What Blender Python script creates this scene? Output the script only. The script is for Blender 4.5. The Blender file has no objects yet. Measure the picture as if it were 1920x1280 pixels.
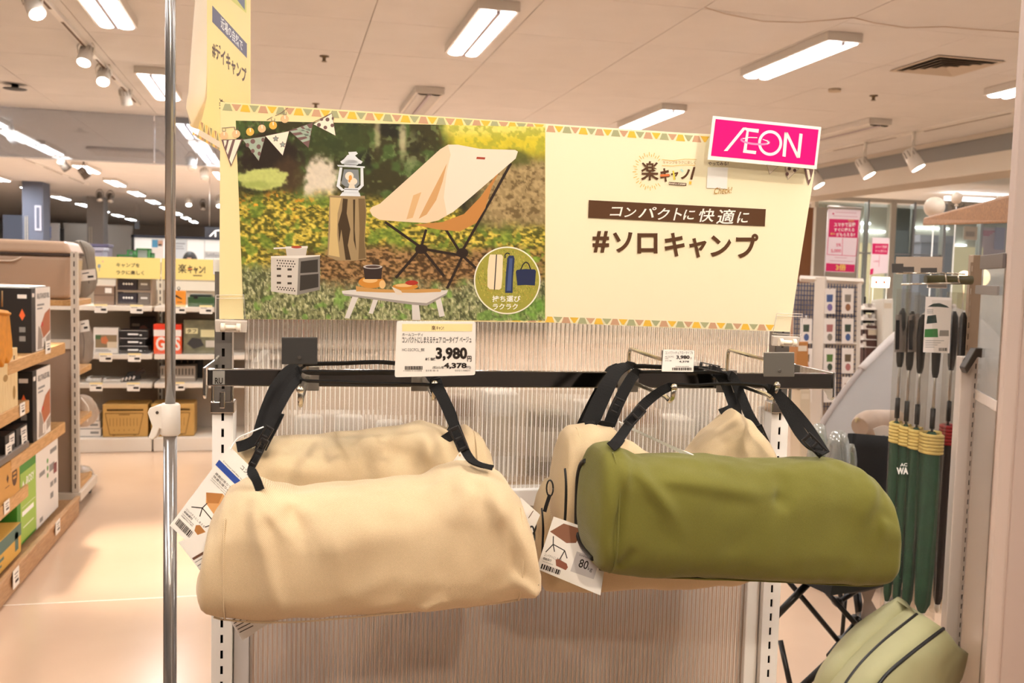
import bpy, bmesh, math, random
import numpy as np
from mathutils import Vector, Matrix, noise as mnoise
random.seed(7); rng = np.random.default_rng(7)
scn = bpy.context.scene
COL = scn.collection
# ------------------------------------------------------------------ camera
FPX = 1800.0; CAMZ = 1.35
CR = Vector((0.97311385, -0.22884115, 0.02609905))      # camera right
CD = Vector((0.00900083, -0.07544439, -0.99710939))     # camera down
CF = Vector((0.23014869, 0.97053587, -0.07135622))      # camera forward
CAMP = Vector((0, 0, CAMZ))
cam = bpy.data.cameras.new('camera'); camo = bpy.data.objects.new('camera', cam); COL.objects.link(camo)
camo.matrix_world = Matrix(((CR.x, -CD.x, -CF.x, 0), (CR.y, -CD.y, -CF.y, 0), (CR.z, -CD.z, -CF.z, CAMZ), (0, 0, 0, 1)))
cam.sensor_width = 36; cam.lens = FPX / 1920 * 36; cam.clip_start = .05; cam.clip_end = 200
cam.dof.use_dof = True; cam.dof.focus_distance = 1.42; cam.dof.aperture_fstop = 10
scn.camera = camo
# ------------------------------------------------------------------ light
scn.view_settings.view_transform = 'Standard'; scn.view_settings.look = 'None'
scn.view_settings.gamma = 1; scn.view_settings.use_curve_mapping = False
scn.view_settings.exposure = 0.70
cy = scn.cycles; cy.max_bounces = 5; cy.diffuse_bounces = 3; cy.glossy_bounces = 3; cy.transmission_bounces = 4; cy.transparent_max_bounces = 10; cy.caustics_reflective = False; cy.caustics_refractive = False; cy.use_light_tree = False; cy.use_adaptive_sampling = True; cy.adaptive_threshold = .035; cy.use_denoising = True
W = bpy.data.worlds.new('world'); scn.world = W; W.use_nodes = True
W.node_tree.nodes['Background'].inputs[0].default_value = (1.0, .97, .94, 1)
W.node_tree.nodes['Background'].inputs[1].default_value = .50
FLUO_W = 11.0; FLUO_FAR_W = 34.0
FLUO_C = (1.0, .97, .94); FLUO_FAR_C = (.96, .98, 1.0)
SPOT_C = (1.0, .86, .70)

def spot(name, p, target, power, angle=40, blend=.6, size=.05, color=SPOT_C):
    l = bpy.data.lights.new(name, 'SPOT'); l.energy = power; l.color = color
    l.spot_size = math.radians(angle); l.spot_blend = blend; l.shadow_soft_size = size
    o = bpy.data.objects.new(name, l); COL.objects.link(o)
    d = (Vector(target) - Vector(p)).normalized()
    o.rotation_euler = d.to_track_quat('-Z', 'Y').to_euler(); o.location = p
    return o
# track spots on the shop ceiling behind the photographer, aimed at this display
spot('spot_light', (-.65, -.35, 2.72), (.25, 1.30, .95), 47, 56, .7, .045)
spot('spot_light', (1.35, .15, 2.72), (.6, 1.40, 1.0), 52, 58, .7, .05)
spot('spot_light', (.35, -1.7, 2.60), (.35, 1.45, 1.05), 78, 44, .7, .05)
# track spots over the aisle on the left
spot('spot_light', (-1.4, 5.3, 2.6), (-.58, 4.6, 0), 330, 32, .9, .05)
spot('spot_light', (-1.4, 4.5, 2.6), (-1.5, 2.9, .3), 90, 50, .8, .05)
spot('spot_light', (-1.4, 7.4, 2.6), (-.8, 7.0, .9), 110, 60, .8, .05)

def area(name, p, sx, sy, power, color):
    l = bpy.data.lights.new(name, 'AREA'); l.shape = 'RECTANGLE'; l.size = sx; l.size_y = sy
    l.energy = power; l.color = color
    o = bpy.data.objects.new(name, l); COL.objects.link(o); o.location = p
    return o
# ------------------------------------------------------------------ geometry helpers
def ray(x, y): return CR * ((x - 960) / FPX) + CD * ((y - 640) / FPX) + CF
def P(x, y, d): return CAMP + ray(x, y) * d
def onX(x, y, X): r = ray(x, y); return CAMP + r * (X / r.x)
def onY(x, y, Y): r = ray(x, y); return CAMP + r * (Y / r.y)
def onZ(x, y, Z): r = ray(x, y); return CAMP + r * ((Z - CAMZ) / r.z)
class Plane:
    """a flat sheet in the room: p = point, n = unit normal towards the viewer"""
    def __init__(s, a, b, c):
        s.p = Vector(a); n = (Vector(b) - s.p).cross(Vector(c) - s.p).normalized()
        s.n = n if n.dot(CAMP - s.p) > 0 else -n
    def at(s, x, y, lift=0.0):
        r = ray(x, y); return CAMP + r * ((s.p + s.n * lift - CAMP).dot(s.n) / r.dot(s.n))

def lin(c):
    if isinstance(c, str):
        c = c.lstrip('#'); c = [int(c[i:i + 2], 16) / 255 for i in (0, 2, 4)]
    return tuple(v / 12.92 if v <= .04045 else ((v + .055) / 1.055) ** 2.4 for v in c)
MATS = {}
def mat(name, color='#808080', rough=.5, metal=0, var=0, vscale=20, bump=0, bscale=200, emit=0, alpha=1, coat=0, trans=0, spec=.5, ior=1.45, sheen=0):
    if name in MATS: return MATS[name]
    m = bpy.data.materials.new(name); m.use_nodes = True; MATS[name] = m
    nt = m.node_tree; b = nt.nodes['Principled BSDF']; c = lin(color)
    b.inputs['Base Color'].default_value = (*c, 1); b.inputs['Roughness'].default_value = rough
    b.inputs['Metallic'].default_value = metal; b.inputs['Alpha'].default_value = alpha
    b.inputs['Specular IOR Level'].default_value = spec; b.inputs['IOR'].default_value = ior
    b.inputs['Transmission Weight'].default_value = trans; b.inputs['Coat Weight'].default_value = coat
    if sheen: b.inputs['Sheen Weight'].default_value = sheen
    if emit:
        b.inputs['Emission Color'].default_value = (*c, 1); b.inputs['Emission Strength'].default_value = emit
    tc = nt.nodes.new('ShaderNodeTexCoord')
    if var:
        n = nt.nodes.new('ShaderNodeTexNoise'); n.inputs['Scale'].default_value = vscale; n.inputs['Detail'].default_value = 4
        r = nt.nodes.new('ShaderNodeValToRGB')
        r.color_ramp.elements[0].position = .3; r.color_ramp.elements[1].position = .7
        r.color_ramp.elements[0].color = (*[v * (1 - var) for v in c], 1); r.color_ramp.elements[1].color = (*[min(1, v * (1 + var * .6)) for v in c], 1)
        nt.links.new(tc.outputs['Object'], n.inputs['Vector']); nt.links.new(n.outputs[0], r.inputs[0]); nt.links.new(r.outputs[0], b.inputs['Base Color'])
    if bump:
        n = nt.nodes.new('ShaderNodeTexNoise'); n.inputs['Scale'].default_value = bscale; n.inputs['Detail'].default_value = 3
        bp = nt.nodes.new('ShaderNodeBump'); bp.inputs['Strength'].default_value = bump; bp.inputs['Distance'].default_value = .002
        nt.links.new(tc.outputs['Object'], n.inputs['Vector']); nt.links.new(n.outputs[0], bp.inputs['Height']); nt.links.new(bp.outputs[0], b.inputs['Normal'])
    return m
def nodes_of(name):
    m = bpy.data.materials.new(name); m.use_nodes = True; MATS[name] = m
    return m, m.node_tree, m.node_tree.nodes['Principled BSDF']
def link(nt, a, b): nt.links.new(a, b)

def wood(name, c0, c1, scale=(3, 30, 30), rough=.45):
    if name in MATS: return MATS[name]
    m, nt, b = nodes_of(name); tc = nt.nodes.new('ShaderNodeTexCoord'); mp = nt.nodes.new('ShaderNodeMapping'); mp.inputs['Scale'].default_value = scale
    n = nt.nodes.new('ShaderNodeTexNoise'); n.inputs['Scale'].default_value = 4; n.inputs['Detail'].default_value = 6; n.inputs['Distortion'].default_value = .6
    r = nt.nodes.new('ShaderNodeValToRGB'); r.color_ramp.elements[0].color = (*lin(c0), 1); r.color_ramp.elements[1].color = (*lin(c1), 1)
    r.color_ramp.elements[0].position = .35; r.color_ramp.elements[1].position = .65
    link(nt, tc.outputs['Object'], mp.inputs[0]); link(nt, mp.outputs[0], n.inputs['Vector']); link(nt, n.outputs[0], r.inputs[0]); link(nt, r.outputs[0], b.inputs['Base Color'])
    b.inputs['Roughness'].default_value = rough; return m
def fabric(name, color, scale=900, rough=.85):
    """twill weave"""
    if name in MATS: return MATS[name]
    m, nt, b = nodes_of(name); c = lin(color); tc = nt.nodes.new('ShaderNodeTexCoord')
    mp = nt.nodes.new('ShaderNodeMapping'); mp.inputs['Rotation'].default_value = (0, math.radians(40), 0)
    w = nt.nodes.new('ShaderNodeTexWave'); w.inputs['Scale'].default_value = scale * .27; w.wave_type = 'BANDS'; w.bands_direction = 'X'; w.inputs['Distortion'].default_value = 1.5; w.inputs['Detail'].default_value = 1; w.inputs['Detail Scale'].default_value = 6
    n = nt.nodes.new('ShaderNodeTexNoise'); n.inputs['Scale'].default_value = scale; n.inputs['Detail'].default_value = 2
    n2 = nt.nodes.new('ShaderNodeTexNoise'); n2.inputs['Scale'].default_value = 9; n2.inputs['Detail'].default_value = 3
    mx = nt.nodes.new('ShaderNodeMath'); mx.operation = 'ADD'
    r = nt.nodes.new('ShaderNodeValToRGB'); r.color_ramp.elements[0].position = .35; r.color_ramp.elements[1].position = .7
    r.color_ramp.elements[0].color = (*[v * .93 for v in c], 1); r.color_ramp.elements[1].color = (*[min(1, v * 1.05) for v in c], 1)
    r2 = nt.nodes.new('ShaderNodeMix'); r2.data_type = 'RGBA'; r2.blend_type = 'MULTIPLY'; r2.inputs[0].default_value = .35
    bp = nt.nodes.new('ShaderNodeBump'); bp.inputs['Strength'].default_value = .35; bp.inputs['Distance'].default_value = .0006
    for q in (w, n, n2): link(nt, mp.outputs[0] if q is w else tc.outputs['Object'], q.inputs['Vector'])
    link(nt, tc.outputs['Object'], mp.inputs[0])
    link(nt, w.outputs[1], mx.inputs[0]); link(nt, n.outputs[0], mx.inputs[1]); link(nt, mx.outputs[0], bp.inputs['Height']); link(nt, bp.outputs[0], b.inputs['Normal'])
    link(nt, n2.outputs[0], r.inputs[0]); link(nt, r.outputs[0], r2.inputs[6]); link(nt, w.outputs[0], r2.inputs[7]); link(nt, r2.outputs[2], b.inputs['Base Color'])
    b.inputs['Roughness'].default_value = rough; b.inputs['Sheen Weight'].default_value = .15; b.inputs['Specular IOR Level'].default_value = .2
    return m

ORG = {}          # world origin of every object made here
def setp(o, label=None, cat=None, group=None, kind=None):
    if label: o['label'] = label
    if cat: o['category'] = cat
    if group: o['group'] = group
    if kind: o['kind'] = kind
    return o
def thing(name, label, cat, loc, group=None, kind=None):
    o = bpy.data.objects.new(name, None); COL.objects.link(o); o.location = loc; o.empty_display_size = .05
    ORG[o.name] = Vector(loc); return setp(o, label, cat, group, kind)
class MB:
    def __init__(s): s.v = []; s.f = []; s.sm = []
    def add(s, vs, fs, smooth=False):
        k = len(s.v); s.v += [Vector(v) for v in vs]; s.f += [tuple(i + k for i in f) for f in fs]; s.sm += [smooth] * len(fs); return s
    def hexa(s, c8, smooth=False):   # 0-3 one face, 4-7 the opposite one
        return s.add(c8, [(0, 3, 2, 1), (4, 5, 6, 7), (0, 1, 5, 4), (1, 2, 6, 5), (2, 3, 7, 6), (3, 0, 4, 7)], smooth)
    def box(s, lo, hi):
        a, b = Vector(lo), Vector(hi)
        return s.hexa([(a.x, a.y, a.z), (b.x, a.y, a.z), (b.x, b.y, a.z), (a.x, b.y, a.z), (a.x, a.y, b.z), (b.x, a.y, b.z), (b.x, b.y, b.z), (a.x, b.y, b.z)])
    def obox(s, o, ux, uy, uz):      # corner + three edge vectors
        o, ux, uy, uz = map(Vector, (o, ux, uy, uz))
        return s.hexa([o, o + ux, o + ux + uy, o + uy, o + uz, o + ux + uz, o + ux + uy + uz, o + uy + uz])
    def prism(s, pts, off):
        n = len(pts); off = Vector(off); pts = [Vector(p) for p in pts]
        return s.add(pts + [p + off for p in pts], [tuple(range(n - 1, -1, -1)), tuple(range(n, 2 * n))] + [(i, (i + 1) % n, n + (i + 1) % n, n + i) for i in range(n)])
    def poly(s, pts): return s.add(pts, [tuple(range(len(pts)))])
    def tube(s, pts, r, n=8, cap=True, smooth=True, flat=1.0, up=None):
        """round (or flattened) tube along a polyline; r number or list"""
        pts = [Vector(p) for p in pts]; m = len(pts); rr = r if isinstance(r, (list, tuple)) else [r] * m
        vs = []; prev = None
        for i, p in enumerate(pts):
            t = (pts[min(i + 1, m - 1)] - pts[max(i - 1, 0)]).normalized()
            if prev is None:
                a = Vector(up) if up else (Vector((0, 0, 1)) if abs(t.z) < .9 else Vector((1, 0, 0)))
            else: a = prev
            a = (a - t * a.dot(t)); a = a.normalized() if a.length > 1e-6 else t.orthogonal().normalized()
            prev = a; b = t.cross(a)
            for k in range(n):
                th = 2 * math.pi * k / n
                vs.append(p + a * math.cos(th) * rr[i] * flat + b * math.sin(th) * rr[i])
        fs = [(i * n + k, i * n + (k + 1) % n, (i + 1) * n + (k + 1) % n, (i + 1) * n + k) for i in range(m - 1) for k in range(n)]
        s.add(vs, fs, smooth)
        if cap:
            k0 = len(s.v) - m * n
            s.f += [tuple(k0 + k for k in range(n - 1, -1, -1)), tuple(k0 + (m - 1) * n + k for k in range(n))]; s.sm += [False, False]
        return s
    def cyl(s, a, b, r, r2=None, n=16): return s.tube([a, b], [r, r if r2 is None else r2], n)
    def lathe(s, prof, c, n=24, axis=(0, 0, 1), smooth=True):
        c = Vector(c); ax = Vector(axis).normalized(); a = ax.orthogonal().normalized(); b = ax.cross(a); m = len(prof)
        vs = [c + ax * z + (a * math.cos(2 * math.pi * k / n) + b * math.sin(2 * math.pi * k / n)) * max(r, 1e-4) for r, z in prof for k in range(n)]
        s.add(vs, [(i * n + k, i * n + (k + 1) % n, (i + 1) * n + (k + 1) % n, (i + 1) * n + k) for i in range(m - 1) for k in range(n)], smooth)
        k0 = len(s.v) - m * n
        s.f += [tuple(k0 + k for k in range(n - 1, -1, -1)), tuple(k0 + (m - 1) * n + k for k in range(n))]; s.sm += [False, False]
        return s
    def ribbon(s, pts, w, wdir, th=.0015):
        """flat strap along pts, width w along wdir (vector or list)"""
        pts = [Vector(p) for p in pts]; m = len(pts); vs = []
        for i, p in enumerate(pts):
            wd = Vector(wdir[i] if isinstance(wdir, list) else wdir); t = (pts[min(i + 1, m - 1)] - pts[max(i - 1, 0)]).normalized()
            wd = (wd - t * wd.dot(t)).normalized(); nn = t.cross(wd); ww = w[i] if isinstance(w, list) else w
            for a, b in ((-1, -1), (1, -1), (1, 1), (-1, 1)): vs.append(p + wd * a * ww / 2 + nn * b * th / 2)
        fs = [(i * 4 + k, i * 4 + (k + 1) % 4, i * 4 + 4 + (k + 1) % 4, i * 4 + 4 + k) for i in range(m - 1) for k in range(4)] + [(3, 2, 1, 0), tuple((m - 1) * 4 + k for k in range(4))]
        return s.add(vs, fs)
    def grid(s, fn, nu, nv, smooth=True, wrapu=False):
        vs = [fn(i / (nu if wrapu else nu - 1), j / (nv - 1)) for j in range(nv) for i in range(nu)]
        fs = [(j * nu + i, j * nu + (i + 1) % nu, (j + 1) * nu + (i + 1) % nu, (j + 1) * nu + i) for j in range(nv - 1) for i in range(nu if wrapu else nu - 1)]
        return s.add(vs, fs, smooth)
    def build(s, name, m, parent=None, label=None, cat=None, group=None, kind=None, bevel=0, seg=2):
        me = bpy.data.meshes.new(name); o = bpy.data.objects.new(name, me); COL.objects.link(o)
        if parent is not None: org = ORG[parent.name]; o.parent = parent
        else:
            a = np.array([v[:] for v in s.v]); lo, hi = a.min(0), a.max(0); org = Vector(((lo[0] + hi[0]) / 2, (lo[1] + hi[1]) / 2, lo[2])); o.location = org
        ORG[o.name] = org
        me.from_pydata([(v - org)[:] for v in s.v], [], s.f); me.polygons.foreach_set('use_smooth', s.sm); me.update()
        bm = bmesh.new(); bm.from_mesh(me); bmesh.ops.recalc_face_normals(bm, faces=bm.faces); bm.to_mesh(me); bm.free()
        me.materials.append(m)
        if bevel:
            md = o.modifiers.new('bevel', 'BEVEL'); md.width = bevel; md.segments = seg; md.limit_method = 'ANGLE'; md.angle_limit = math.radians(40)
        return setp(o, label, cat, group, kind)
def B(lo, hi): return MB().box(lo, hi)
def copy_tree(o, off, parent=None):
    c = o.copy(); COL.objects.link(c); c.parent = parent; ORG[c.name] = ORG[o.name] + Vector(off)
    if parent is None: c.location = o.location + Vector(off)
    for ch in o.children: copy_tree(ch, off, c)
    return c
# ------------------------------------------------------------------ lettering
_TX = {}
def textmesh(s, bold=0.0, spacing=1.0):
    """unit-height (1 em) lettering as 2D verts + faces, start at x=0 on the baseline"""
    key = (s, bold, spacing)
    if key in _TX: return _TX[key]
    cu = bpy.data.curves.new('lettering', 'FONT'); cu.body = s; cu.size = 1; cu.resolution_u = 3; cu.offset = bold; cu.space_character = spacing; cu.fill_mode = 'FRONT'
    o = bpy.data.objects.new('lettering', cu); COL.objects.link(o)
    dg = bpy.context.evaluated_depsgraph_get(); dg.update()
    me = bpy.data.meshes.new_from_object(o.evaluated_get(dg))
    v = np.array([p.co[:2] for p in me.vertices]) if len(me.vertices) else np.zeros((0, 2)); f = [tuple(p.vertices) for p in me.polygons]
    bpy.data.objects.remove(o); bpy.data.curves.remove(cu); bpy.data.meshes.remove(me)
    if len(v): v[:, 0] -= v[:, 0].min()
    _TX[key] = (v, f); return v, f
def txt_quad(mb, f2w, s, x0, y0, x1, y1, bold=0.0, tilt=0.0, shear=0.0):
    """lettering fitted into the box x0..x1 (left to right), y0 top .. y1 bottom of a 2D frame; f2w maps that frame to the room"""
    v, f = textmesh(s, bold)
    if not len(v): return
    lo, hi = v.min(0), v.max(0); w = max(hi[0] - lo[0], 1e-6); h = max(hi[1] - lo[1], 1e-6)
    out = []
    for a, b in v:
        t = (a - lo[0]) / w; q = (hi[1] - b) / h
        out.append(f2w(x0 + (x1 - x0) * t + shear * (1 - q) * (y1 - y0), y0 + (y1 - y0) * q + tilt * t * (x1 - x0)))
    mb.add(out, f)
class Face:
    """a rectangular face in the room: origin top-left, u to the right, v down, in metres; n towards the viewer"""
    def __init__(s, o, u, v):
        s.o = Vector(o); s.u = Vector(u); s.v = Vector(v); s.n = s.v.cross(s.u).normalized()
    def __call__(s, a, b, lift=.0006): return s.o + s.u * a + s.v * b + s.n * lift
    def rect(s, mb, a0, b0, a1, b1, lift=.0006): return mb.poly([s(a0, b0, lift), s(a1, b0, lift), s(a1, b1, lift), s(a0, b1, lift)])
    def text(s, mb, t, a0, b0, a1, b1, bold=.0, lift=.0008, **k): txt_quad(mb, lambda x, y: s(x, y, lift), t, a0, b0, a1, b1, bold, **k)
def printed(face, items, parent, name='printed_design'):
    """items: (material, [(kind, ...)]) - flat ink on a face"""
    for i, (m, lst) in enumerate(items):
        mb = MB()
        for it in lst:
            if it[0] == 'r': face.rect(mb, *it[1:5], lift=.0006 + .0002 * i)
            elif it[0] == 't': face.text(mb, it[1], *it[2:6], bold=it[6] if len(it) > 6 else 0, lift=.0006 + .0002 * i)
            elif it[0] == 'p': mb.poly([face(a, b, .0006 + .0002 * i) for a, b in it[1]])
        if mb.v: mb.build(name, m, parent, kind='stuff' if len(lst) > 1 else None)
INK = mat('ink_black', '#231a14', .6); PAPER = mat('paper_white', '#f3eee6', .6); INKW = mat('ink_white', '#f7f5f0', .6)
BROWN = mat('ink_brown', '#5b3b22', .6); YEL = mat('ink_yellow', '#f6b938', .6); MAG = mat('ink_magenta', '#e5097f', .45)
BLUE = mat('ink_blue', '#2c4b9d', .6); ORG_ = mat('ink_orange', '#ef6a35', .6); GREENI = mat('ink_green', '#4f9a35', .6); GREY = mat('ink_grey', '#8d8a86', .6); REDI = mat('ink_red', '#c8352b', .6)
# ------------------------------------------------------------------ setting: floor, ceiling, walls
CZ = 2.92
def floor_mat():
    m, nt, b = nodes_of('vinyl_floor'); tc = nt.nodes.new('ShaderNodeTexCoord')
    n = nt.nodes.new('ShaderNodeTexNoise'); n.inputs['Scale'].default_value = .9; n.inputs['Detail'].default_value = 5
    n2 = nt.nodes.new('ShaderNodeTexNoise'); n2.inputs['Scale'].default_value = 60; n2.inputs['Detail'].default_value = 4
    r = nt.nodes.new('ShaderNodeValToRGB'); r.color_ramp.elements[0].color = (*lin('#c8a98f'), 1); r.color_ramp.elements[1].color = (*lin('#d6b89e'), 1)
    r.color_ramp.elements[0].position = .3; r.color_ramp.elements[1].position = .7
    link(nt, tc.outputs['Object'], n.inputs['Vector']); link(nt, tc.outputs['Object'], n2.inputs['Vector']); link(nt, n.outputs[0], r.inputs[0]); link(nt, r.outputs[0], b.inputs['Base Color'])
    bp = nt.nodes.new('ShaderNodeBump'); bp.inputs['Strength'].default_value = .05; bp.inputs['Distance'].default_value = .002
    link(nt, n.outputs[0], bp.inputs['Height']); link(nt, bp.outputs[0], b.inputs['Normal'])
    b.inputs['Roughness'].default_value = .2; b.inputs['Specular IOR Level'].default_value = .45
    return m
fl = MB()
fl.box((-14, -7, -.1), (18, 42, 0)).build('floor', floor_mat(), None, 'cream vinyl shop floor', kind='structure')
# floor sheet joints
ceil_m = mat('ceiling_board', '#e3e0dd', .85, var=.03, vscale=3)
ceilo = B((-14, -7, CZ + .006), (18, 42, CZ + .12)).build('ceiling', mat('ceiling_gap', '#8d7f70', .9), None, 'white suspended ceiling of square boards', kind='structure')
TS = .925; tme = None
x_first = .325 * 1.57 - TS * 6; y_first = 4.0 * 1.57 - TS * 12
tile_proto = None
for i in range(15):
    for j in range(8, 24):
        x = x_first + i * TS; y = y_first + j * TS
        if tile_proto is None:
            tile_proto = B((x + .0025, y + .0025, CZ), (x + TS - .0025, y + TS - .0025, CZ + .008)).build('ceiling_panel', ceil_m, ceilo)
            tx, ty = x, y
        else:
            c = tile_proto.copy(); c.data = tile_proto.data.copy(); COL.objects.link(c); c.parent = ceilo; c.location = (x - tx, y - ty, 0)
far = MB()
for (a, b, c, d) in ((-14, -7, x_first, 42), (x_first + 15 * TS, -7, 18, 42), (x_first, -7, x_first + 15 * TS, y_first + 8 * TS), (x_first, y_first + 24 * TS, x_first + 15 * TS, 42)):
    far.box((a, b, CZ), (c, d, CZ + .006))
far.build('ceiling_board', ceil_m, ceilo)
wm = mat('wall_paint', '#cfc8bf', .8)
B((-14, 42, 0), (18, 42.2, CZ)).build('wall_back', wm, None, 'pale far end wall of the shop', kind='structure')
B((-14.2, -7, 0), (-14, 42, CZ)).build('wall_left', wm, None, 'pale wall at the far left of the shop', kind='structure')
B((-14, -7.2, 0), (18, -7, CZ)).build('wall_front', wm, None, 'pale wall behind the photographer', kind='structure')
# ------------------------------------------------------------------ ceiling fluorescent fixtures
white_m = mat('fixture_white', '#e4ddd4', .5)
def tube_mat(name, c, s):
    m, nt, b = nodes_of(name); b.inputs['Base Color'].default_value = (1, 1, 1, 1); b.inputs['Emission Color'].default_value = (*c, 1); b.inputs['Emission Strength'].default_value = s; m.cycles.emission_sampling = 'NONE'; return m
TUBE = tube_mat('lit_tube', (1, .985, .97), 9); TUBEF = tube_mat('lit_tube_far', (.93, .97, 1), 7); TUBEOFF = mat('unlit_tube', '#cfcac3', .35)
def fixture(x, y, lit, label, far=False):
    t = thing('ceiling_light', label, 'ceiling light', (x, y, CZ), 'fluorescent ceiling lights')
    w, l, z = .125, .60, CZ - .062
    s = MB(); s.box((x - w, y - l, z + .004), (x + w, y + l, CZ - .001)); s.build('housing', white_m, t, bevel=.003)
    for k in (-1, 1):
        g = MB(); cx = x + k * .058
        pts = lambda u, v: Vector((cx + .047 * math.cos(math.pi * (1 + u)), y - l + .025 + v * (2 * l - .05), z + .004 - .016 * math.sin(math.pi * u)))
        g.grid(pts, 9, 2); g.build('tube', (TUBEF if far else TUBE) if lit else TUBEOFF, t)
    e = MB(); e.box((x - .012, y - l + .02, z - .012), (x + .012, y + l - .02, z + .003)); e.build('rib', mat('fixture_rib', '#bdb2ba', .4), t)
    if lit:
        if far and y > 20: return t
        a = area('fluorescent_light', (x, y, z - .02), .22, 1.12, FLUO_FAR_W if far else FLUO_W, FLUO_FAR_C if far else FLUO_C)
        a.parent = t; a.location = (0, 0, z - .02 - CZ)
    return t
ORDN = ['first', 'second', 'third', 'fourth', 'fifth', 'sixth', 'seventh', 'eighth', 'ninth', 'tenth', 'eleventh', 'twelfth', 'thirteenth', 'fourteenth']
ROWN = ['far left row', 'row over the left column', 'row over the aisle', 'row above the camping photograph', 'row above the magenta card', 'rightmost row']
LX = [-5.3, -3.2, -1.07, 1.19, 3.43, 5.55]
LY = [.65, 3.4, 6.15, 8.9, 11.65, 14.4, 17.15, 19.9, 22.6, 25.3, 28.0, 30.7, 33.4, 36.1]
near_names = {(2, 2): 'lit twin tube ceiling light left of the steel pole top', (2, 3): 'lit twin tube ceiling light crossed by the steel pole', (3, 2): 'lit twin tube ceiling light above the camping photograph',
    (3, 3): 'unlit ceiling light just above the photograph sign edge', (4, 2): 'lit long twin tube ceiling light beside the square air vent', (4, 3): 'lit ceiling light just left of the magenta card',
    (5, 2): 'lit ceiling light cut off by the right edge post', (5, 3): 'unlit ceiling light right of the magenta card'}
for i, x in enumerate(LX):
    for j, y in enumerate(LY):
        if i >= 3 and j > 6 : continue
        if i == 0 and j < 6: continue
        if i == 5 and j > 3: continue
        lit = (i, j) not in ((3, 3), (5, 3))
        if (i, j) in near_names: lab = near_names[(i, j)]
        elif j < 2: lab = 'fluorescent ceiling light behind the view over the aisle'
        else: lab = 'lit ceiling light, %s from the viewer in the %s' % (ORDN[j], ROWN[i])
        fixture(x, y, lit, lab, far=j >= 4)
# ------------------------------------------------------------------ square air vent
t = thing('air_vent', 'square louvred air vent in the ceiling at upper right', 'air vent', (4.62, 6.15, CZ))
vm = mat('vent_metal', '#cdbfae', .5); vd = mat('vent_dark', '#4a4034', .8); vx, vy = 4.62, 6.15
B((vx - .265, vy - .265, CZ - .004), (vx + .265, vy + .265, CZ + .004)).build('back_plate', vd, t)
for k in range(5):
    r = .275 - k * .054; wdt = .034; mb = MB()
    for sx, sy in ((1, 0), (-1, 0), (0, 1), (0, -1)):
        c0 = Vector((vx, vy, 0)); ex = Vector((sx, sy, 0)); ey = Vector((-sy, sx, 0)); o, i2 = r, r - wdt; zo, zi = CZ - (.020 if k else .008), CZ - .007
        q = lambda e, z: [c0 + ex * e - ey * e + Vector((0, 0, z)), c0 + ex * e + ey * e + Vector((0, 0, z))]
        p1_, p2_ = q(o, zo); p4_, p3_ = q(i2, zi); up = Vector((0, 0, .002))
        mb.hexa([p1_, p2_, p3_, p4_, p1_ + up, p2_ + up, p3_ + up, p4_ + up])
    mb.build('louvre', vm, t)
# sprinkler / smoke-detector buttons and a cable across the ceiling
for (px, py, lab) in ((608, 105, 'small ceiling sprinkler above the camping photograph'), (592, 194, 'tiny ceiling sprinkler at the photograph sign top edge'), (1638, 179, 'dark ceiling sprinkler below the air vent')):
    c = onZ(px, py, CZ); mb = MB(); mb.lathe([(.035, 0), (.035, -.006), (.014, -.010), (.012, -.035), (.02, -.038), (.02, -.042)][::-1], (c.x, c.y, CZ)); mb.build('ceiling_sprinkler', mat('sprinkler', '#7a6a52', .4, .6), None, lab, 'sprinkler')
c = onZ(1565, 167, CZ); MB().lathe([(.05, -.02), (.05, 0)], (c.x, c.y, CZ)).build('smoke_detector', mat('detector', '#cdbca4', .6), None, 'flat round smoke detector beside the long ceiling light', 'detector')
c = onZ(28, 158, CZ); mb = MB(); mb.lathe([(.02, -.05), (.09, -.045), (.1, -.04), (.03, -.035), (.03, 0)], (c.x, c.y, CZ)); mb.build('ceiling_speaker', mat('black_plastic', '#1a1816', .5), None, 'black round fitting on the ceiling at far left', 'ceiling fitting')
pts = [onZ(x, y, CZ - .012) for x, y in ((1322, 14), (1360, 26), (1430, 40), (1500, 42), (1560, 37), (1600, 33), (1640, 43), (1700, 52), (1770, 50), (1830, 55), (1920, 61))]
MB().tube(pts, .0028, 6).build('ceiling_cable', mat('cable', '#c4b09c', .6), None, 'thin beige cable hung along the ceiling at upper right', 'cable')
for (a, b) in (((1322, 14), (1333, 28)), ((1590, 35), (1574, 47)), ((1592, 35), (1604, 46)), ((1768, 50), (1757, 66))):
    pass
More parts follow.
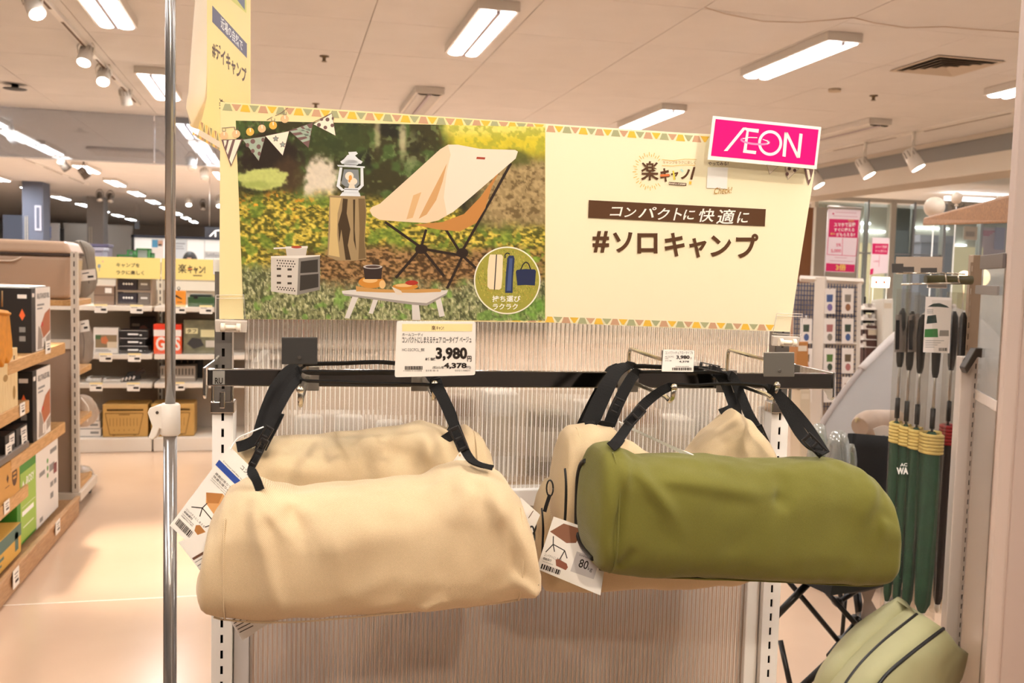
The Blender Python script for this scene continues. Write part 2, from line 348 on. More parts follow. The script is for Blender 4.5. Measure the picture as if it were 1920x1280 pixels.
# ------------------------------------------------------------------ glass smoke curtain
def grazing(nt, k):
    """reflection that grows towards grazing angles, the same from both sides of a thin sheet"""
    lw = nt.nodes.new('ShaderNodeLayerWeight'); pw = nt.nodes.new('ShaderNodeMath'); pw.operation = 'POWER'; pw.inputs[1].default_value = 4; ml = nt.nodes.new('ShaderNodeMath'); ml.operation = 'MULTIPLY'; ml.inputs[1].default_value = k
    link(nt, lw.outputs['Facing'], pw.inputs[0]); link(nt, pw.outputs[0], ml.inputs[0]); return ml
def glass_mat(name, tint, refl=.12, alpha=.25, rough=.02):
    m = bpy.data.materials.new(name); m.use_nodes = True; MATS[name] = m; nt = m.node_tree; nt.nodes.clear()
    out = nt.nodes.new('ShaderNodeOutputMaterial'); tr = nt.nodes.new('ShaderNodeBsdfTransparent'); gl = nt.nodes.new('ShaderNodeBsdfGlossy'); df = nt.nodes.new('ShaderNodeBsdfDiffuse')
    tr.inputs[0].default_value = (*lin(tint), 1); gl.inputs['Roughness'].default_value = rough; df.inputs[0].default_value = (*lin(tint), 1)
    m1 = nt.nodes.new('ShaderNodeMixShader'); m1.inputs[0].default_value = alpha; m2 = nt.nodes.new('ShaderNodeMixShader'); fr = grazing(nt, .35)
    mt = nt.nodes.new('ShaderNodeMath'); mt.operation = 'ADD'; mt.inputs[1].default_value = refl
    link(nt, tr.outputs[0], m1.inputs[1]); link(nt, df.outputs[0], m1.inputs[2]); link(nt, m1.outputs[0], m2.inputs[1]); link(nt, gl.outputs[0], m2.inputs[2]); link(nt, fr.outputs[0], mt.inputs[0]); link(nt, mt.outputs[0], m2.inputs[0]); link(nt, m2.outputs[0], out.inputs[0])
    return m
smoke_glass = glass_mat('smoke_glass', '#d2d4d8', .06, .16)
t = thing('smoke_curtain', 'frameless glass smoke curtain hanging from the ceiling at left', 'glass panel', (-2.5, 10.97, CZ))
edges = [-5.9, -3.4, -1.375, .9, 3.2, 5.4]
for a, b in zip(edges[:-1], edges[1:]):
    B((a + .004, 10.964, 2.412), (b - .004, 10.976, CZ - .002)).build('glass_pane', smoke_glass, t)
B((edges[0], 10.955, 2.402), (edges[-1], 10.985, 2.413)).build('edge_strip', mat('edge_strip', '#e8e2dc', .4), t)
for e in edges[1:-1]: B((e - .006, 10.96, 2.44), (e + .006, 10.98, 2.86)).build('seam_clip', mat('seam_clip', '#c9c6c4', .3, .3), t)
# ------------------------------------------------------------------ track with spotlights, upper left
steel = mat('steel', '#b9b4ad', .3, .9); chrome = mat('chrome', '#d8d6d2', .12, 1.0); blackp = mat('black_plastic', '#1a1816', .5)
headm = mat('spot_head', '#efeae2', .35); lampm = tube_mat('spot_lens', (1, .9, .74), 16)
def spotlamp(p, d, label, lit=True, s=1.0, ceil=CZ, grp='track spotlights', dark=False):
    """p lens centre, d aim direction"""
    p = Vector(p); d = Vector(d).normalized(); t = thing('track_spotlight', label, 'spotlight', (p.x, p.y, p.z), grp)
    hm = mat('spot_head_dark', '#5c5248', .5) if dark else headm
    MB().lathe([(.030 * s, -.15 * s), (.042 * s, -.14 * s), (.048 * s, -.05 * s), (.052 * s, 0), (.046 * s, .002)], p, 20, d).build('head', hm, t)
    MB().lathe([(.044 * s, .001), (.044 * s, .004), (.02 * s, .006)], p, 20, d).build('lens', lampm if lit else mat('lens_off', '#d9d4cc', .2), t)
    mb = MB(); sd = d.cross(Vector((0, 0, 1)));  sd = sd.normalized() if sd.length > .1 else Vector((1, 0, 0))
    c = p - d * .075 * s
    for k in (-1, 1): mb.tube([c + sd * k * .056 * s, c + sd * k * .06 * s + Vector((0, 0, .06 * s)), c + Vector((0, 0, .13 * s)) + sd * k * .012], .005 * s, 6)
    mb.cyl((c.x, c.y, c.z + .12 * s), (c.x, c.y, min(ceil - .02, c.z + .25 * s)), .012 * s, n=8); mb.build('yoke', hm, t)
    mb = MB(); a = d.orthogonal().normalized(); b = d.cross(a)
    for k in range(10):
        th = 2 * math.pi * k / 10; o = a * math.cos(th) + b * math.sin(th); mb.tube([p - d * .135 * s + o * .044 * s, p - d * .09 * s + o * .047 * s], .0035 * s, 4)
    mb.build('cooling_fin', mat('fin', '#b7afa6', .5), t)
    if ceil - (c.z + .25 * s) > .03: MB().cyl((c.x, c.y, c.z + .24 * s), (c.x, c.y, ceil - .02), .012 * s, n=8).build('stem', hm, t)
    return t
def track(a, b, label):
    a, b = Vector(a), Vector(b); t = thing('lighting_track', label, 'track', (a + b) / 2, 'lighting tracks')
    d = (b - a).normalized(); s = d.cross(Vector((0, 0, 1)))
    mb = MB(); mb.obox(a - s * .018, b - a, s * .036, (0, 0, -.03)); mb.build('rail', headm, t)
    mb = MB(); n = 6; L = (b - a).length
    for k in range(n):
        mb.obox(a + d * (L * (k + .08) / n) - s * .009 + Vector((0, 0, -.0305)), d * (L * .72 / n), s * .018, (0, 0, -.002))
    mb.build('slot', mat('track_slot', '#6b5340', .7), t); return t
TZ = CZ
track((-1.42, 3.3, TZ), (-1.42, 10.2, TZ), 'white ceiling track with the row of left spotlights')
for (px, py, lit, dr, lab) in ((70, 26, True, (.45, -.5, -.8), 'lit white spotlight at the top left corner'), (157, 117, True, (-.1, -.55, -.9), 'lit white spotlight second from the top left'),
        (193, 153, True, (.05, -.75, -.8), 'lit spotlight third along the left track'), (238, 196, False, (.1, .4, -.9), 'white spotlight turned away nearest the steel pole')):
    p = onX(px, py, -1.42); spotlamp(p, dr, lab, lit)
track((-3.9, 9.6, TZ), (-3.9, 21, TZ), 'far ceiling track seen behind the glass curtain')
for (px, py, X, lit, s, lab) in ((33, 268, -3.9, False, 1.3, 'white angled spotlight behind the glass at far left'), (127, 318, -3.6, False, 1.2, 'grey spotlight under the glass curtain edge'), (164, 333, -3.6, False, 1.2, 'grey spotlight just right of another under the glass edge')):
    spotlamp(onZ(px, py, CZ - .26), (.5, .3, -.7), lab, lit, s, dark=px > 100)
for (px, py, Y, lit, lab) in ((359, 316, 12, False, 'white spotlight right of the steel pole behind the glass'), (384, 335, 13, False, 'silver spotlight beside the photograph sign left edge'), (187, 375, 20, False, 'far dark spotlight pointing down left'), (207, 377, 20, False, 'far dark spotlight pointing straight down'),
        (354, 384, 18, True, 'far lit spotlight right of the steel pole'), (411, 386, 18, True, 'far lit spotlight at the photograph sign left edge'), (381, 392, 20, False, 'far dark spotlight between two lit ones')):
    spotlamp(onZ(px, py, CZ - .24), (.1, -.5, -.8), lab, lit, 1.3, dark=not lit and Y > 15, grp='far track spotlights')
# ceiling cassette seen through the glass
c = onY(240, 290, 14.5); B((c.x - .5, 14.2, CZ - .05), (c.x + .45, 15.0, CZ - .001)).build('ceiling_cassette', mat('cassette', '#c9bfb6', .6), None, 'flat ceiling air unit seen through the glass curtain', 'air unit', bevel=.02)
# ------------------------------------------------------------------ the display gondola in front of the viewer
g0 = Vector((-.092, 1.523, 0)); gx = Vector((.99845, -.0555, 0)); gy = Vector((.0555, .99845, 0)); GW = .915
def G(a, b, z): return g0 + gx * a + gy * b + Vector((0, 0, z))
def gbox(mb, a0, b0, z0, a1, b1, z1): return mb.obox(G(a0, b0, z0), gx * (a1 - a0), gy * (b1 - b0), (0, 0, z1 - z0))
def slotted(mb, a0, a1, b0, b1, z0, z1, pitch=.025, sh=.0135, sw=.004, c=None):
    """channel front with real slots"""
    c = (a0 + a1) / 2 if c is None else c
    gbox(mb, a0, b0, z0, c - sw / 2, b1, z1); gbox(mb, c + sw / 2, b0, z0, a1, b1, z1)
    z = z0
    while z < z1:
        gbox(mb, c - sw / 2, b0, z, c + sw / 2, b1, min(z1, z + pitch - sh)); z += pitch
whitep = mat('white_powdercoat', '#e9e4dd', .4); greyp = mat('grey_powdercoat', '#c9c4c0', .45); darkin = mat('dark_inside', '#241f1c', .8)
gond = thing('display_gondola', 'white slotted gondola frame with ribbed clear panel holding the bags', 'display stand', G(GW / 2, .03, 0))
ZU = 1.128; ZB0, ZB1 = .968, .996
for a in (0, GW):
    mb = MB(); slotted(mb, a - .0155, a + .0155, 0, .0016, 0, ZU)
    gbox(mb, a - .0155, .0016, 0, a - .0139, .05, ZU); gbox(mb, a + .0139, .0016, 0, a + .0155, .05, ZU); gbox(mb, a - .0139, .0484, 0, a + .0139, .05, ZU)
    mb.build('upright', whitep, gond)
    mb = MB(); gbox(mb, a - .0135, .012, .005, a + .0135, .014, ZU - .002); mb.build('channel_back', darkin, gond)
    mb = MB(); slotted(mb, a - .0115, a + .0115, .003, .0045, ZU - .03, 1.34, .025, .0125, .0045)
    gbox(mb, a - .013, .0045, ZU - .03, a - .0115, .028, 1.34); gbox(mb, a + .0115, .0045, ZU - .03, a + .013, .028, 1.34); mb.build('upright_extension', mat('brushed_steel', '#a9a6a2', .32, .9), gond)
    mb = MB(); gbox(mb, a - .009, .014, ZU, a + .009, .015, 1.335); mb.build('channel_back', darkin, gond)
    mb = MB()
    gbox(mb, a - .0175, -.004, ZU - .004, a + .0175, .03, ZU + .014); gbox(mb, a - .0165, -.006, ZU + .014, a - .012, -.001, ZU + .04); gbox(mb, a + .012, -.006, ZU + .014, a + .0165, -.001, ZU + .04); gbox(mb, a - .004, -.007, ZU + .004, a + .004, -.002, ZU + .03)
    mb.build('spring_clip', chrome, gond, bevel=.0015)
    s = 1 if a == 0 else -1; a0, a1 = sorted((a + s * .0165, a + s * .040))
    mb = MB(); gbox(mb, a0, .012, .02, a1, .04, ZB0); mb.build('panel_stile', greyp if a == 0 else whitep, gond, bevel=.002)
mb = MB(); gbox(mb, .0165, .008, ZB0, GW - .0165, .045, ZB1); mb.build('crossbar', whitep, gond, bevel=.002)
mb = MB(); gbox(mb, -.02, -.03, 0, GW + .02, .36, .09); mb.build('base_box', whitep, gond, bevel=.004)
mb = MB(); gbox(mb, -.0165, .01, 1.335, GW + .0165, .045, 1.36); mb.build('top_rail', whitep, gond, bevel=.002)
def poly_mat(name, tint, fr_t, fr_d, rough):
    m = bpy.data.materials.new(name); m.use_nodes = True; MATS[name] = m; nt = m.node_tree; nt.nodes.clear()
    out = nt.nodes.new('ShaderNodeOutputMaterial'); tr = nt.nodes.new('ShaderNodeBsdfTransparent'); rf = nt.nodes.new('ShaderNodeBsdfRefraction'); df = nt.nodes.new('ShaderNodeBsdfDiffuse'); tl = nt.nodes.new('ShaderNodeBsdfTranslucent'); gl = nt.nodes.new('ShaderNodeBsdfGlossy')
    c = (*lin(tint), 1)
    for n in (tr, rf, df, tl): n.inputs[0].default_value = c
    rf.inputs['Roughness'].default_value = rough; rf.inputs['IOR'].default_value = 1.18; gl.inputs['Roughness'].default_value = .12
    ms = [nt.nodes.new('ShaderNodeMixShader') for _ in range(4)]
    ms[0].inputs[0].default_value = fr_t; link(nt, rf.outputs[0], ms[0].inputs[1]); link(nt, tr.outputs[0], ms[0].inputs[2])
    ms[1].inputs[0].default_value = .45; link(nt, df.outputs[0], ms[1].inputs[1]); link(nt, tl.outputs[0], ms[1].inputs[2])
    ms[2].inputs[0].default_value = fr_d; link(nt, ms[0].outputs[0], ms[2].inputs[1]); link(nt, ms[1].outputs[0], ms[2].inputs[2])
    fr = grazing(nt, .5); ad = nt.nodes.new('ShaderNodeMath'); ad.operation = 'ADD'; ad.inputs[1].default_value = .045; link(nt, fr.outputs[0], ad.inputs[0])
    link(nt, ad.outputs[0], ms[3].inputs[0]); link(nt, ms[2].outputs[0], ms[3].inputs[1]); link(nt, gl.outputs[0], ms[3].inputs[2]); link(nt, ms[3].outputs[0], out.inputs[0])
    return m
polyc = poly_mat('ribbed_clear', '#f2ebe2', .42, .20, .09); polym = poly_mat('ribbed_milky', '#f8eee4', .25, .72, .22)
def ribbed(a0, a1, b, z0, z1, m, pitch=.0074, dep=1.0):
    n = int((a1 - a0) / pitch); prof = []
    for k in range(n):
        x = a0 + k * pitch
        prof += [(x, 0), (x + pitch * .10, -.0016), (x + pitch * .24, -.0019), (x + pitch * .34, -.0006), (x + pitch * .67, .0003)]
    prof = [(x, y * dep) for x, y in prof]; prof.append((a1, 0)); vs = []; fs = []
    for (x, y) in prof: vs += [G(x, b + y, z0), G(x, b + y, z1)]
    fs = [(2 * i, 2 * i + 2, 2 * i + 3, 2 * i + 1) for i in range(len(prof) - 1)]
    mb = MB(); mb.add(vs, fs, True); return mb.build('ribbed_panel', m, gond)
ribbed(.030, GW - .018, .022, ZB1, 1.34, polyc); ribbed(.040, GW - .04, .026, .09, ZB0, polym, dep=1.9)
def webs(a0, a1, b, z0, z1, w, m, pitch=.0074):
    mb = MB(); k = 0
    while a0 + k * pitch < a1 - w: gbox(mb, a0 + k * pitch - w / 2 + pitch * .82, b, z0, a0 + k * pitch + w / 2 + pitch * .82, b + .0006, z1); k += 1
    mb.build('panel_webs', m, gond, kind='stuff')
webs(.040, GW - .042, .0225, .09, ZB0, .0024, mat('web_brown', '#b89e8a', .6)); webs(.030, GW - .02, .0195, ZB1, 1.335, .0011, mat('web_pale', '#f4eee6', .35))
# goods and shelves seen dimly through the panel
bs = thing('back_shelf', 'shelf with pale goods seen blurred through the ribbed panel', 'shelf', G(GW / 2, .5, 0))
for z in (.62, .93):
    mb = MB(); gbox(mb, .02, .24, z, GW - .02, .5, z + .02); mb.build('shelf_board', mat('shelf_tan', '#c9ab86', .6), bs)
mb = MB(); gbox(mb, .02, .5, .05, GW - .02, .515, 1.10); mb.build('back_board', mat('back_tan', '#d6c4b2', .7), bs)
for a in (.02, GW - .03): 
    mb = MB(); gbox(mb, a, .24, 0, a + .015, .5, 1.18); mb.build('side_post', whitep, bs)
goods = [(.12, .05, .10, '#e8e2d8'), (.195, .05, .10, '#ece6dc'), (.27, .05, .09, '#e6dfd4'), (.36, .07, .16, '#8f6f50'), (.455, .06, .17, '#f0ece4'), (.545, .07, .13, '#7d6a4a'), (.64, .07, .15, '#e9e1d3'), (.73, .07, .14, '#b48b60'), (.81, .06, .12, '#efe9df')]
for i, (a, w, h, c) in enumerate(goods):
    mm = mat('goods_' + c[1:], c, .5)
    lab = 'round pale jar %s behind the ribbed panel above the left bags' % ('first from the left', 'second from the left', 'third from the left')[i] if i < 3 else 'blurred %s pack behind the ribbed panel, %s from the right' % ({'#8f6f50': 'brown', '#f0ece4': 'white tall', '#7d6a4a': 'olive', '#e9e1d3': 'cream', '#b48b60': 'tan', '#efe9df': 'white small'}[c], ('', '', '', 'sixth', 'fifth', 'fourth', 'third', 'second', 'first')[i])
    z = .95
    if i < 3:
        p = G(a + .09 * 0, .30, z); t = thing('jar', lab, 'jar', p, 'jars behind the ribbed panel')
        MB().lathe([(.024, 0), (.028, .01), (.028, h * .8), (.022, h * .9)], p, 20).build('body', mm, t); MB().lathe([(.026, h * .9), (.027, h * .92), (.027, h + .02), (.024, h + .024)], p, 20).build('lid', mat('jar_lid', '#f2eee6', .5), t)
    else:
        t = thing('goods_pack', lab, 'package', G(a + w / 2, .3, z), 'packs behind the ribbed panel')
        mb = MB(); gbox(mb, a, .27, z, a + w, .36, z + h); mb.build('carton', mm, t, bevel=.004)
        mb = MB(); gbox(mb, a + w * .15, .2685, z + h * .3, a + w * .85, .27, z + h * .75); mb.build('front_label', mat('goods_label', '#d8c8b0', .6), t)
for i, (a, w, h, c, lab) in enumerate(((.1, .2, .1, '#d8cab6', 'wide cream carton low behind the milky panel at left'), (.36, .16, .2, '#9a7c66', 'brown carton low behind the milky panel middle'), (.6, .2, .16, '#cfc7bd', 'pale carton low behind the milky panel at right'))):
    t = thing('goods_carton', lab, 'package', G(a + w / 2, .3, .64), 'cartons behind the milky panel')
    mb = MB(); gbox(mb, a, .27, .641, a + w, .45, .64 + h); mb.build('carton', mat('goods_' + c[1:], c, .6), t, bevel=.004)
    mb = MB(); gbox(mb, a + .02, .2685, .68, a + w - .02, .27, .64 + h * .8); mb.build('front_label', mat('goods_label', '#d8c8b0', .6), t)
# ------------------------------------------------------------------ chrome rail and hooks
rail = thing('display_rail', 'chrome face-out rail hooked across the gondola below the sign', 'rail', G(GW / 2, -.14, 1.18))
darkchrome = mat('polished_chrome', '#8f8c8a', .10, 1.0)
mb = MB(); gbox(mb, -.003, -.150, 1.1835, .926, -.138, 1.2075); mb.build('bar', darkchrome, rail, bevel=.0015)
for a, s in ((-.009, -1), (.926, 1)):
    mb = MB(); o = [(-.152, 1.170), (-.150, 1.2095), (-.02, 1.2095), (.004, 1.2125), (.004, 1.170), (-.02, 1.172), (-.12, 1.180), (-.143, 1.165)]
    mb.prism([G(a, b, z) for b, z in o], gx * .004); mb.build('arm', chrome, rail, bevel=.001)
mb = MB(); gbox(mb, .004, -.1506, 1.186, .020, -.1499, 1.205); mb.build('maker_sticker', mat('sticker_silver', '#aaa79f', .35, .5), rail)
fc = Face(G(.004, -.1512, 1.205), gx * .016, Vector((0, 0, -.019)))
mb = MB(); fc.text(mb, 'RU', .2, .5, .85, .95, .02); mb.build('sticker_lettering', INK, rail)
wire = mat('hook_wire', '#d9d2c2', .18, 1.0); platem = mat('plate_dark', '#3a3836', .45, .2); plateg = mat('plate_grey', '#8f8b84', .35, .7)
def hook(tip_px, plate_px, pm, label, plate=True):
    tp = onZ(*tip_px, 1.208); q = tp - g0; a = q.dot(gx); b = q.dot(gy)
    t = thing('display_hook', label, 'hook', G(a, -.144, 1.18), 'chrome hooks on the rail')
    mb = MB(); gbox(mb, a - .016, -.1535, 1.178, a + .016, -.1505, 1.2125); gbox(mb, a - .016, -.1535, 1.2085, a + .016, -.132, 1.2115); mb.build('saddle', mat('saddle_plate', '#9b948b', .3, .8), t, bevel=.001)
    mb = MB(); mb.tube([G(a, -.152, 1.196), G(a, b + .03, 1.193), G(a, b + .014, 1.190), G(a, b + .005, 1.195), G(a, b, 1.208)], .0031, 10)
    mb.lathe([(.001, -.004), (.004, -.002), (.0045, .001), (.0025, .0045), (.0005, .005)], G(a, b, 1.209), 12); mb.build('prong', wire, t)
    zc = 1.243
    mb = MB(); mb.tube([G(a, -.152, 1.205), G(a, -.1525, 1.236), G(a, -.156, 1.242), G(a, -.162, zc), G(a, b - .005, zc - .004)], .0026, 10); mb.build('upper_wire', wire, t)
    if plate:
        x0, y0, x1, y1 = plate_px; pl = Plane(G(a, b - .008, 1), G(a + .1, b - .008, 1), G(a, b - .008, 1.1))
        c = [pl.at(x0, y0), pl.at(x1, y0), pl.at(x1, y1), pl.at(x0, y1)]
        mb = MB(); mb.prism(c, gy * .002); mb.build('ticket_plate', pm, t, bevel=.0018)
        m2 = (c[2] + c[3]) / 2 + Vector((0, 0, .008)); MB().cyl(m2 - gy * .0015, m2, .0022, n=8).build('rivet', chrome, t)
    return a, b
hA = hook((563, 733), (528, 632, 595, 683), platem, 'chrome hook with dark blank ticket plate at the left of the rail')
hB = hook((815, 722), (770, 640, 852, 690), platem, 'chrome hook behind the large price card', True)
hC = hook((1264, 728), (1241, 656, 1301, 697), plateg, 'chrome hook carrying the small price ticket')
hD = hook((1457, 724), (1432, 660, 1490, 706), plateg, 'chrome hook with grey blank ticket plate at the right of the rail')
# price cards
def card(name, label, cat, corners, pl, thick=.0012, m=PAPER, parent=None, bevel=.0006, round_=0):
    """thin card whose outline is given on plane pl"""
    pts = [pl.at(*c) for c in corners]
    if round_:
        out = []
        n = len(pts)
        for i in range(n):
            p, a, b = pts[i], pts[i - 1], pts[(i + 1) % n]
            u = (a - p).normalized() * round_; v = (b - p).normalized() * round_
            for k in range(5):
                s = k / 4; out.append(p + u * (1 - s) ** 2 + v * s ** 2)
        pts = out
    return MB().prism(pts, -pl.n * thick).build(name, m, parent, label, cat)
class PxPrint:
    """flat printing on a sheet, drawn at the sheet's place in the photograph"""
    def __init__(s, pl, parent): s.pl = pl; s.par = parent; s.k = 0
    def layer(s): s.k += 1; return .0002 + .000012 * s.k
    def polys(s, name, m, polys, label=None):
        l = s.layer(); mb = MB()
        for p in polys: mb.poly([s.pl.at(x, y, l) for x, y in p])
        return mb.build(name, m, s.par, label, kind='stuff' if len(polys) > 1 else None)
    def text(s, name, m, items, label=None):
        l = s.layer(); mb = MB()
        for it in items: txt_quad(mb, lambda x, y: s.pl.at(x, y, l), it[0], *it[1:5], **(it[5] if len(it) > 5 else {}))
        return mb.build(name, m, s.par, label)
    def lines(s, name, m, lines, w):
        l = s.layer(); mb = MB()
        for ln in lines:
            for (a, b) in zip(ln[:-1], ln[1:]):
                dx, dy = b[0] - a[0], b[1] - a[1]; L = math.hypot(dx, dy) or 1; ox, oy = -dy / L * w / 2, dx / L * w / 2
                mb.poly([s.pl.at(a[0] + ox, a[1] + oy, l), s.pl.at(b[0] + ox, b[1] + oy, l), s.pl.at(b[0] - ox, b[1] - oy, l), s.pl.at(a[0] - ox, a[1] - oy, l)])
        return mb.build(name, m, s.par, kind='stuff' if len(lines) > 1 else None)
def barcode(x0, y0, x1, y1, n, tilt=0.0, seed=1):
    r = random.Random(seed); out = []; x = 0
    while x < 1:
        w = r.choice((.5, .8, 1.3)) / n
        X0 = x0 + (x1 - x0) * x; X1 = x0 + (x1 - x0) * min(1, x + w); ty = tilt * (X0 - x0)
        out.append([(X0, y0 + ty), (X1, y0 + ty), (X1, y1 + ty), (X0, y1 + ty)]); x += w + r.choice((.4, .7)) / n
    return out
b_ = hB[1] - .012
plp = Plane(G(0, b_, 1), G(1, b_, 1), G(0, b_ - .012, 1.1))
pc = card('price_card', 'large white price card reading 3,980 above the left beige bags', 'price card', [(744, 602), (892, 603), (891, 703), (740, 707)], plp, .0015, PAPER, round_=.003)
pp = PxPrint(plp, pc)
pp.polys('yellow_band', mat('band_yellow', '#fbe6a6', .6), [[(754, 607), (886, 607), (885, 621), (754, 621)]])
pp.text('lettering', INK, [('ホームコーディ', 754, 624, 793, 630, {'bold': .01}), ('コンパクトにしまえるチェア', 754, 631, 828, 643, {'bold': .015}), ('ロータイプ', 831, 631, 859, 643, {'bold': .015}), ('ベージュ', 862, 631, 884, 642, {'bold': .015}),
    ('HC-22CFCL_BE', 754, 653, 796, 659), ('本体価格', 797, 670, 817, 676, {'bold': .02}), ('3,980', 817, 651, 876, 677, {'bold': .045}), ('円', 876, 667, 884, 678, {'bold': .03}),
    ('(税込価格', 811, 686, 832, 692, {'bold': .01}), ('4,378', 832, 680, 875, 692, {'bold': .045}), ('円)', 875, 686, 883, 692, {'bold': .01}), ('4 549414 223095', 756, 694, 791, 696), ('215-6-2', 798, 693, 822, 696), ('0321/0831', 853, 693, 881, 696)])
pp.polys('barcode', INK, barcode(759, 686, 792, 693, 26))
pp.text('logo_lettering', BROWN, [('楽', 809, 610, 817, 619, {'bold': .02}), ('キャン!', 818, 611, 832, 619, {'bold': .02})])
b_ = hC[1] - .0115; plc = Plane(G(0, b_, 1), G(1, b_, 1), G(0, b_, 1.1))
pc2 = card('price_ticket', 'small white price ticket reading 3,980 on the hook above the green bag', 'price card', [(1244, 655), (1302, 657), (1300, 697), (1241, 696)], plc, .0008, PAPER, round_=.001)
pp = PxPrint(plc, pc2)
pp.text('lettering', INK, [('コンパクトチェアロータイプB', 1247, 658, 1299, 664), ('HC-22CFCL', 1247, 667, 1264, 670), ('3,980', 1268, 666, 1293, 674, {'bold': .04}), ('円', 1294, 670, 1297, 674), ('4,378', 1273, 676, 1292, 680, {'bold': .03}), ('005', 1247, 671, 1253, 673), ('215-08', 1247, 675, 1259, 677), ('4549414223095', 1266, 686, 1292, 688)])
pp.polys('barcode', INK, barcode(1260, 689, 1297, 694, 22, seed=3))
# ------------------------------------------------------------------ the sign above the rail: camping photograph + yellow text sheet
SP = Plane(P(411, 600, 1.425), P(1480, 622, 1.595), P(413, 192, 1.345))
CREAM = mat('sign_cream', '#fceab0', .45, coat=.25); CREAM2 = mat('sign_cream_pale', '#fdf3d0', .45, coat=.25)
sign = thing('promotion_sign', 'wide cream sign with a camping photograph and hashtag lettering', 'sign', SP.at(950, 604))
L_OUT = [(413, 191), (718, 211), (1023, 232), (1023, 605), (720, 600), (411, 598)]
R_OUT = [(1023, 232), (1280, 249), (1530, 262), (1526, 330), (1502, 480), (1481, 622), (1250, 614), (1023, 604)]
MB().prism([SP.at(x, y) for x, y in L_OUT], -SP.n * .003).build('photo_sheet', CREAM, sign)
MB().prism([SP.at(x, y) for x, y in R_OUT], -SP.n * .003).build('text_sheet', CREAM2, sign)
pr = PxPrint(SP, sign)
# triangle borders
def border(xa, ya, xb, yb, h, n, down):
    """row of trapezia between two points, alternating up / down; h height in pixels"""
    out = {0: [], 1: [], 2: []}; dx = (xb - xa) / n; dy = (yb - ya) / n
    for i in range(n):
        x, y = xa + dx * i, ya + dy * i; up = i % 2 == 0
        w = dx * .96; c = [(-.12, h), (.12 + .9, h), (.74, 1), (.16, 1)] if up else [(-.10, 1), (1.0, 1), (.55, h - 1), (.35, h - 1)]
        out[(i + down) % 3].append([(x + dx * u, y + dy * u + v) for u, v in c])
    return out
SAGE = mat('ink_sage', '#b3b48a', .55); DUSK = mat('ink_dusty', '#d5a886', .55); MUST = mat('ink_mustard', '#f5c64c', .55)
for (args) in ((419, 193, 1020, 232.5, 14, 36, 0), (1026, 234, 1330, 255, 13, 20, 1), (1024, 592, 1452, 608, 12, 28, 2), (845, 593, 1020, 598, 6, 12, 0)):
    o = border(*args)
    for k, m in enumerate((SAGE, DUSK, MUST)): pr.polys('border_triangles', m, o[k])
# --- the printed photograph: colour of every point of a fine net
NX, NY = 300, 196
TLx, TLy, TRx, TRy, BRx, BRy, BLx, BLy = 442, 226, 1022, 238, 1022, 601, 457, 598
U, V = np.meshgrid(np.linspace(0, 1, NX), np.linspace(0, 1, NY))
XX = (TLx * (1 - U) + TRx * U) * (1 - V) + (BLx * (1 - U) + BRx * U) * V
YY = (TLy * (1 - U) + TRy * U) * (1 - V) + (BLy * (1 - U) + BRy * U) * V
def vnoise(x, y, s, seed):
    r = np.random.default_rng(seed); T = r.random((256, 256)); x = x / s; y = y / s
    xi = np.floor(x).astype(int); yi = np.floor(y).astype(int); fx = x - xi; fy = y - yi; fx = fx * fx * (3 - 2 * fx); fy = fy * fy * (3 - 2 * fy)
    g = lambda a, b: T[a % 256, b % 256]
    return (g(xi, yi) * (1 - fx) + g(xi + 1, yi) * fx) * (1 - fy) + (g(xi, yi + 1) * (1 - fx) + g(xi + 1, yi + 1) * fx) * fy
def fbm(s, seed, o=3, ax=1, ay=1): return sum(vnoise(XX * ax, YY * ay, s / 2 ** k, seed + k) * .5 ** k for k in range(o)) / sum(.5 ** k for k in range(o))
def sstep(a, b, x): t = np.clip((x - a) / (b - a), 0, 1); return t * t * (3 - 2 * t)
def c3(h): return np.array([int(h[i:i + 2], 16) / 255 for i in (1, 3, 5)])
def mixc(A, col, w): return A * (1 - w[..., None]) + (c3(col) if isinstance(col, str) else col) * w[..., None]
n1, n2, n3 = fbm(40, 1), fbm(9, 11, 3), fbm(5, 31, 2)
leaf = fbm(6, 51, 2, 1, 1.6)
img = np.ones((NY, NX, 3)) * c3('#3d3a22')
img = mixc(img, '#4d6433', sstep(.45, .6, fbm(26, 3)) * .9); img = mixc(img, '#20201a', sstep(.55, .7, fbm(30, 7)) * .8)
img = mixc(img, '#8fa565', sstep(.62, .74, fbm(10, 9)) * .5 * sstep(380, 330, YY))
blob = lambda cx, cy, rx, ry, soft=.5: sstep(1, 1 - soft, np.sqrt(((XX - cx) / rx) ** 2 + ((YY - cy) / ry) ** 2) + (n1 - .5) * .4 + (n2 - .5) * .45)
img = mixc(img, '#2c241d', blob(515, 300, 75, 60, .4)); img = mixc(img, '#55402c', blob(545, 330, 40, 50, .5) * .7)
img = mixc(img, '#41502a', blob(625, 260, 90, 50, .5) * .7)
img = mixc(img, '#e9dcc6', blob(600, 345, 38, 62, .35) * .95); img = mixc(img, '#8f9a6b', blob(770, 290, 26, 70, .7) * .7 * sstep(.4, .6, n2)); img = mixc(img, '#cfc39c', blob(755, 262, 10, 50, .8) * .8); img = mixc(img, '#d4c69f', blob(708, 250, 9, 46, .8) * .6)
img = mixc(img, '#c7cf79', blob(493, 337, 55, 24, .25)); img = mixc(img, '#8b9a4a', blob(480, 346, 50, 10, .7) * .5); img = mixc(img, '#2a2417', blob(497, 364, 52, 7, .6) * .9)
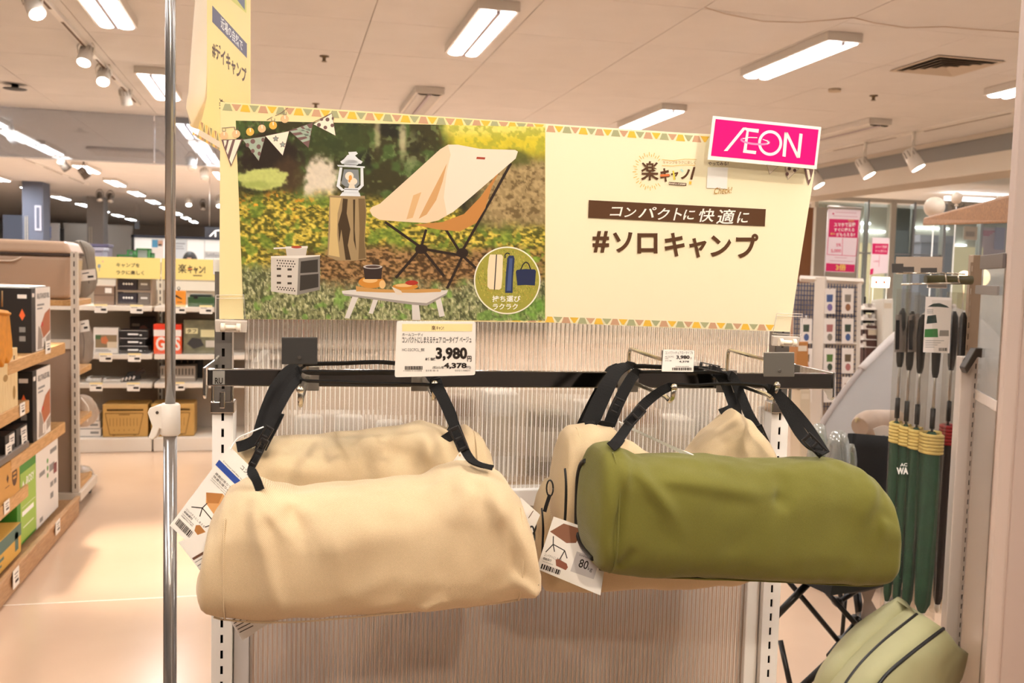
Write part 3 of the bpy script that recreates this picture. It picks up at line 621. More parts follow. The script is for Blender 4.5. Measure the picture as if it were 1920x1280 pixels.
# sunlit upper right, tan slope
g = sstep(815, 850, XX + (n1 - .5) * 40) * sstep(330, 270, YY); img = mixc(img, '#dccb3b', g); img = mixc(img, '#f3ea86', g * sstep(265, 240, YY) * .8); img = mixc(img, '#a3a63a', g * sstep(.5, .62, n2) * .6)
s_ = sstep(865, 930, XX + (n1 - .5) * 30) * sstep(285, 320, YY) * sstep(450, 400, YY); img = mixc(img, '#a58e63', s_); img = mixc(img, '#6d5a38', s_ * sstep(.5, .62, n2) * .8); img = mixc(img, '#c2a97b', s_ * sstep(.52, .6, n3) * .6); img = mixc(img, '#55592c', blob(965, 295, 40, 22, .6) * .8)
# leafy ground
gr = sstep(352, 385, YY + (n1 - .5) * 30 - (XX > 830) * 55 * sstep(830, 900, XX))
base = mixc(np.ones((NY, NX, 3)) * c3('#8d8438'), '#c6b040', sstep(.45, .58, leaf)); base = mixc(base, '#e3cd5c', sstep(.6, .72, leaf)); base = mixc(base, '#5b5a23', sstep(.5, .36, leaf)); base = mixc(base, '#6f8f35', sstep(.52, .62, fbm(18, 71)) * .7); base = mixc(base, '#e6a436', sstep(.66, .74, fbm(8, 75, 2)) * sstep(430, 380, YY) * sstep(620, 560, XX))
dirt = sstep(455, 480, YY + (n1 - .5) * 40) * sstep(560, 540, YY + (n1 - .5) * 30) * sstep(470, 620, XX) * sstep(1060, 985, XX); base = mixc(base, '#7b5a38', dirt * .9); base = mixc(base, '#b48b5e', dirt * sstep(.52, .62, leaf) * .9); base = mixc(base, '#46321f', dirt * sstep(.48, .38, leaf) * .8)
low = sstep(520, 548, YY + (n1 - .5) * 36 + (XX < 600) * 26); base = mixc(base, '#8c9068', low * .9); base = mixc(base, '#c9c79a', low * sstep(.54, .64, fbm(4, 81, 2, 1.8, .8)) * .9); base = mixc(base, '#4d5234', low * sstep(.47, .37, fbm(5, 83, 2, 1.5, .8)) * .9); base = mixc(base, '#7da84a', low * sstep(.6, .7, fbm(22, 87)) * .7)
base = mixc(base, '#88b83a', blob(1000, 480, 40, 30, .8) * .8 * sstep(.4, .6, n2)); base = mixc(base, '#6a9f3a', blob(1000, 575, 60, 26, .8) * .6)
img = mixc(img, base, gr)
img = np.clip(img * (1 + (n3 - .5)[..., None] * .35 * np.clip(gr + .3, 0, 1)[..., None]), 0, 1)
linimg = np.where(img <= .04045, img / 12.92, ((img + .055) / 1.055) ** 2.4)
mb = MB(); lft = pr.layer()
mb.add([SP.at(x, y, lft) for x, y in zip(XX.ravel(), YY.ravel())], [(j * NX + i, j * NX + i + 1, (j + 1) * NX + i + 1, (j + 1) * NX + i) for j in range(NY - 1) for i in range(NX - 1)])
m, nt, b = nodes_of('photo_print'); at = nt.nodes.new('ShaderNodeAttribute'); at.attribute_name = 'print'; link(nt, at.outputs[0], b.inputs['Base Color']); b.inputs['Roughness'].default_value = .45; b.inputs['Coat Weight'].default_value = .25
ph = mb.build('printed_photograph', m, sign, 'blurred trees and leafy ground of the camping photograph')
ca = ph.data.color_attributes.new('print', 'FLOAT_COLOR', 'POINT'); ca.data.foreach_set('color', np.concatenate([linimg.reshape(-1, 3), np.ones((NX * NY, 1))], 1).astype(np.float32).ravel())
def ink(c): return mat('print_' + c[1:], c, .45, coat=.25)
def ell(cx, cy, rx, ry, n=20, a0=0): return [(cx + rx * math.cos(a0 + 2 * math.pi * k / n), cy + ry * math.sin(a0 + 2 * math.pi * k / n)) for k in range(n)]
# tree stump and lantern
pr.polys('printed_stump', ink('#a8906a'), [[(618, 366), (684, 367), (687, 395), (684, 450), (687, 486), (660, 489), (630, 488), (614, 480), (616, 420)]])
pr.polys('printed_stump', ink('#d9bd83'), [[(619, 370), (640, 371), (633, 400), (632, 440), (637, 482), (616, 478), (619, 430)]])
pr.polys('printed_stump', ink('#4a3a28'), [[(643, 372), (652, 373), (650, 400), (657, 430), (652, 460), (658, 487), (648, 487), (643, 450), (640, 430), (636, 455), (634, 420), (641, 395)], [(662, 374), (666, 374), (665, 430), (668, 470), (663, 450)]])
pr.polys('printed_stump', ink('#7d6747'), [[(672, 372), (684, 372), (686, 400), (683, 450), (686, 484), (672, 486), (674, 430)]])
LW = ink('#e6ebf0'); pr.polys('printed_lantern', LW, [ell(658, 306, 14, 7), [(638, 303), (645, 298), (652, 290), (664, 290), (672, 298), (680, 303), (677, 307), (641, 307)], [(632, 309), (684, 312), (684, 315), (634, 312)], [(642, 360), (674, 361), (676, 368), (637, 367)], [(646, 352), (671, 352), (673, 362), (644, 361)],
    [(637, 314), (642, 314), (637, 348), (646, 356), (641, 358), (631, 349)], [(676, 315), (681, 315), (682, 348), (673, 357), (670, 353), (676, 347)], [(653, 285), (668, 284), (671, 288), (665, 292), (655, 292)]])
pr.polys('printed_lantern', ink('#8a8f92'), [[(645, 317), (672, 318), (674, 345), (668, 351), (648, 350), (640, 344)]])
pr.polys('printed_lantern', ink('#efe3cf'), [ell(655, 330, 8, 8), ell(661, 340, 9, 7), [(655, 345), (664, 345), (666, 353), (653, 353)]]); pr.polys('printed_lantern', ink('#e8a24e'), [ell(657, 333, 3, 5), ell(655, 339, 2, 3)])
pr.polys('printed_lantern', ink('#3b3d3f'), [[(641, 307), (676, 309), (676, 310), (641, 308)], [(646, 354), (671, 355), (671, 356), (646, 355)]])
# camping chair
CB = ink('#2f2420'); pr.lines('printed_chair_frame', CB, [[(722, 416), (787, 462)], [(799, 430), (788, 470)], [(832, 424), (866, 478)], [(958, 306), (866, 472)], [(790, 466), (866, 479)], [(787, 468), (742, 521)], [(794, 470), (833, 518)], [(868, 478), (838, 541)], [(866, 478), (893, 503)]], 5)
pr.polys('printed_chair_frame', CB, [ell(790, 467, 12, 9), ell(867, 474, 11, 9)])
pr.polys('printed_chair_seat', ink('#c98b4c'), [[(775, 421), (830, 416), (870, 401), (900, 370), (938, 318), (922, 350), (910, 390), (893, 418), (862, 434), (820, 430)]])
pr.polys('printed_chair_seat', ink('#f3d6b4'), [[(840, 271), (858, 271), (900, 279), (966, 281), (971, 284), (967, 297), (938, 322), (880, 372), (850, 397), (822, 413), (800, 418), (748, 415), (712, 412), (698, 404), (693, 394), (697, 388), (712, 382), (770, 330), (825, 280)]])
pr.polys('printed_chair_seat', ink('#f8e5d0'), [[(840, 271), (858, 271), (900, 279), (966, 281), (971, 284), (967, 297), (938, 322), (880, 372), (850, 397), (838, 403), (832, 370), (838, 320), (845, 290)]])
pr.polys('printed_chair_seat', ink('#d9a871'), [[(838, 306), (830, 340), (818, 375), (800, 402), (785, 410), (800, 380), (818, 345)]]); pr.polys('printed_chair_seat', ink('#e4b985'), [[(775, 366), (790, 360), (774, 408), (762, 411)]])
pr.polys('printed_chair_label', ink('#a8452f'), [[(894, 294), (910, 295), (909, 299), (893, 298)]])
# stove box
pr.polys('printed_stove', ink('#d8cfc4'), [[(508, 480), (556, 480), (600, 478), (560, 488), (557, 553), (508, 546)], [(535, 462), (577, 461), (573, 481), (538, 481)]])
pr.polys('printed_stove', ink('#8d8780'), [[(560, 483), (600, 478), (600, 543), (557, 553)]]); pr.polys('printed_stove', ink('#3f3a35'), [[(564, 490), (596, 486), (596, 510), (563, 512)], [(563, 516), (597, 513), (597, 538), (562, 545)]])
pr.polys('printed_stove', ink('#efe9e0'), [[(535, 462), (577, 461), (577, 465), (535, 466)], [(513, 464), (537, 463), (537, 466), (513, 467)], [(508, 480), (600, 478), (600, 480), (560, 484), (508, 483)]])
dots = [ell(520 + (k % 7) * 5 + (k // 7 % 2) * 2.5, 488 + (k // 7) * 5 + (k % 7) * .3, 1.5, 1.5, 6) for k in range(21)] + [ell(520 + (k % 7) * 5 + (k // 7 % 2) * 2.5, 538 + (k // 7) * 4 + (k % 7) * .5, 1.5, 1.5, 6) for k in range(14)]
slots_ = [[(519 + 20 * i, 502 + 13 * j + i), (527 + 20 * i, 502 + 13 * j + i), (527 + 20 * i, 506 + 13 * j + i), (519 + 20 * i, 506 + 13 * j + i)] for i in (0, 1) for j in (0, 1, 2)]
pr.polys('printed_stove', ink('#4b423a'), dots + slots_); pr.polys('printed_food', ink('#b8503c'), [ell(556, 463, 10, 2.5)])
# low table with bread board and mug
pr.polys('printed_table', ink('#e4ddd6'), [[(641, 545), (664, 543), (840, 544), (838, 549), (800, 568), (772, 566), (642, 550)], [(662, 552), (673, 554), (655, 597), (646, 596)], [(701, 558), (710, 559), (699, 588), (691, 587)], [(772, 565), (785, 568), (789, 600), (773, 600)], [(816, 560), (826, 556), (834, 592), (824, 594)]])
pr.polys('printed_table', ink('#a9a099'), [[(642, 550), (772, 566), (800, 568), (838, 549), (838, 552), (800, 573), (772, 571), (646, 554)]])
pr.polys('printed_board', ink('#d49f5c'), [[(667, 536), (700, 541), (740, 543), (820, 541), (828, 543), (826, 547), (780, 549), (712, 548), (668, 546)]])
pr.polys('printed_bread', ink('#d9923e'), [ell(697, 529, 25, 11), ell(760, 537, 24, 6)]); pr.polys('printed_bread', ink('#efc486'), [ell(694, 525, 14, 5), ell(757, 535, 16, 3), ell(717, 533, 6, 8)])
pr.polys('printed_food', ink('#b5392c'), [ell(772, 530, 12, 4.5)]); pr.polys('printed_food', ink('#e7d9c8'), [[(734, 537), (752, 545), (756, 552), (744, 553)]])
pr.polys('printed_mug', ink('#3a2e2b'), [[(681, 500), (717, 500), (715, 523), (684, 523)]]); pr.polys('printed_mug', ink('#c9c2bd'), [ell(699, 500, 18, 4)]); pr.polys('printed_mug', ink('#57453f'), [ell(699, 500, 14, 2.6)])
# round inset with three bags
pr.polys('printed_inset', ink('#fdf6e2'), [ell(951, 525.5, 62.5, 63.5, 48)]); pr.polys('printed_inset', ink('#a9a347'), [ell(951, 525.5, 60, 61, 48)])
r_ = random.Random(4); tuft = lambda n, w: [[(x, y), (x + r_.uniform(-2, 2), y - r_.uniform(2, 5)), (x + w, y)] for x, y in ((951 + 57 * math.sqrt(r_.random()) * math.cos(t_), 525 + 57 * math.sqrt(r_.random()) * math.sin(t_)) for t_ in (r_.uniform(0, 6.28) for _ in range(n)))]
pr.polys('printed_grass', ink('#c9bd58'), tuft(320, 1.6)); pr.polys('printed_grass', ink('#7e8a35'), tuft(260, 1.5)); pr.polys('printed_grass', ink('#c79f4d'), tuft(120, 1.6))
pr.polys('printed_bag', ink('#f6e3bf'), [[(919, 477), (940, 477), (943, 480), (942, 520), (940, 540), (936, 543), (918, 542), (914, 537), (914, 506), (917, 482)]]); pr.polys('printed_bag', ink('#3a3232'), [[(930, 477), (932, 477), (928, 543), (926, 543)]])
pr.polys('printed_bag', ink('#2f3c60'), [[(954, 479), (963, 479), (965, 485), (962, 520), (961, 549), (947, 549), (948, 520), (951, 485)]]); pr.polys('printed_bag', ink('#4c5f8d'), [[(955, 484), (961, 484), (958, 545), (950, 545), (953, 510)]])
pr.polys('printed_bag', ink('#2b3557'), [[(969, 506), (985, 504), (1003, 505), (1005, 508), (1003, 535), (985, 534), (970, 535), (967, 509)]]); pr.lines('printed_bag', ink('#20222f'), [[(976, 506), (981, 495), (986, 491), (991, 494), (995, 505)], [(947, 484), (947, 477), (951, 474), (956, 476)]], 2.2)
pr.text('inset_lettering', ink('#fffdf5'), [('持ち運び', 923, 554, 976, 566, {'bold': .02}), ('ラクラク', 924, 569, 971, 580, {'bold': .02})])
# drawn lamps and bunting, upper left
PAR = mat('ink_plum', '#7c5f5c', .55); PALE = mat('ink_pale', '#fdf1da', .55); SEA = mat('ink_sea', '#aab9a6', .55)
bulbs = [(420, 254, 0), (443, 251, 1), (469, 247, 2), (491, 241, 1), (512, 235, 2), (534, 223, 1)]
pr.lines('drawn_string', PAR, [[(416, 240), (440, 238)], [(500, 225), (511, 219)], [(516, 217), (528, 211), (540, 202)], [(416, 263), (452, 263), (497, 256), (540, 246), (586, 230), (620, 213)]], 1)
pr.polys('drawn_bulb', mat('ink_peach', '#f3c795', .55), [ell(x, y, 7.5, 7.5) for x, y, k in bulbs if k != 2]); pr.polys('drawn_bulb', mat('ink_amber', '#f3bd55', .55), [ell(x, y, 7.5, 7.5) for x, y, k in bulbs if k == 2])
pr.polys('drawn_bulb', PALE, [[(x - 1, y - 6), (x + 1, y - 7), (x + 1.5, y), (x - .5, y)] for x, y, _ in bulbs])
pr.lines('drawn_string', PAR, [[(x - 3, y - 13), (x - 3, y - 8), (x + 3, y - 8), (x + 3, y - 13)] for x, y, _ in bulbs], 1)
flags = [[(416, 263), (454, 261), (433, 311)], [(456, 262), (497, 256), (485, 301)], [(498, 255), (542, 246), (530, 291)], [(543, 245), (586, 231), (578, 276)], [(588, 233), (622, 213), (629, 254), (612, 245)]]
pr.polys('drawn_flag', PAR, [[(x + (x - sum(p[0] for p in f) / len(f)) * .05, y + (y - sum(p[1] for p in f) / len(f)) * .05) for x, y in f] for f in flags])
pr.polys('drawn_flag', PALE, [flags[2], flags[4]]); pr.polys('drawn_flag', SEA, [flags[1]])
def lerp(a, b, t): return (a[0] + (b[0] - a[0]) * t, a[1] + (b[1] - a[1]) * t)
pr.polys('drawn_flag_stripe', PALE, [[(419, 263), (425, 263), (424, 270), (421, 276)], [(429, 263), (436, 262), (427, 290), (424, 283)], [(441, 262), (452, 262), (434, 308), (430, 299)]])
pr.polys('drawn_flag_stripe', SEA, [[lerp((543, 245), (578, 276), t), lerp((543, 245), (578, 276), t + .12), lerp((586, 231), (578, 276), t * .7 + .3), lerp((586, 231), (578, 276), t * .7 + .18)] for t in (.02, .3, .58)] + [[(556, 241), (563, 238), (580, 252), (581, 262)], [(568, 237), (575, 234), (583, 244), (582, 251)]])
pr.polys('drawn_flag_spot', PAR, [ell(474, 265, 4.5, 4.5), ell(485, 275, 4, 4.5), ell(464, 272, 3.5, 4), ell(474, 283, 3.5, 4), ell(486, 288, 3, 4), ell(493, 262, 3, 4), ell(614, 224, 3.7, 3.7), ell(598, 234, 3.7, 3.7), ell(610, 239, 3.5, 3.5), ell(623, 235, 3.4, 3.4), ell(603, 224, 3, 2.5), ell(624, 222, 2, 3)])
star = lambda cx, cy, r: [(cx + (r if k % 2 == 0 else r * .5) * math.cos(-1.57 + k * math.pi / 5), cy + (r if k % 2 == 0 else r * .5) * math.sin(-1.57 + k * math.pi / 5)) for k in range(10)]
pr.polys('drawn_flag_star', mat('ink_star', '#9ba39b', .55), [star(517, 260, 5.5), star(530, 271, 5.5)]); pr.lines('drawn_flag_star', PAR, [star(517, 260, 5.8) + [star(517, 260, 5.8)[0]], star(530, 271, 5.8) + [star(530, 271, 5.8)[0]]], .8)
# --- text sheet
pr.polys('title_band', BROWN, [[(1104, 375), (1436, 392), (1434, 424), (1103, 408)]])
pr.text('hand_lettering', mat('ink_offwhite', '#fffaf0', .5), [(c, x0, y0, x1, y1, {'bold': .012, 'shear': .25}) for c, x0, y0, x1, y1 in (('コ', 1143, 388, 1164, 405), ('ン', 1170, 389, 1190, 407), ('パ', 1196, 388, 1227, 408), ('ク', 1230, 390, 1252, 412), ('ト', 1262, 390, 1276, 413), ('に', 1280, 393, 1300, 412), ('快', 1307, 391, 1337, 416), ('適', 1342, 392, 1374, 420), ('に', 1381, 397, 1401, 418))])
pr.text('hashtag_lettering', BROWN, [(c, x0, y0, x1, y1, {'bold': .03}) for c, x0, y0, x1, y1 in (('#', 1111, 433, 1142, 473), ('ソ', 1149, 435, 1186, 473), ('ロ', 1195, 437, 1233, 475), ('キ', 1246, 436, 1284, 481), ('ャ', 1292, 446, 1325, 483), ('ン', 1332, 441, 1371, 481), ('プ', 1380, 438, 1422, 484))])
RAY = mat('ink_ray', '#e8bf5a', .55)
cx, cy = 1218, 321; pr.lines('logo_rays', RAY, [[(cx + (23 if k % 2 else 25) * math.cos(t), cy + (27 if k % 2 else 29) * math.sin(t)), (cx + (28 if k % 2 else 32) * math.cos(t), cy + (32 if k % 2 else 36) * math.sin(t))] for k, t in ((k, .9 + k * .158) for k in range(30))], 1.2)
pr.lines('logo_ribbon', RAY, [[(1241, 299), (1262, 301), (1285, 298), (1306, 299)], [(1241, 310), (1262, 311), (1285, 309), (1303, 310)]], 1)
pr.text('logo_lettering', BROWN, [('楽', 1202, 302, 1235, 338, {'bold': .016}), ('キ', 1238, 315, 1256, 341, {'bold': .04}), ('ャ', 1258, 320, 1272, 337, {'bold': .03}), ('ノ', 1276, 317, 1294, 336, {'bold': .04})])
pr.polys('logo_mark', BROWN, [[(1300, 313), (1304, 313), (1298, 337), (1294, 336)]]); pr.polys('logo_mark', mat('ink_coral', '#ef7f45', .55), [[(1238, 327), (1255, 326), (1255, 330), (1238, 331)]]); pr.polys('logo_mark', mat('ink_lemon', '#ecd64f', .55), [[(1261, 320), (1264, 320), (1266, 337), (1263, 337)]]); pr.polys('logo_mark', mat('ink_aqua', '#b8dfd4', .55), [[(1275, 318), (1278, 316), (1282, 321), (1280, 323)]]); pr.polys('logo_mark', MUST, [[(1292, 340), (1297, 340), (1296, 346), (1292, 345)]])
pr.polys('logo_strip', BROWN, [[(1254, 341), (1287, 343), (1287, 348), (1254, 346)]]); pr.text('logo_small_lettering', PALE, [('RAKU-CAMP', 1255, 342.2, 1286, 345.2, {'tilt': .06, 'bold': .02})]); pr.text('logo_small_lettering', mat('ink_ochre', '#b98a34', .55), [('キャンプをラクに楽しく', 1243, 301.5, 1304, 307.5)])
pr.polys('code_patch', INKW, [[(1327, 313), (1365, 314), (1363, 354), (1325, 352)]], 'blank white square under the small caption')
pr.text('caption_lettering', BROWN, [('やってみる?', 1328, 303, 1366, 310, {'bold': .01})]); pr.text('check_lettering', mat('ink_ochre', '#b98a34', .55), [('Check!', 1338, 352, 1371, 364, {'shear': .2, 'tilt': -.06})])
fl2 = [[(1438, 309), (1459, 312), (1443, 326)], [(1473, 312), (1498, 316), (1477, 336)], [(1508, 316), (1525, 318), (1519, 340), (1516, 347)]]
pr.polys('drawn_flag', PAR, [[(x + (x - sum(p[0] for p in f) / len(f)) * .06, y + (y - sum(p[1] for p in f) / len(f)) * .06) for x, y in f] for f in fl2]); pr.polys('drawn_flag', PALE, fl2[:1] + fl2[1:2]); pr.polys('drawn_flag_stripe', PALE, [[(1512, 317), (1517, 318), (1520, 334), (1516, 338)]]); pr.polys('drawn_flag_spot', PAR, [ell(1480, 316, 3.4, 3.4), ell(1476, 326, 3, 3.5), ell(1490, 319, 3, 3)])
# ------------------------------------------------------------------ brand card
AP = Plane(SP.at(1338, 218, .016), SP.at(1540, 238, .016), SP.at(1330, 298, .018))
ac = card('brand_card', 'magenta card with white four letter logo on the sign corner', 'sign card', [(1337, 217), (1540, 238), (1531, 317), (1327, 299)], AP, .002, INKW)
ap = PxPrint(AP, ac); ap.polys('magenta_field', MAG, [[(1342, 223), (1535, 243), (1527, 310), (1333, 292)]])
ap.polys('logo_letter', INKW, [[(1393, 239), (1400, 239), (1364, 283), (1357, 283)], [(1393, 239), (1423, 242), (1422, 249), (1402, 246), (1398, 244)], [(1400, 244), (1404, 245), (1400, 281), (1418, 283), (1417, 289), (1393, 286)]])
O_out, O_in = ell(1444, 268, 22.5, 24, 36), ell(1444, 268, 17.5, 18.5, 36); lyr = ap.layer(); mb = MB()
for k in range(36): mb.poly([AP.at(*q, lyr) for q in (O_out[k], O_out[(k + 1) % 36], O_in[(k + 1) % 36], O_in[k])])
mb.build('logo_letter', INKW, ac)
ap.polys('logo_letter', INKW, [[(1471, 247.5), (1477, 248), (1473, 294), (1467, 293)], [(1471, 247.5), (1477, 248), (1500, 296), (1494, 296)], [(1499, 250), (1505, 251), (1500, 296), (1494, 296)]])
PK = mat('ink_pink', '#f58fc0', .45); e1 = ell(1416, 264.5, 28, 7.5, 40); e2 = ell(1416, 263.5, 24, 4.5, 40)
lyr = ap.layer(); mb = MB()
tilt = lambda q: (q[0], q[1] + (q[0] - 1416) * .09)
for k in range(40):
    if 23 <= k <= 36 and k not in (23, 36): continue
    mb.poly([AP.at(*tilt(q), lyr) for q in (e1[k], e1[(k + 1) % 40], e2[(k + 1) % 40], e2[k])])
mb.build('logo_ring', PK, ac)
ap.lines('logo_ring_line', INKW, [[(1393, 260), (1405, 257.5), (1420, 258)], [(1430, 261), (1438, 264), (1442, 268), (1438, 270)]], 1.6)
# ------------------------------------------------------------------ clear sign clips on the uprights
clear = glass_mat('clear_plastic', '#ffffff', .012, .035); mclear = glass_mat('milky_clear', '#fff8f0', .02, .38); milk = mat('milky_plastic', '#f3e6d3', .35)
def clip(a, pxs, label, n):
    t = thing('sign_clip', label, 'clip', pxs[0], 'clear clips holding the sign')
    q = pxs; th = SP.n * .004
    MB().poly([p + SP.n * .0015 for p in q[:4]]).build('jaw', clear, t); MB().tube([p + SP.n * .0015 for p in q[:4]] + [q[0] + SP.n * .0015], .0007, 6).build('jaw_rim', mclear, t); MB().tube([q[0].lerp(q[3], .12) + SP.n * .002, q[1].lerp(q[2], .12) + SP.n * .002], .0006, 6).build('jaw_rim', mclear, t); MB().prism(q[4:8], th * 2).build('base_plate', mclear, t, bevel=.001)
    c = (q[4] + q[5] + q[6] + q[7]) / 4 + th * 3; u = (q[5] - q[4]).normalized()
    w = (q[5] - q[4]).length
    MB().cyl(c - u * w * .22, c + u * w * .22, .0035, n=12).build('axle', milk, t)
    for s in (-1, 1): MB().cyl(c + u * s * w * .18, c + u * s * w * .31, .0062, n=16).build('wheel', milk, t)
L = lambda x, y, l=.0015: SP.at(x, y, l)
clip(0, [L(405, 553), L(457, 552), L(461, 604), L(404, 601), L(404, 598, .001), L(464, 600, .001), L(463, 621, .001), L(405, 620, .001)], 'clear plastic clip gripping the sign bottom left corner', 0)
clip(GW, [L(1456, 587), L(1504, 588), L(1502, 628), L(1448, 625), L(1446, 628, .001), L(1496, 630, .001), L(1493, 648, .001), L(1445, 646, .001)], 'clear plastic clip gripping the sign bottom right corner', 1)
# ------------------------------------------------------------------ steel pole with clamp
D = 1.62
ptop = P(318, 0, D); pbot = P(311, 1280, D); px_, py_ = (ptop.x + pbot.x) / 2 + .004, (ptop.y + pbot.y) / 2
pole = thing('banner_pole', 'thin telescopic chrome pole with a white clamp, floor to above the frame', 'pole', (px_, py_, 0))
zc0, zc1 = P(311, 818, D).z, P(311, 757, D).z
MB().lathe([(.06, 0), (.06, .006), (.03, .018), (.02, .03)], (px_, py_, 0), 32).build('foot_plate', steel, pole)
MB().cyl((px_, py_, .02), (px_, py_, zc0 + .01), .0112, n=24).build('lower_tube', mat('pole_steel', '#b4b2b0', .22, .85), pole)
MB().cyl((px_, py_, zc1 - .01), (px_, py_, 2.35), .0085, n=24).build('upper_tube', mat('pole_steel', '#b4b2b0', .22, .85), pole)
cp = mat('clamp_plastic', '#f1e6d8', .35)
MB().lathe([(.0135, zc0), (.0165, zc0 + .003), (.0165, zc1 - .003), (.0135, zc1)], (px_, py_, 0), 28).build('clamp_collar', cp, pole)
e = CR; f = -CF; base = Vector((px_, py_, 0)); q = lambda u, z, w=0: base + Vector((e.x, e.y, 0)).normalized() * u + Vector((0, 0, z)) + Vector((f.x, f.y, 0)).normalized() * w
zz = lambda y: P(311, y, D).z
o = [(.0, zz(758)), (-.020, zz(760)), (-.031, zz(765)), (-.034, zz(774)), (-.030, zz(788)), (-.026, zz(800)), (-.033, zz(822)), (-.026, zz(826)), (-.019, zz(818)), (-.014, zz(803)), (-.008, zz(806)), (0, zz(806))]
MB().prism([q(u, z, .013) for u, z in o], q(0, 0, -.009) - q(0, 0, .013)).build('clamp_lever', cp, pole, bevel=.002)
MB().cyl(q(-.017, zz(773), .0145), q(-.017, zz(773), -.011), .0025, n=12).build('hinge_pin', mat('pin_dark', '#4d4640', .4), pole)
# ------------------------------------------------------------------ hanging banner, curled sheet
BN = [(-.175, 1.395), (-.06, 1.905)]   # plan of the printed face: near edge, far edge
ban = thing('hanging_banner', 'curled yellow banner with day camp lettering hanging beside the pole', 'banner', (-.12, 1.65, 1.4))
d_ = 1.75
bp0 = P(388, 120, 1.66); bp1 = P(470, 160, 1.98)
BP = Plane(bp0, bp1, P(390, 240, 1.66))
near_out, far_out = BP.at(389, 0), BP.at(463, 0)
YB = mat('banner_yellow', '#fbdf85', .5); YBk = mat('banner_back', '#fbe9cd', .55)
def bpt(x, y, l=0): return BP.at(x, y, l)
def tri_face(u, v):      # the printed face, drooping lower edge curls under
    x = 388 + (470 - 388) * u; ytop = -330; ybot = (243 + 52 * u)
    y = ytop + (ybot - ytop) * v; p = bpt(x - 14 * max(0, v - .895) / .105 * (1 - u * .6), y)
    return p
mb = MB(); mb.grid(tri_face, 12, 40); bf = mb.build('printed_sheet', YB, ban)
def side(u, v):          # plain back of the sheet, curling round the near edge towards the lens
    x = 388 - (36 - 22 * (1 - min(1, max(0, (v - .42) / .58) * 1.1)) ** 1.2) * (1 - (1 - u) ** 2) ; y = -330 + (243 - 12 * u + 330) * v
    if v > .895: x -= 14 * (v - .895) / .105 * (1 - u * .3)
    if v > .942: x += (v - .942) / .058 * 16 * u
    return P(x, y, 1.66 - .05 * u)
mb = MB(); mb.grid(side, 12, 40); mb.build('curled_edge', YBk, ban)
def under(u, v):
    y0 = 243 + 52 * u
    return bpt(388 - 14 * (1 - u * .6) + (470 - 388) * u - 6 * v * (1 - u), y0 + 15 * v, -.004 * v)
mb = MB(); mb.grid(under, 12, 6); mb.build('turned_hem', YBk, ban)
ht = bpt(388, -326); hf = bpt(470, -326)
MB().tube([Vector((px_, py_, ht.z + .012)), ht + Vector((0, 0, .012)), hf + Vector((0, 0, .012))], .004, 8).build('hanger_rod', steel, ban)
bpn = PxPrint(BP, ban)
bpn.polys('title_band', mat('ink_slate', '#57506a', .55), [[(398, 10), (463, 82), (463, 109), (398, 41)]])
def slant(s, x0, y0, x1, y1, h0, h1, m, bold=.02, name='lettering', shrink=0):
    l = bpn.layer(); mb = MB(); v, f = textmesh(s, bold); lo, hi = v.min(0), v.max(0); out = []
    for a, b in v:
        t = (a - lo[0]) / (hi[0] - lo[0]); qv = (hi[1] - b) / (hi[1] - lo[1]); x = x0 + (x1 - x0) * t; out.append(BP.at(x, y0 + (y1 - y0) * t + (h0 + (h1 - h0) * t) * qv, l))
    mb.add(out, f); mb.build(name, m, ban)
slant('近場の自然で', 414, 30, 455, 77, 22, 20, INKW, .01, 'title_lettering')
slant('#デイキャンプ', 398, 72, 462, 128, 34, 32, BROWN, .03, 'hashtag_lettering')
bpn.polys('printed_picture', mat('ink_grass', '#d7d05a', .55), [[(428, -30), (462, -30), (462, 25), (440, 6), (424, -8)]]); bpn.polys('printed_picture', mat('ink_tent', '#5f6675', .55), [[(443, -20), (459, -20), (459, 19), (444, -1)]])
slant('楽', 411, 182, 422, 190, 22, 20, BROWN, .012, 'logo_lettering')
for k, m in enumerate((MUST, mat('ink_rust', '#c4894f', .55), mat('ink_olive', '#a89355', .55))):
    ps = []
    for i in range(k, 12, 3):
        x = 372 + i * 4.2; y = 226 + i * 2.6
        ps.append([(x, y + 15), (x + 4.6, y + 17.5), (x + 2.6, y)] if i % 2 == 0 else [(x + .6, y), (x + 4.6, y + 2), (x + 3, y + 17)])
    bpn.polys('border_triangles', m, ps)
    ps = []
    for i in range(k, 13, 3):
        x = 361 + i * 4.2; y = 247 + i * 2.5; ps.append([(x, y), (x + 4, y + 2.2), (x + 4, y + 7.5), (x, y + 5)])
    bpn.polys('border_triangles', m, ps)
# ------------------------------------------------------------------ shoulder bags
BEIGE = fabric('beige_twill', '#e2c7a0'); BEIGE2 = fabric('tan_twill', '#dcc29b'); OLIVE = fabric('olive_twill', '#77732f')
WEB = mat('black_webbing', '#0f0d0c', .9, bump=.4, bscale=900); ZIP = mat('zip_black', '#171615', .4); BUCK = mat('buckle_black', '#211e1d', .35)
def cr(pts, n=6):
    """smooth curve through points"""
    pts = [Vector(p) for p in pts]; q = [pts[0]] + pts + [pts[-1]]; out = []
    for i in range(1, len(q) - 2):
        for k in range(n):
            t = k / n; a, b, c, d = q[i - 1], q[i], q[i + 1], q[i + 2]
            out.append(.5 * ((2 * b) + (c - a) * t + (2 * a - 5 * b + 4 * c - d) * t * t + (3 * b - a - 3 * c + d) * t ** 3))
    out.append(pts[-1]); return out
def interp(tab, x):
    xs = [t[0] for t in tab]
    if x <= xs[0]: return tab[0][1:]
    for a, b in zip(tab[:-1], tab[1:]):
        if x <= b[0]:
            t = (x - a[0]) / (b[0] - a[0]); t = t * t * (3 - 2 * t) * .5 + t * .5
            return tuple(u + (v - u) * t for u, v in zip(a[1:], b[1:]))
    return tab[-1][1:]
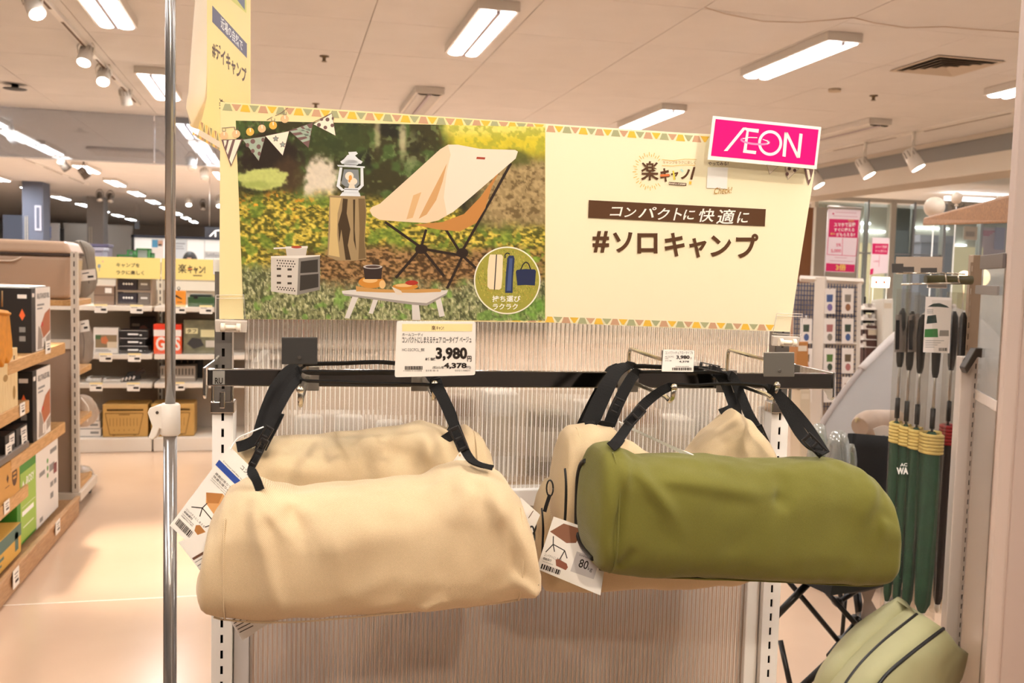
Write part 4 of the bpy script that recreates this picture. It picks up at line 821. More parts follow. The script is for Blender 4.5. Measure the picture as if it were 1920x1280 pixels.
class Bag:
    def __init__(s, label, prof, bmid, half, m, folds=(), seed=0, pw=.62, capbulge=.012, wr=.004, sag=0.0):
        """prof: (pixel x, top y, bottom y) on the bag's middle plane; half: half depth; folds (x0,y0,x1,y1,width,amp)"""
        s.bm = bmid; s.half = half; s.pl = Plane(G(0, bmid, 1), G(1, bmid, 1), G(0, bmid, 2))
        az = lambda x, y: ((s.pl.at(x, y) - g0).dot(gx), s.pl.at(x, y).z)
        tab = [(az(x, t)[0], az(x, t)[1], az(x, b)[1]) for x, t, b in prof]; s.tab = tab
        a0, a1 = tab[0][0], tab[-1][0]; s.a0, s.a1 = a0, a1
        s.t = thing('shoulder_bag', label, 'bag', G((a0 + a1) / 2, bmid, min(r[2] for r in tab)), 'camping chair bags on the hooks')
        NA, NT = 120, 88; F = [(*az(f[0], f[1]), *az(f[2], f[3]), f[4], f[5]) for f in folds]
        rows = [(a0 - capbulge * .5, .30), (a0 - capbulge * .3, .62), (a0, .86), (a0 + .003, .95)] + [(a0 + .008 + (a1 - a0 - .016) * i / (NA - 1), 1) for i in range(NA)] + [(a1 - .003, .95), (a1, .86), (a1 + capbulge * .3, .62), (a1 + capbulge * .5, .30)]
        def pt(a, sc, th):
            zt, zb = interp(tab, a); zm, hz = (zt + zb) / 2, (zt - zb) / 2; c, sn = math.cos(th), math.sin(th)
            yb = half * math.copysign(abs(c) ** pw, c) * sc; zz = hz * math.copysign(abs(sn) ** pw, sn) * sc
            yb *= 1 - .22 * max(0, sn) ** 2      # narrower at the top
            return a, yb, zm + zz
        vs = []
        for a, sc in rows:
            for k in range(NT):
                th = 2 * math.pi * k / NT; A, yb, z = pt(a, sc, th)
                nrm = Vector((0, math.cos(th), math.sin(th)))
                p3 = Vector((A * 9 + seed * 7, yb * 14, z * 11)); d = (mnoise.noise(p3) * .6 + (1 - abs(mnoise.noise(p3 * 1.9 + Vector((3, 1, 2))))) * .5 - .3 + .3 * mnoise.noise(p3 * 4.1)) * wr
                edge = min(1, min(A - a0, a1 - A) / .03); d *= .4 + .6 * max(0, edge)
                fr = 0
                if math.cos(th) < .2:
                    for (x0, z0, x1, z1, w, am) in F:
                        dx, dz = x1 - x0, z1 - z0; L2 = dx * dx + dz * dz; t = max(0, min(1, ((A - x0) * dx + (z - z0) * dz) / L2)); dd = math.hypot(A - x0 - dx * t, z - z0 - dz * t)
                        fr += am * 1.5 * math.exp(-(dd / (w * .7)) ** 2) * min(1, t * 5 + .12) * (1 - t) ** .8
                w_ = max(0, -math.cos(th)) ** .5 if math.cos(th) < 0 else 0
                q = G(A, bmid + yb + nrm.y * d - fr * w_, z + nrm.z * d); vs.append(q)
        R = len(rows); fs = [(i * NT + k, i * NT + (k + 1) % NT, (i + 1) * NT + (k + 1) % NT, (i + 1) * NT + k) for i in range(R - 1) for k in range(NT)]
        mb = MB(); mb.add(vs, fs, True); mb.f += [tuple(range(NT - 1, -1, -1)), tuple((R - 1) * NT + k for k in range(NT))]; mb.sm += [True, True]
        s.body = mb.build('body', m, s.t); s.pt = pt; s.rows = rows; s.m = m
    def surf(s, a, th, out=.001, sc=1.0):
        A, yb, z = s.pt(a, sc, th); return G(A, s.bm + yb + math.cos(th) * out, z + math.sin(th) * out)
    def seam(s, th, a_from, a_to, r=.0012, m=None, name='seam', n=40, out=.0008):
        MB().tube([s.surf(a_from + (a_to - a_from) * k / n, th, out) for k in range(n + 1)], r, 6).build(name, m or s.m, s.t)
    def ring(s, a, th0, th1, r, m, name, sc=1.0, n=40, out=.001, flat=1.0):
        MB().tube([s.surf(a, th0 + (th1 - th0) * k / n, out, sc) for k in range(n + 1)], r, 8, flat=flat).build(name, m, s.t)
    def strap(s, px, w=.02, name='strap', m=None, th=.0018, n=6):
        """px: (x, y, depth[, 'h']); 'h' = lying flat over the hooks, seen edge on; w number or one per point"""
        p = cr([P(*q[:3]) for q in px], n); wc = [(gy + CD * .28).normalized() if len(q) > 3 else CR.copy() for q in px]; wd = []; ww = []; wl = w if isinstance(w, list) else [w] * len(px)
        for i in range(len(px) - 1):
            for k in range(n): wd.append(wc[i].lerp(wc[i + 1], k / n)); ww.append(wl[i] + (wl[i + 1] - wl[i]) * k / n)
        wd.append(wc[-1]); ww.append(wl[-1])
        MB().ribbon(p, ww, wd, th).build(name, m or WEB, s.t)
    def buckle(s, x, y, d, L=.03, w=.02, ang=-1.0):
        c = P(x, y, d); u = (CR * math.cos(ang) + CD * math.sin(ang)); v = (CD * math.cos(ang) - CR * math.sin(ang)); mb = MB()
        o = c - CF * .004
        for (a0, a1, b0, b1) in ((-.5, .5, -.5, -.34), (-.5, .5, .34, .5), (-.5, -.36, -.34, .34), (.36, .5, -.34, .34), (-.06, .06, -.34, .34)):
            mb.obox(o + u * L * a0 + v * w * b0, u * L * (a1 - a0), v * w * (b1 - b0), CF * .004)
        mb.build('buckle', BUCK, s.t, bevel=.0008)
def bz(tip, off): return tip[1] + off
# --- left pair on hooks A and B
bagL2 = Bag('beige canvas bag hanging behind another on the left hooks', [(418, 862, 1035), (432, 838, 1075), (455, 826, 1090), (500, 824, 1090), (560, 818, 1090), (640, 812, 1090), (720, 806, 1090), (790, 792, 1085), (826, 800, 1080), (850, 806, 1078), (872, 796, 1070), (900, 815, 1060), (915, 842, 1045), (925, 880, 1010)],
    -.245, .066, BEIGE2, [(800, 800, 790, 880, .018, .02), (500, 850, 640, 870, .02, .008), (860, 810, 850, 880, .014, .014), (700, 830, 830, 870, .02, -.012)], 3, wr=.006)
bagL1 = Bag('large beige canvas bag at the front of the left hooks', [(385, 1050, 1110), (390, 1010, 1126), (402, 960, 1134), (430, 918, 1142), (462, 900, 1146), (486, 897, 1148), (512, 908, 1148), (560, 915, 1147), (640, 908, 1141), (720, 902, 1134), (790, 898, 1127), (830, 882, 1124), (862, 872, 1121), (905, 872, 1117), (940, 890, 1112), (966, 920, 1106), (985, 970, 1100), (996, 1040, 1088)],
    -.395, .072, BEIGE, [(487, 905, 560, 985, .012, .012), (480, 905, 540, 1140, .012, .009), (540, 930, 585, 1000, .016, -.010), (900, 880, 985, 1060, .016, .012), (870, 885, 830, 960, .018, .008), (930, 930, 960, 1060, .012, -.007), (990, 1090, 940, 1040, .012, .010), (780, 1118, 830, 1085, .01, .008), (600, 1000, 760, 940, .03, .006)], 1, wr=.006)
b = bagL1; b.seam(-2.08, b.a0 + .015, b.a1 - .02, .0011); b.ring(b.a1 - .006, 3.3, 5.0, .0016, ZIP, 'zipper', .97)
b.ring(b.a0 + .028, 2.5, 4.1, .0010, b.m, 'panel_seam'); b.ring(b.a1 - .024, 2.3, 4.1, .0010, b.m, 'panel_seam')
c = P(997, 1004, 1.20); MB().tube([c + CD * .012 * math.sin(t) * 1.0 + CR * .0035 * math.cos(t) for t in [k * .4488 for k in range(15)]], .0012, 6).build('zip_pull', ZIP, b.t)
# straps of the front left bag
H = 'h'
b.strap([(488, 919, 1.062), (480, 900, 1.066), (470, 884, 1.075), (478, 862, 1.085), (492, 830, 1.10), (508, 798, 1.112), (526, 762, 1.125), (545, 728, 1.14), (560, 712, 1.15), (580, 714, 1.15, H), (640, 716, 1.155, H), (720, 719, 1.165, H), (800, 721, 1.172, H), (816, 724, 1.17), (832, 750, 1.16), (848, 790, 1.15), (866, 832, 1.14), (882, 860, 1.128), (900, 871, 1.12), (924, 876, 1.115)],
    [.009, .009, .008, .008, .008, .008, .009, .010, .012] + [.014] * 4 + [.014, .014, .012, .011, .010, .008, .008])
b.strap([(488, 919, 1.06), (480, 898, 1.062), (472, 882, 1.07)], .010, 'anchor_tab'); b.strap([(524, 775, 1.13), (512, 800, 1.118), (500, 822, 1.11), (490, 842, 1.102)], .012, 'strap_fold')
b.buckle(486, 848, 1.082, .034, .009, 2.05); b.buckle(497, 818, 1.096, .026, .010, 2.1); b.buckle(860, 822, 1.135, .03, .013, 1.15)
b.strap([(880, 862, 1.12), (898, 870, 1.115), (924, 877, 1.112)], .006, 'anchor_tab')
# straps of the rear left bag
b = bagL2
b.strap([(446, 838, 1.195), (466, 831, 1.20), (482, 818, 1.21), (490, 795, 1.22), (502, 762, 1.235), (520, 724, 1.255), (542, 694, 1.275), (560, 684, 1.285), (590, 682, 1.29, H), (640, 681, 1.30, H), (720, 679, 1.31, H), (790, 690, 1.315, H), (814, 712, 1.31), (834, 750, 1.30), (850, 785, 1.29), (846, 808, 1.27), (826, 828, 1.255)], [.014, .014, .014, .015, .017, .019, .017, .014] + [.022] * 4 + [.014, .014, .012, .012, .013])
b.strap([(486, 845, 1.19), (500, 805, 1.205), (516, 765, 1.22), (538, 722, 1.235), (558, 698, 1.245), (580, 698, 1.248, H), (640, 699, 1.255, H), (720, 698, 1.262, H), (800, 702, 1.268, H), (822, 722, 1.265), (842, 766, 1.255), (860, 812, 1.245), (872, 842, 1.235)], [.012, .013, .015, .015, .014] + [.03] * 4 + [.011] * 4)
b.strap([(444, 838, 1.19), (464, 832, 1.192), (482, 822, 1.195)], .014, 'anchor_tab'); b.strap([(826, 829, 1.25), (840, 820, 1.252), (851, 812, 1.255)], .013, 'anchor_tab')
b.seam(-2.2, b.a0 + .02, b.a1 - .02, .001); b.ring(b.a1 - .03, 1.7, 3.6, .001, b.m, 'panel_seam')
# --- right group on hooks C and D
bagR3 = Bag('tan canvas bag rearmost on the right hooks, only its left end showing', [(1008, 935, 1060), (1014, 915, 1085), (1026, 898, 1100), (1060, 890, 1104), (1130, 885, 1104), (1250, 880, 1100), (1370, 880, 1095), (1420, 900, 1080)], -.12, .042, BEIGE2, [], 9, wr=.006)
bagR2 = Bag('tan canvas bag hanging behind the green bag', [(1046, 850, 990), (1054, 815, 1030), (1070, 800, 1046), (1100, 795, 1052), (1140, 797, 1056), (1170, 825, 1058), (1230, 858, 1060), (1290, 850, 1062), (1330, 800, 1064), (1372, 764, 1066), (1398, 782, 1066), (1425, 815, 1062), (1443, 850, 1050), (1452, 890, 1020)],
    -.225, .056, BEIGE2, [(1120, 800, 1100, 900, .02, .012), (1372, 770, 1330, 850, .018, .014), (1090, 805, 1060, 960, .012, .008), (1410, 800, 1440, 880, .015, .008)], 5, wr=.006)
bagG = Bag('olive green canvas bag at the front of the right hooks', [(1104, 900, 1020), (1106, 868, 1040), (1112, 846, 1050), (1125, 836, 1056), (1150, 832, 1060), (1172, 846, 1062), (1200, 856, 1065), (1260, 853, 1068), (1330, 856, 1071), (1400, 864, 1073), (1440, 862, 1075), (1500, 858, 1078), (1560, 862, 1081), (1592, 872, 1083), (1615, 886, 1083), (1632, 905, 1080), (1640, 940, 1074), (1642, 1000, 1060)],
    -.352, .068, OLIVE, [(1155, 840, 1260, 985, .014, .010), (1150, 845, 1120, 960, .012, .008), (1180, 870, 1420, 905, .016, .009), (1420, 930, 1440, 870, .016, -.010), (1600, 880, 1560, 960, .016, .008), (1590, 960, 1640, 985, .012, .008), (1135, 1040, 1160, 1000, .01, -.006), (1140, 880, 1125, 1020, .008, -.006)], 2, wr=.0055, pw=.55)
b = bagG; b.ring(b.a0 + .0015, 1.25, -1.75, .0030, ZIP, 'zipper', .93, out=.001); b.seam(-1.95, b.a0 + .03, b.a1 - .01, .0012); b.ring(b.a0 + .02, 2.0, 4.6, .0011, b.m, 'panel_seam'); b.seam(-1.75, b.a0 + .01, b.a0 + .30, .0016, ZIP, 'zipper_tail')
b.strap([(1152, 832, 1.192), (1165, 816, 1.205), (1182, 792, 1.218), (1197, 770, 1.228), (1214, 752, 1.234), (1236, 735, 1.236), (1254, 726, 1.238), (1270, 721, 1.24, H), (1300, 722, 1.248, H), (1360, 719, 1.262, H), (1420, 722, 1.278, H), (1446, 730, 1.284), (1460, 742, 1.285), (1478, 772, 1.282), (1500, 810, 1.275), (1522, 836, 1.265), (1548, 850, 1.25)], [.014, .013, .012, .013, .013, .012, .011] + [.016] * 4 + [.012, .014, .016, .016, .015, .014])
b.strap([(1462, 740, 1.30), (1490, 768, 1.30), (1515, 798, 1.295), (1534, 826, 1.285), (1548, 848, 1.27)], .011); b.strap([(1145, 838, 1.186), (1156, 830, 1.19), (1162, 822, 1.196)], .014, 'anchor_tab')
b.buckle(1190, 780, 1.218, .03, .014, 2.3); b.buckle(1526, 834, 1.258, .034, .015, .8)
b = bagR2; b.ring(b.a0 + .002, 2.5, 4.9, .0026, ZIP, 'zipper', .86, out=.002); b.seam(-2.0, b.a0 + .02, b.a1 - .02, .001); b.ring(b.a0 + .022, 1.7, 4.2, .001, b.m, 'panel_seam')
b.strap([(1106, 795, 1.34), (1122, 758, 1.35), (1140, 722, 1.36), (1156, 696, 1.375), (1178, 685, 1.385), (1200, 686, 1.39, H), (1240, 688, 1.395, H), (1300, 690, 1.405, H), (1340, 696, 1.41), (1358, 716, 1.405), (1368, 742, 1.40), (1374, 764, 1.39), (1352, 776, 1.385)], [.024, .024, .022, .020, .018, .024, .024, .024, .015, .014, .013, .015, .016])
b.strap([(1142, 797, 1.335), (1156, 762, 1.34), (1174, 726, 1.35), (1190, 702, 1.36), (1210, 697, 1.365, H), (1280, 697, 1.38, H), (1340, 698, 1.395, H), (1372, 706, 1.40), (1388, 738, 1.395), (1404, 776, 1.385), (1424, 812, 1.38), (1444, 856, 1.37)], [.017, .017, .016, .015, .018, .018, .018, .014, .014, .014, .014, .013])
b.strap([(1098, 798, 1.33), (1120, 794, 1.332), (1150, 799, 1.333)], .010, 'anchor_tab'); b.buckle(1157, 760, 1.325, .022, .014, 2.0); b.buckle(1426, 816, 1.365, .03, .015, 1.15); b.buckle(1330, 688, 1.385, .03, .010, .2)
for (x0, y0, d) in ((1031, 915, 1.30), (999, 985, 1.40)):
    c = P(x0, y0, d); pts = [c + CD * (.011 * math.sin(t)) + CR * (.0045 * math.cos(t)) for t in [k * .4488 for k in range(15)]]; MB().tube(pts, .0012, 6).build('zip_pull', ZIP, (bagR2 if x0 > 1010 else bagR3).t)
    MB().ribbon(cr([P(x0, y0 + 12, d), P(x0 - 6, y0 + 30, d), P(x0 - 10, y0 + 44, d)]), .005, CR, .0012).build('zip_cord', ZIP, (bagR2 if x0 > 1010 else bagR3).t)
b = bagR3; b.ring(b.a0 + .002, 2.3, 4.6, .0022, ZIP, 'zipper', .86, out=.002)
b.strap([(1090, 800, 1.435), (1112, 755, 1.44), (1136, 712, 1.44), (1152, 692, 1.445), (1200, 688, 1.452, H), (1330, 690, 1.468, H), (1368, 705, 1.47), (1380, 770, 1.45), (1384, 880, 1.42)], .016); b.strap([(1046, 900, 1.42), (1068, 850, 1.43), (1090, 800, 1.435)], .016)
# ------------------------------------------------------------------ hang tags on the bags
def tagcard(bag, corners, d0, d1, label=None, th=.0008, name='hang_tag'):
    """corners clockwise from the punched end; depth d0 at first two, d1 at last two"""
    pts = [P(*corners[0], d0), P(*corners[1], d0), P(*corners[2], d1), P(*corners[3], d1)]
    pl = Plane(pts[0], pts[1], pts[3]); o = MB().prism([pl.at(*c) for c in corners], -pl.n * th).build(name, PAPER, bag.t, label); return pl, o
class TagPrint(PxPrint):
    def __init__(s, pl, par, o, u, v): PxPrint.__init__(s, pl, par); s.o, s.u, s.v = o, u, v
    def m(s, a, b): return (s.o[0] + s.u[0] * a + s.v[0] * b, s.o[1] + s.u[1] * a + s.v[1] * b)
    def R(s, name, mm, rects): return s.polys(name, mm, [[s.m(a0, b0), s.m(a1, b0), s.m(a1, b1), s.m(a0, b1)] for a0, b0, a1, b1 in rects])
    def T(s, name, mm, items):
        l = s.layer(); mb = MB()
        for t, a0, b0, a1, b1, *k in items: txt_quad(mb, lambda x, y: s.pl.at(*s.m(x, y), l), t, a0, b0, a1, b1, k[0] if k else 0)
        return mb.build(name, mm, s.par)
    def Q(s, name, mm, polys): return s.polys(name, mm, [[s.m(a, b) for a, b in p] for p in polys])
CHR = mat('print_chair_tan', '#d59d63', .55); CHD = mat('print_chair_brown', '#b4793f', .55)
def chair_tag(tp):
    """the printed front of the bag's tag; unit frame: a across 0..1, b down 0..2"""
    tp.R('blue_band', BLUE, [(0, .34, 1, .47)])
    tp.T('lettering', INK, [('コンパクトに', .42, .08, .95, .17, .01), ('しまえるチェア', .3, .0, .3, .0) if 0 else ('ロータイプ', .62, .2, .95, .27), ('Compact and easy to store chair', .08, .285, .85, .325), ('座面が吊り下げ式で', .1, .56, .72, .61, .01), ('快適な座り心地', .1, .63, .6, .68, .01), ('Suspended seat surface for', .1, .70, .62, .725), ('comfortable seating', .1, .74, .5, .765),
        ('コンパクトにしまえる', .06, 1.5, .55, 1.545), ('収納袋付', .06, 1.56, .28, 1.61, .01), ('Comes with storage bag', .06, 1.63, .36, 1.66), ('収納袋が付いて便利', .06, 1.67, .36, 1.70)])
    tp.T('band_lettering', INKW, [('HÓME', .72, .37, .97, .44, .03)])
    tp.Q('printed_chair', CHR, [[(.18, 1.0), (.45, .78), (.95, .86), (.98, 1.08), (.62, 1.22), (.3, 1.16)]]); tp.Q('printed_chair', CHD, [[(.18, 1.0), (.45, .78), (.5, .98), (.32, 1.14)]])
    l = [((.32, 1.14), (.3, 1.28)), ((.3, 1.28), (.12, 1.42)), ((.3, 1.28), (.36, 1.44)), ((.3, 1.28), (.68, 1.32)), ((.68, 1.32), (.7, 1.2)), ((.68, 1.32), (.56, 1.52)), ((.68, 1.32), (.78, 1.46))]
    tp.lines('printed_chair_frame', INK, [[tp.m(*a), tp.m(*b)] for a, b in l], 1.8)
    tp.Q('printed_bag', CHD, [[(.4, 1.62), (.46, 1.56), (.78, 1.6), (.82, 1.66), (.8, 1.75), (.74, 1.77), (.44, 1.72)]])
    tp.polys('barcode', INK, [[tp.m(a0, 1.76), tp.m(a1, 1.76), tp.m(a1, 1.90), tp.m(a0, 1.90)] for a0, a1 in ((x[0][0], x[1][0]) for x in barcode(.06, 0, .44, 1, 18, seed=8))])
pl, o = tagcard(bagL2, [(430, 836), (500, 905), (392, 1052), (318, 985)], 1.172, 1.165, 'white swing tag with blue band and chair picture')
chair_tag(TagPrint(pl, o, (430, 836), (70, 69), (-56, 74.5)))
MB().ribbon(cr([P(432, 842, 1.17), P(445, 822, 1.18), P(470, 810, 1.19), P(494, 800, 1.2)]), .0012, CR, .0012).build('tag_string', INKW, bagL2.t)
pl, o = tagcard(bagL1, [(392, 995), (452, 1090), (412, 1118), (334, 1016)], 1.14, 1.14, 'white back of a swing tag with a brown bar'); tp = PxPrint(pl, o)
tp.polys('brown_bar', mat('ink_bar', '#6b4a36', .6), [[(360, 1046), (398, 1024), (400, 1028), (363, 1050)]]); tp.lines('bullet_lines', GREY, [[(366 + k * 4.2, 1054 + k * 7), (396 + k * 2, 1036 + k * 7)] for k in range(7)], 1.5)
pl, o = tagcard(bagL1, [(408, 1128), (545, 1135), (528, 1152), (455, 1201)], 1.16, 1.16, 'grey back of a tag with dense small print below the bag'); tp = PxPrint(pl, o)
tp.lines('small_print', INK, [[(424 + k * 3.6, 1146 + k * 5.6), (424 + k * 3.6 + 62 - k * 5.2, 1146 + k * 5.6 - 33 + k * 2.9)] for k in range(8)], 1.6)
pl, o = tagcard(bagL1, [(864, 845), (890, 872), (860, 885), (830, 890)], 1.19, 1.19, 'blank white back of a tag on the strap')
MB().cyl(P(862, 853, 1.186), P(862, 853, 1.188), .0016, n=10).build('tag_eyelet', mat('eyelet', '#b99a70', .5), bagL1.t)
pl, o = tagcard(bagR3, [(976, 932), (1013, 965), (998, 1000), (968, 980)], 1.30, 1.30, 'corner of a white tag between the two bag groups'); tp = PxPrint(pl, o); tp.lines('small_print', BROWN, [[(991, 971), (1000, 957)]], 1.2)
pl, o = tagcard(bagR2, [(1038, 968), (1142, 1004), (1126, 1116), (1006, 1066)], 1.275, 1.26, 'white tag reading 80 kg below the green bag')
tp = TagPrint(pl, o, (1038, 968), (104, 36), (-32, 98))
tp.Q('printed_chair', mat('print_chair_dusk', '#8a5a40', .55), [[(.02, .28), (.2, .06), (.55, .05), (.5, .32), (.35, .38)]]); tp.lines('printed_chair_frame', INK, [[tp.m(*a), tp.m(*b)] for a, b in (((.1, .34), (.14, .48)), ((.14, .48), (.06, .66)), ((.14, .48), (.2, .6)), ((.14, .48), (.36, .52)), ((.36, .52), (.32, .74)), ((.36, .52), (.44, .64)))], 1.8)
tp.T('lettering', INK, [('コンパクトにしまえる', .05, .68, .36, .73), ('収納袋付', .05, .75, .2, .8, .01), ('Comes with storage bag', .05, .82, .24, .845), ('耐荷重 LOAD LIMIT 約', .62, .5, .9, .53)]); tp.R('grey_patch', mat('tag_grey', '#c8c2bf', .6), [(.56, .46, .98, .84)])
tp.T('weight_lettering', INK, [('80', .66, .56, .82, .72, .015), ('kg', .83, .65, .91, .74)]); tp.T('caption_lettering', INK, [('耐荷重 LOAD LIMIT', .62, .49, .9, .52)])
tp.Q('printed_bag', mat('print_bag_dusk', '#93563f', .55), [[(.26, .73), (.3, .7), (.46, .73), (.5, .79), (.48, .85), (.3, .83)]])
tp.polys('barcode', INK, [[tp.m(a0, .88), tp.m(a1, .88), tp.m(a1, .97), tp.m(a0, .97)] for a0, a1 in ((x[0][0], x[1][0]) for x in barcode(.06, 0, .4, 1, 16, seed=5))])
pl, o = tagcard(bagR2, [(1160, 790), (1166, 799), (1300, 853), (1280, 852)], 1.295, 1.25, 'folded brown card seen nearly edge on', .0015)
# ------------------------------------------------------------------ left aisle: wooden shelves along the aisle (front at X = XF)
XF = -1.10
WOODL = wood('shelf_wood', '#c08f56', '#d8aa70', (30, 3, 30)); WOODB = wood('base_wood', '#a97f57', '#c0956a', (30, 3, 30)); WOODP = wood('pale_wood', '#dcbb80', '#ecd3a0', (30, 30, 3))
tagp = mat('tag_paper', '#f4ece0', .6)
def yz(x, y): p = onX(x, y, XF); return p.y, p.z
aisle = thing('aisle_shelving', 'wooden shelf unit along the aisle at the left edge', 'shelving', (-1.35, 4.2, 0))
B((-1.75, 2.2, 0), (-1.06, 5.44, .085)).build('base_plinth', WOODB, aisle, bevel=.01)
B((-1.08, 2.2, .085), (-1.055, 5.44, .105)).build('plinth_lip', WOODB, aisle, bevel=.004)
for (y0, y1, z, xf) in ((4.28, 5.32, .905, XF), (2.6, 4.60, .705, XF), (4.3, 5.31, .495, XF), (2.6, 4.57, .335, XF), (2.6, 4.2, 1.0, XF - .05)):
    B((-1.5, y0, z - .028), (xf, y1, z + .028)).build('shelf_board', WOODL, aisle, bevel=.004)
B((-1.75, 2.2, .1), (-1.72, 5.4, 1.35)).build('back_board', mat('back_brown', '#8c6c50', .7), aisle)
for y in (2.3, 4.25): B((-1.72, y, .1), (-1.5, y + .03, 1.3)).build('post', mat('post_beige', '#b89f86', .5), aisle)
def xface(y0, y1, z0, z1, X): return Face((X, y0, z1), (0, y1 - y0, 0), (0, 0, z0 - z1))         # face towards +X
def yface(x0, x1, z0, z1, Y): return Face((x0, Y, z1), (x1 - x0, 0, 0), (0, 0, z0 - z1))         # face towards the viewer
def carton(name, label, cat, lo, hi, m, group=None, bevel=.002, name_body='carton'):
    t = thing(name, label, cat, ((lo[0] + hi[0]) / 2, (lo[1] + hi[1]) / 2, lo[2]), group); B(lo, hi).build(name_body, m, t, bevel=bevel); return t
BLK = mat('box_black', '#221f1e', .45); WHT = mat('box_white', '#eae2d8', .5); KRAFT = mat('kraft', '#cf9a52', .7); 
def grillbox(y0, y1, z0, z1, label):
    t = carton('grill_box', label, 'box', (-1.42, y0, z0), (XF - .005, y1, z1), BLK, 'grill cartons on the aisle shelves')
    f = xface(y0, y1, z0, z1, XF - .005)
    printed(f, [(WHT, [('r', .2, 0, 1, 1)]), (mat('ink_food', '#b2673f', .55), [('p', [(.45, .62), (.7, .42), (.98, .35), (.98, .72), (.6, .82)])]), (mat('ink_smoke', '#9d9084', .55), [('p', [(.28, .98), (.34, .6), (.46, .66), (.6, .85), (.98, .75), (.98, .9), (.6, .98)])]),
        (GREY, [('t', 'BBQ STAINLESS GRILL', .28, .09, .96, .19, .03), ('r', .28, .26, .66, .29), ('r', .28, .32, .56, .345)]), (WHT, [('r', .52, .82, .62, .96), ('r', .64, .82, .74, .96), ('r', .02, .08, .14, .14)]), (REDI, [('r', .5, .56, .58, .62)])], t)
    f = yface(-1.42, XF - .005, z0, z1, y0)
    printed(f, [(WHT, [('r', .14, .28, .22, .44), ('t', 'STAINLESS', .3, .42, .42, .84, .02), ('r', .82, .1, .94, .16)]), (ORG_, [('p', [(.84, .42), (.88, .32), (.92, .42), (.88, .5)])]), (GREY, [('r', .84, .6, .92, .68), ('r', .84, .74, .92, .82)])], t)
grillbox(4.67, 5.02, .935, 1.225, 'black and white grill carton on the upper aisle shelf'); grillbox(4.68, 5.01, .525, .85, 'black and white grill carton on the lower aisle shelf')
B((-1.42, 4.7, 1.226), (-1.12, 5.0, 1.231)).build('card_sheet', PAPER, None, 'loose white sheet lying on the upper grill carton', 'paper')
# orange glove hanging at the edge
t = thing('work_glove', 'orange leather glove hanging at the left edge', 'glove', onX(8, 680, -1.05)); OG = mat('leather_orange', '#d68a16', .6, var=.15, vscale=30)
y0, z0 = yz(0, 640); mb = MB()
gp = lambda x, y, d=0: onX(x, y, -1.06 + d)
mb.prism([gp(-30, 575), (gp(18, 582)), gp(24, 640), gp(25, 668), gp(18, 682), gp(12, 672), gp(8, 690), gp(0, 672), gp(-30, 660)], (-.03, 0, 0)); mb.build('cuff', OG, t, bevel=.008, seg=3)
mb = MB(); mb.tube(cr([gp(-30, 583, .004), gp(0, 586, .006), gp(18, 588, .004)]), .006, 8); mb.build('cuff_roll', OG, t)
MB().cyl(gp(4, 575, .0), gp(4, 545, 0) , .003, n=6).build('hanging_loop', mat('loop', '#8a6a40', .6), t)
# pale wooden crate with oval holes
for (pa, lab) in (((20, 662, 35, 757), 'pale wooden box with oval hole at the left edge'),):
    y0, z1 = yz(-20, 655); y1, _ = yz(35, 660); z0 = .733
    t = carton('wooden_box', lab, 'box', (-1.45, y0, z0), (XF - .004, y1 - .003, .98), WOODP)
    f = xface(y0, y1, z0, .98, XF - .004); printed(f, [(mat('hole_dark', '#a5814c', .8), [('p', [(.55 + .08 * math.cos(k * .4), .45 + .06 * math.sin(k * .4)) for k in range(16)]), ('p', [(.85 + .05 * math.cos(k * .4), .75 + .12 * math.sin(k * .4)) for k in range(16)])]), (BROWN, [('r', .6, .12, .64, .2), ('r', .84, .12, .88, .2)])], t, 'hand_hole')
# small dark boxes
for i, (x0, y0_, x1, y1_, lab) in enumerate(((10, 782, 30, 812, 'small black box with white label at the left edge'), (31, 778, 53, 806, 'small black box with white label nearer the grill cartons'))):
    ya, z1 = yz(x0, y0_); yb, z0 = yz(x1, y1_); z0 = .524 - .0; 
    t = carton('small_box', lab, 'box', (-1.4, ya, .56), (XF - .002, yb - .01, .56 + .075), BLK, 'small dark boxes'); f = xface(ya, yb - .01, .56, .635, XF - .002); printed(f, [(WHT, [('r', .4, .1, .95, .7)]), (INK, [('r', .5, .3, .85, .36), ('r', .5, .45, .8, .5)])], t)
B((-1.45, 3.9, .53), (XF + .01, 4.55, .56)).build('tray', mat('tray_grey', '#776b60', .6), None, 'shallow dark tray under the small black boxes', 'tray', bevel=.005)
# brown carton with black oval, green carton, flat carton on the base
ya, _ = yz(-14, 900); yb, _ = yz(38, 860)
t = carton('brown_carton', 'small brown carton with black oval print at the left edge', 'box', (-1.4, ya, .364), (XF - .003, yb, .518), KRAFT); f = xface(ya, yb, .364, .518, XF - .003)
printed(f, [(BROWN, [('p', [(.8 + .10 * math.cos(k * .4), .48 + .28 * math.sin(k * .4)) for k in range(16)]), ('p', [(.5, .42), (.54, .3), (.58, .42), (.54, .55)]), ('r', .45, .62, .6, .64)]), (KRAFT, [('r', .74, .38, .86, .44), ('r', .74, .5, .86, .56)])], t)
ya, yb = 4.43, 5.19
t = carton('green_carton', 'tall green and white carton standing on the base', 'box', (-1.42, ya, .107), (XF - .012, yb, .465), mat('box_green', '#3f8a2b', .5)); f = xface(ya, yb, .107, .465, XF - .012)
LG = mat('ink_lightgreen', '#9dbf52', .55)
